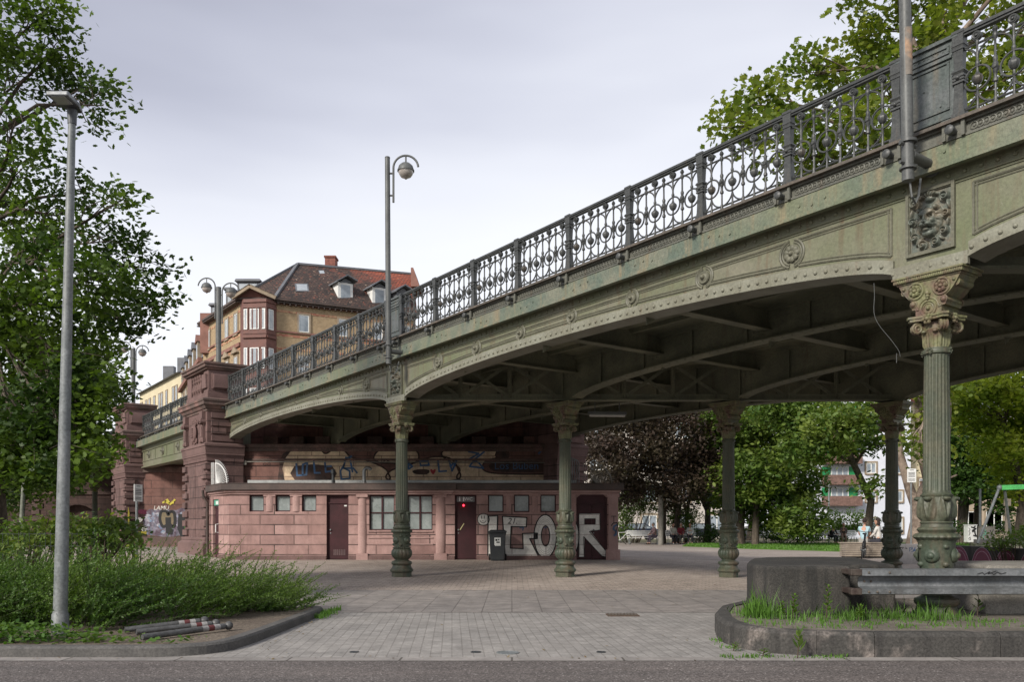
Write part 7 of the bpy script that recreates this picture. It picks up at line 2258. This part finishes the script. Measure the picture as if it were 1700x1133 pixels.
def skin_mesh(verts, edges, root=0, sub=1):
    me = bpy.data.meshes.new('sk'); me.from_pydata([v[:3] for v in verts], edges, [])
    ob = bpy.data.objects.new('sk', me); COL.objects.link(ob)
    ob.modifiers.new('s', 'SKIN')
    for i, v in enumerate(verts):
        d = me.skin_vertices[0].data[i]; d.radius = (v[3], v[3] if len(v) < 5 else v[4]); d.use_root = (i == root)
    m = ob.modifiers.new('u', 'SUBSURF'); m.levels = sub; m.render_levels = sub
    dg = bpy.context.evaluated_depsgraph_get(); dg.update()
    e = ob.evaluated_get(dg); out_ = bpy.data.meshes.new_from_object(e)
    V = [tuple(v.co) for v in out_.vertices]; Fc = [tuple(p.vertices) for p in out_.polygons]
    bpy.data.objects.remove(ob); bpy.data.meshes.remove(me); bpy.data.meshes.remove(out_)
    return V, Fc


def person(loc, rz, label, shirt, legs, hair, arms=((.20, -.10, .80), (.10, -.30, .66)), bend=.05, shoes=None, sleeve=.55, head_turn=0.0, longhair=False, knees=-.43, feet=-.42, group=None):
    t = thing('person', label, 'person', loc, rz, group)
    b = bend
    J = [(0, 0, .53, .13, .11), (0, -b * .3, .72, .125, .1), (0, -b, .95, .14, .1), (0, -b * 1.4, 1.09, .06), (0, -b * 1.6, 1.17, .045)]
    Ed = [(0, 1), (1, 2), (2, 3), (3, 4)]
    body = list(J); ed = list(Ed)
    for s in (-1, 1):
        k = len(body); e_, h_ = arms
        body += [(s * .17, -b, 1.04, .055), (s * e_[0], e_[1] - b, e_[2], .042), (s * h_[0], h_[1] - b, h_[2], .03), (s * (h_[0] - .015), h_[1] - b - .07, h_[2] - .01, .032, .016)]
        ed += [(2, k), (k, k + 1), (k + 1, k + 2), (k + 2, k + 3)]
        k = len(body)
        body += [(s * .09, -.02, .52, .088), (s * .12, knees, .53, .058), (s * .12, feet, .1, .038), (s * .12, feet - .13, .04, .035, .025)]
        ed += [(0, k), (k, k + 1), (k + 1, k + 2), (k + 2, k + 3)]
    V, Fc = skin_mesh(body, ed)
    mb = MB(); mb.add(V, Fc)
    hc = Vector((0, -b * 1.8 - .02, 1.285)); rot = Matrix.Rotation(head_turn, 3, 'Z')
    mb.ball(hc, .1, 16, 12, (.76, .95, 1.15), rot=rot)
    mb.ball(hc + rot @ Vector((0, -.098, -.015)), .018, 8, 6, (.8, 1, 1.5)); mb.ball(hc + rot @ Vector((0, -.085, -.06)), .02, 8, 6, (1.3, .6, .5)); mb.ball(hc + rot @ Vector((0, -.05, -.09)), .04, 8, 6)
    for s in (-1, 1): mb.ball(hc + rot @ Vector((s * .078, .0, -.01)), .024, 8, 6, (.5, .8, 1.3)); mb.ball(hc + rot @ Vector((s * .032, -.088, .012)), .012, 8, 6)
    for s in (-1, 1):                                              # five fingers on each hand
        e_, h_ = arms; hb_ = Vector((s * (h_[0] - .015), h_[1] - b - .07, h_[2] - .01))
        for q in range(4):
            p = hb_ + Vector(((q - 1.5) * .016, -.01, 0)); L_ = (.065, .075, .07, .055)[q]
            mb.tube([p, p + Vector((0, -L_ * .6, -.006)), p + Vector((0, -L_, -.028))], [.0085, .008, .006], 6)
        p = hb_ + Vector((-s * .03, .03, 0)); mb.tube([p, p + Vector((-s * .025, -.03, -.005)), p + Vector((-s * .03, -.055, -.015))], [.01, .009, .007], 6)
    mb.build('body', M['skin'], t, smooth=70, uv=False)
    tv = [(0, 0, .5, .145, .125), (0, -b * .3, .72, .14, .115), (0, -b, .95, .155, .115), (0, -b * 1.3, 1.075, .075)]; te = [(0, 1), (1, 2), (2, 3)]
    for s in (-1, 1):
        k = len(tv); e_, h_ = arms; a = Vector((s * .17, -b, 1.04)); el_ = Vector((s * e_[0], e_[1] - b, e_[2])); hn = Vector((s * h_[0], h_[1] - b, h_[2]))
        if sleeve <= 1: p = a.lerp(el_, sleeve); tv += [(*a, .068), (*p, .06)]; te += [(2, k), (k, k + 1)]
        else: p = el_.lerp(hn, .92); tv += [(*a, .068), (*el_, .056), (*p, .044)]; te += [(2, k), (k, k + 1), (k + 1, k + 2)]
    V, Fc = skin_mesh(tv, te); mb = MB(); mb.add(V, Fc); mb.build('shirt', shirt, t, smooth=70, uv=False)
    tv = [(0, .0, .53, .142, .12)]; te = []
    for s in (-1, 1):
        k = len(tv); tv += [(s * .09, -.02, .52, .1), (s * .12, knees, .535, .07), (s * .12, feet, .12, .05)]; te += [(0, k), (k, k + 1), (k + 1, k + 2)]
    V, Fc = skin_mesh(tv, te); mb = MB(); mb.add(V, Fc); mb.build('trousers', legs, t, smooth=70, uv=False)
    for s in (-1, 1):
        mb = MB(); mb.ball((s * .12, feet - .06, .045), .05, 10, 6, (.8, 2.3, .85)); mb.build('shoe', shoes or M['black'], t, smooth=70, uv=False)
    mb = MB(); mb.ball(hc + rot @ Vector((0, .018, .025)), .104, 14, 10, (.82, .95, 1.1), rot=rot)
    if longhair: mb.ball(hc + rot @ Vector((0, .05, -.09)), .1, 12, 8, (.85, .6, 1.3), rot=rot)
    mb.build('hair', hair, t, smooth=70, uv=False)
    return t


cl = lambda n, c: mat(n, c, .85, 0, tuple(x * .85 for x in c), 6, .4, .6, .1, 30)
hairb = cl('dark_hair', (.03, .02, .016)); hairg = cl('grey_hair', (.35, .32, .29)); jeans = cl('dark_trousers', (.03, .03, .04)); wshoe = M['white']
person(((1434 - CX) * 32.35 / F, 32.35, .10), R(146), 'man in a light blue shirt sitting with his back to us on the slatted seat', cl('light_blue_shirt', (.36, .52, .58)), cl('pale_shorts', (.3, .29, .27)), hairb, bend=.08, sleeve=.7)
person(((1459 - CX) * 32.4 / F, 32.4, .10), R(230), 'person in a white top half hidden behind the dark rear column', cl('white_top', (.6, .58, .55)), jeans, hairb, bend=.02, sleeve=1.5, longhair=True)
person(((1087 - CX) * 55.4 / F, 55.4, 0), R(-70), 'grey haired person in a dull pink jacket alone on the white bench', cl('dull_pink_jacket', (.3, .2, .2)), cl('violet_trousers', (.09, .07, .1)), hairg, sleeve=1.5)
person(((1117 - CX) * 56.4 / F, 56.4, 0), R(8), 'person in a pale patterned jacket at the left of the bench group', cl('pale_jacket', (.5, .48, .44)), jeans, hairb, sleeve=1.5, shoes=wshoe, longhair=True)
person(((1130 - CX) * 56.4 / F, 56.4, 0), R(0), 'person in a dark red jacket in the middle of the bench group', cl('dark_red_jacket', (.22, .03, .045)), cl('grey_trousers', (.1, .1, .1)), hairg, sleeve=1.5)
person(((1145.5 - CX) * 56.4 / F, 56.4, 0), R(-10), 'person in a light grey jacket at the right of the bench group', cl('light_grey_jacket', (.5, .52, .55)), jeans, hairb, sleeve=1.5, shoes=wshoe, bend=.1)
person(((1379 - CX) * 56.9 / F, 56.9, 0), R(30), 'person in black bending forward on the shaded bench', cl('black_top', (.03, .028, .035)), jeans, hairb, sleeve=1.5, bend=.18)
person(((1400 - CX) * 56.9 / F, 56.9, 0), R(-15), 'person in a dusky brown top on the shaded bench', cl('dusky_top', (.12, .085, .075)), cl('tan_trousers', (.26, .18, .14)), hairb, sleeve=1.5, bend=.1)
x = (1480 - CX) * 33 / F
# parked cars glimpsed beyond the trees


def car(px, Y, lb, col, rz=0.0):
    t = thing('parked_car', lb, 'car', ((px - CX) * Y / F, Y, 0), rz, 'cars parked beyond the park')
    mb = MB(); pr_ = [(-2.1, .35), (-2.12, .7), (-1.95, .88), (-1.2, .95), (-.6, 1.4), (.85, 1.42), (1.5, 1.0), (2.05, .9), (2.12, .6), (2.1, .35)]
    mb.prism(pr_, (0, -.85, 0), (1, 0, 0), (0, 0, 1), (0, 1.7, 0)); mb.build('body', mat('car_paint', col, .25, .2), t, bevel=.08, seg=3)
    mb = MB(); mb.prism([(-1.08, .97), (-.56, 1.34), (.1, 1.35), (.1, .98)], (0, -.862, 0), (1, 0, 0), (0, 0, 1), (0, 1.724, 0)); mb.prism([(.16, .98), (.16, 1.35), (.8, 1.35), (1.35, 1.0)], (0, -.862, 0), (1, 0, 0), (0, 0, 1), (0, 1.724, 0)); mb.build('window', M['pane'], t)
    for x in (-1.3, 1.3):
        for y in (-.8, .62):
            mb = MB(); mb.tube([(x, y, .31), (x, y + .2, .31)], .31, 20); w2 = mb.build('wheel', M['black'], t); mb = MB(); mb.tube([(x, y - .005, .31), (x, y + .205, .31)], .19, 14); mb.build('rim', M['galv'], w2)


car(1150, 70, 'dark parked car seen between the bench group and the grey house', (.03, .035, .045))
car(1052, 72, 'dark blue parked car behind the white bench', (.03, .04, .07))
car(1262, 72, 'silver parked car beyond the broad green tree', (.4, .42, .44))
# ================================================================== LIGHT, SKY, CAMERA
wd = bpy.data.worlds.new('World'); SC.world = wd; wd.use_nodes = True
nt = wd.node_tree; nt.nodes.clear()
SUN_EL, SUN_AZ = R(31), math.atan2(-.64, -.77)                        # azimuth as a compass angle: x = sin, y = cos
out = nt.nodes.new('ShaderNodeOutputWorld')
sky = nt.nodes.new('ShaderNodeTexSky'); sky.sky_type = 'NISHITA'; sky.sun_disc = False; sky.sun_elevation = SUN_EL; sky.sun_rotation = SUN_AZ
b1 = nt.nodes.new('ShaderNodeBackground'); b1.inputs[1].default_value = .10; nt.links.new(sky.outputs[0], b1.inputs[0])
tc = nt.nodes.new('ShaderNodeTexCoord'); sx = nt.nodes.new('ShaderNodeSeparateXYZ'); nt.links.new(tc.outputs['Generated'], sx.inputs[0])
mp = nt.nodes.new('ShaderNodeMapping'); mp.inputs['Scale'].default_value = (1.0, 1.0, 4.5); nt.links.new(tc.outputs['Generated'], mp.inputs[0])
cn = nt.nodes.new('ShaderNodeTexNoise'); cn.inputs['Scale'].default_value = 1.1; cn.inputs['Detail'].default_value = 4; nt.links.new(mp.outputs[0], cn.inputs['Vector'])


def mth(op, a, b):
    n = nt.nodes.new('ShaderNodeMath'); n.operation = op
    for k, v in ((0, a), (1, b)):
        if isinstance(v, (int, float)): n.inputs[k].default_value = v
        else: nt.links.new(v, n.inputs[k])
    return n.outputs[0]


h_ = mth('ADD', sx.outputs[2], mth('MULTIPLY', mth('SUBTRACT', cn.outputs[0], .5), .40))
h_ = mth('SUBTRACT', h_, mth('MULTIPLY', sx.outputs[0], .14))
cr_ = nt.nodes.new('ShaderNodeValToRGB'); nt.links.new(h_, cr_.inputs[0])
e = cr_.color_ramp.elements
e[0].position = .0; e[0].color = (.73, .735, .755, 1); e[1].position = 1.0; e[1].color = (.5, .51, .55, 1)
for p_, c_ in ((.29, (.70, .71, .745)), (.38, (.615, .627, .68)), (.46, (.50, .512, .58)), (.54, (.385, .395, .465)), (.62, (.295, .303, .368)), (.70, (.285, .293, .355)), (.82, (.42, .43, .48))):
    q = e.new(p_); q.color = (*c_, 1)
b2 = nt.nodes.new('ShaderNodeBackground'); b2.inputs[1].default_value = 1.0; nt.links.new(cr_.outputs[0], b2.inputs[0])
ms = nt.nodes.new('ShaderNodeMixShader'); ms.inputs[0].default_value = .9
nt.links.new(b1.outputs[0], ms.inputs[1]); nt.links.new(b2.outputs[0], ms.inputs[2]); nt.links.new(ms.outputs[0], out.inputs[0])

sl = bpy.data.lights.new('sun', 'SUN'); sl.energy = 3.1; sl.angle = R(11); sl.color = (1.0, .94, .85)
so = bpy.data.objects.new('sun', sl); COL.objects.link(so)
sd = Vector((math.sin(SUN_AZ) * math.cos(SUN_EL), math.cos(SUN_AZ) * math.cos(SUN_EL), math.sin(SUN_EL)))
so.rotation_euler = sd.to_track_quat('Z', 'Y').to_euler()

cam = bpy.data.cameras.new('camera'); co_ = bpy.data.objects.new('camera', cam); COL.objects.link(co_)
co_.location = (0, 0, H); co_.rotation_euler = (R(90), 0, 0)
cam.sensor_width = 36; cam.lens = 36 * F / 1700; cam.shift_y = (HZ - 566.5) / 1700; cam.clip_end = 4000; cam.clip_start = .1
SC.camera = co_
SC.view_settings.view_transform = 'Standard'; SC.view_settings.look = 'None'; SC.view_settings.exposure = .58; SC.view_settings.gamma = 1
SC.render.film_transparent = False
SC.cycles.max_bounces = 6; SC.cycles.diffuse_bounces = 4; SC.cycles.transparent_max_bounces = 6
SC.cycles.sample_clamp_indirect = 4
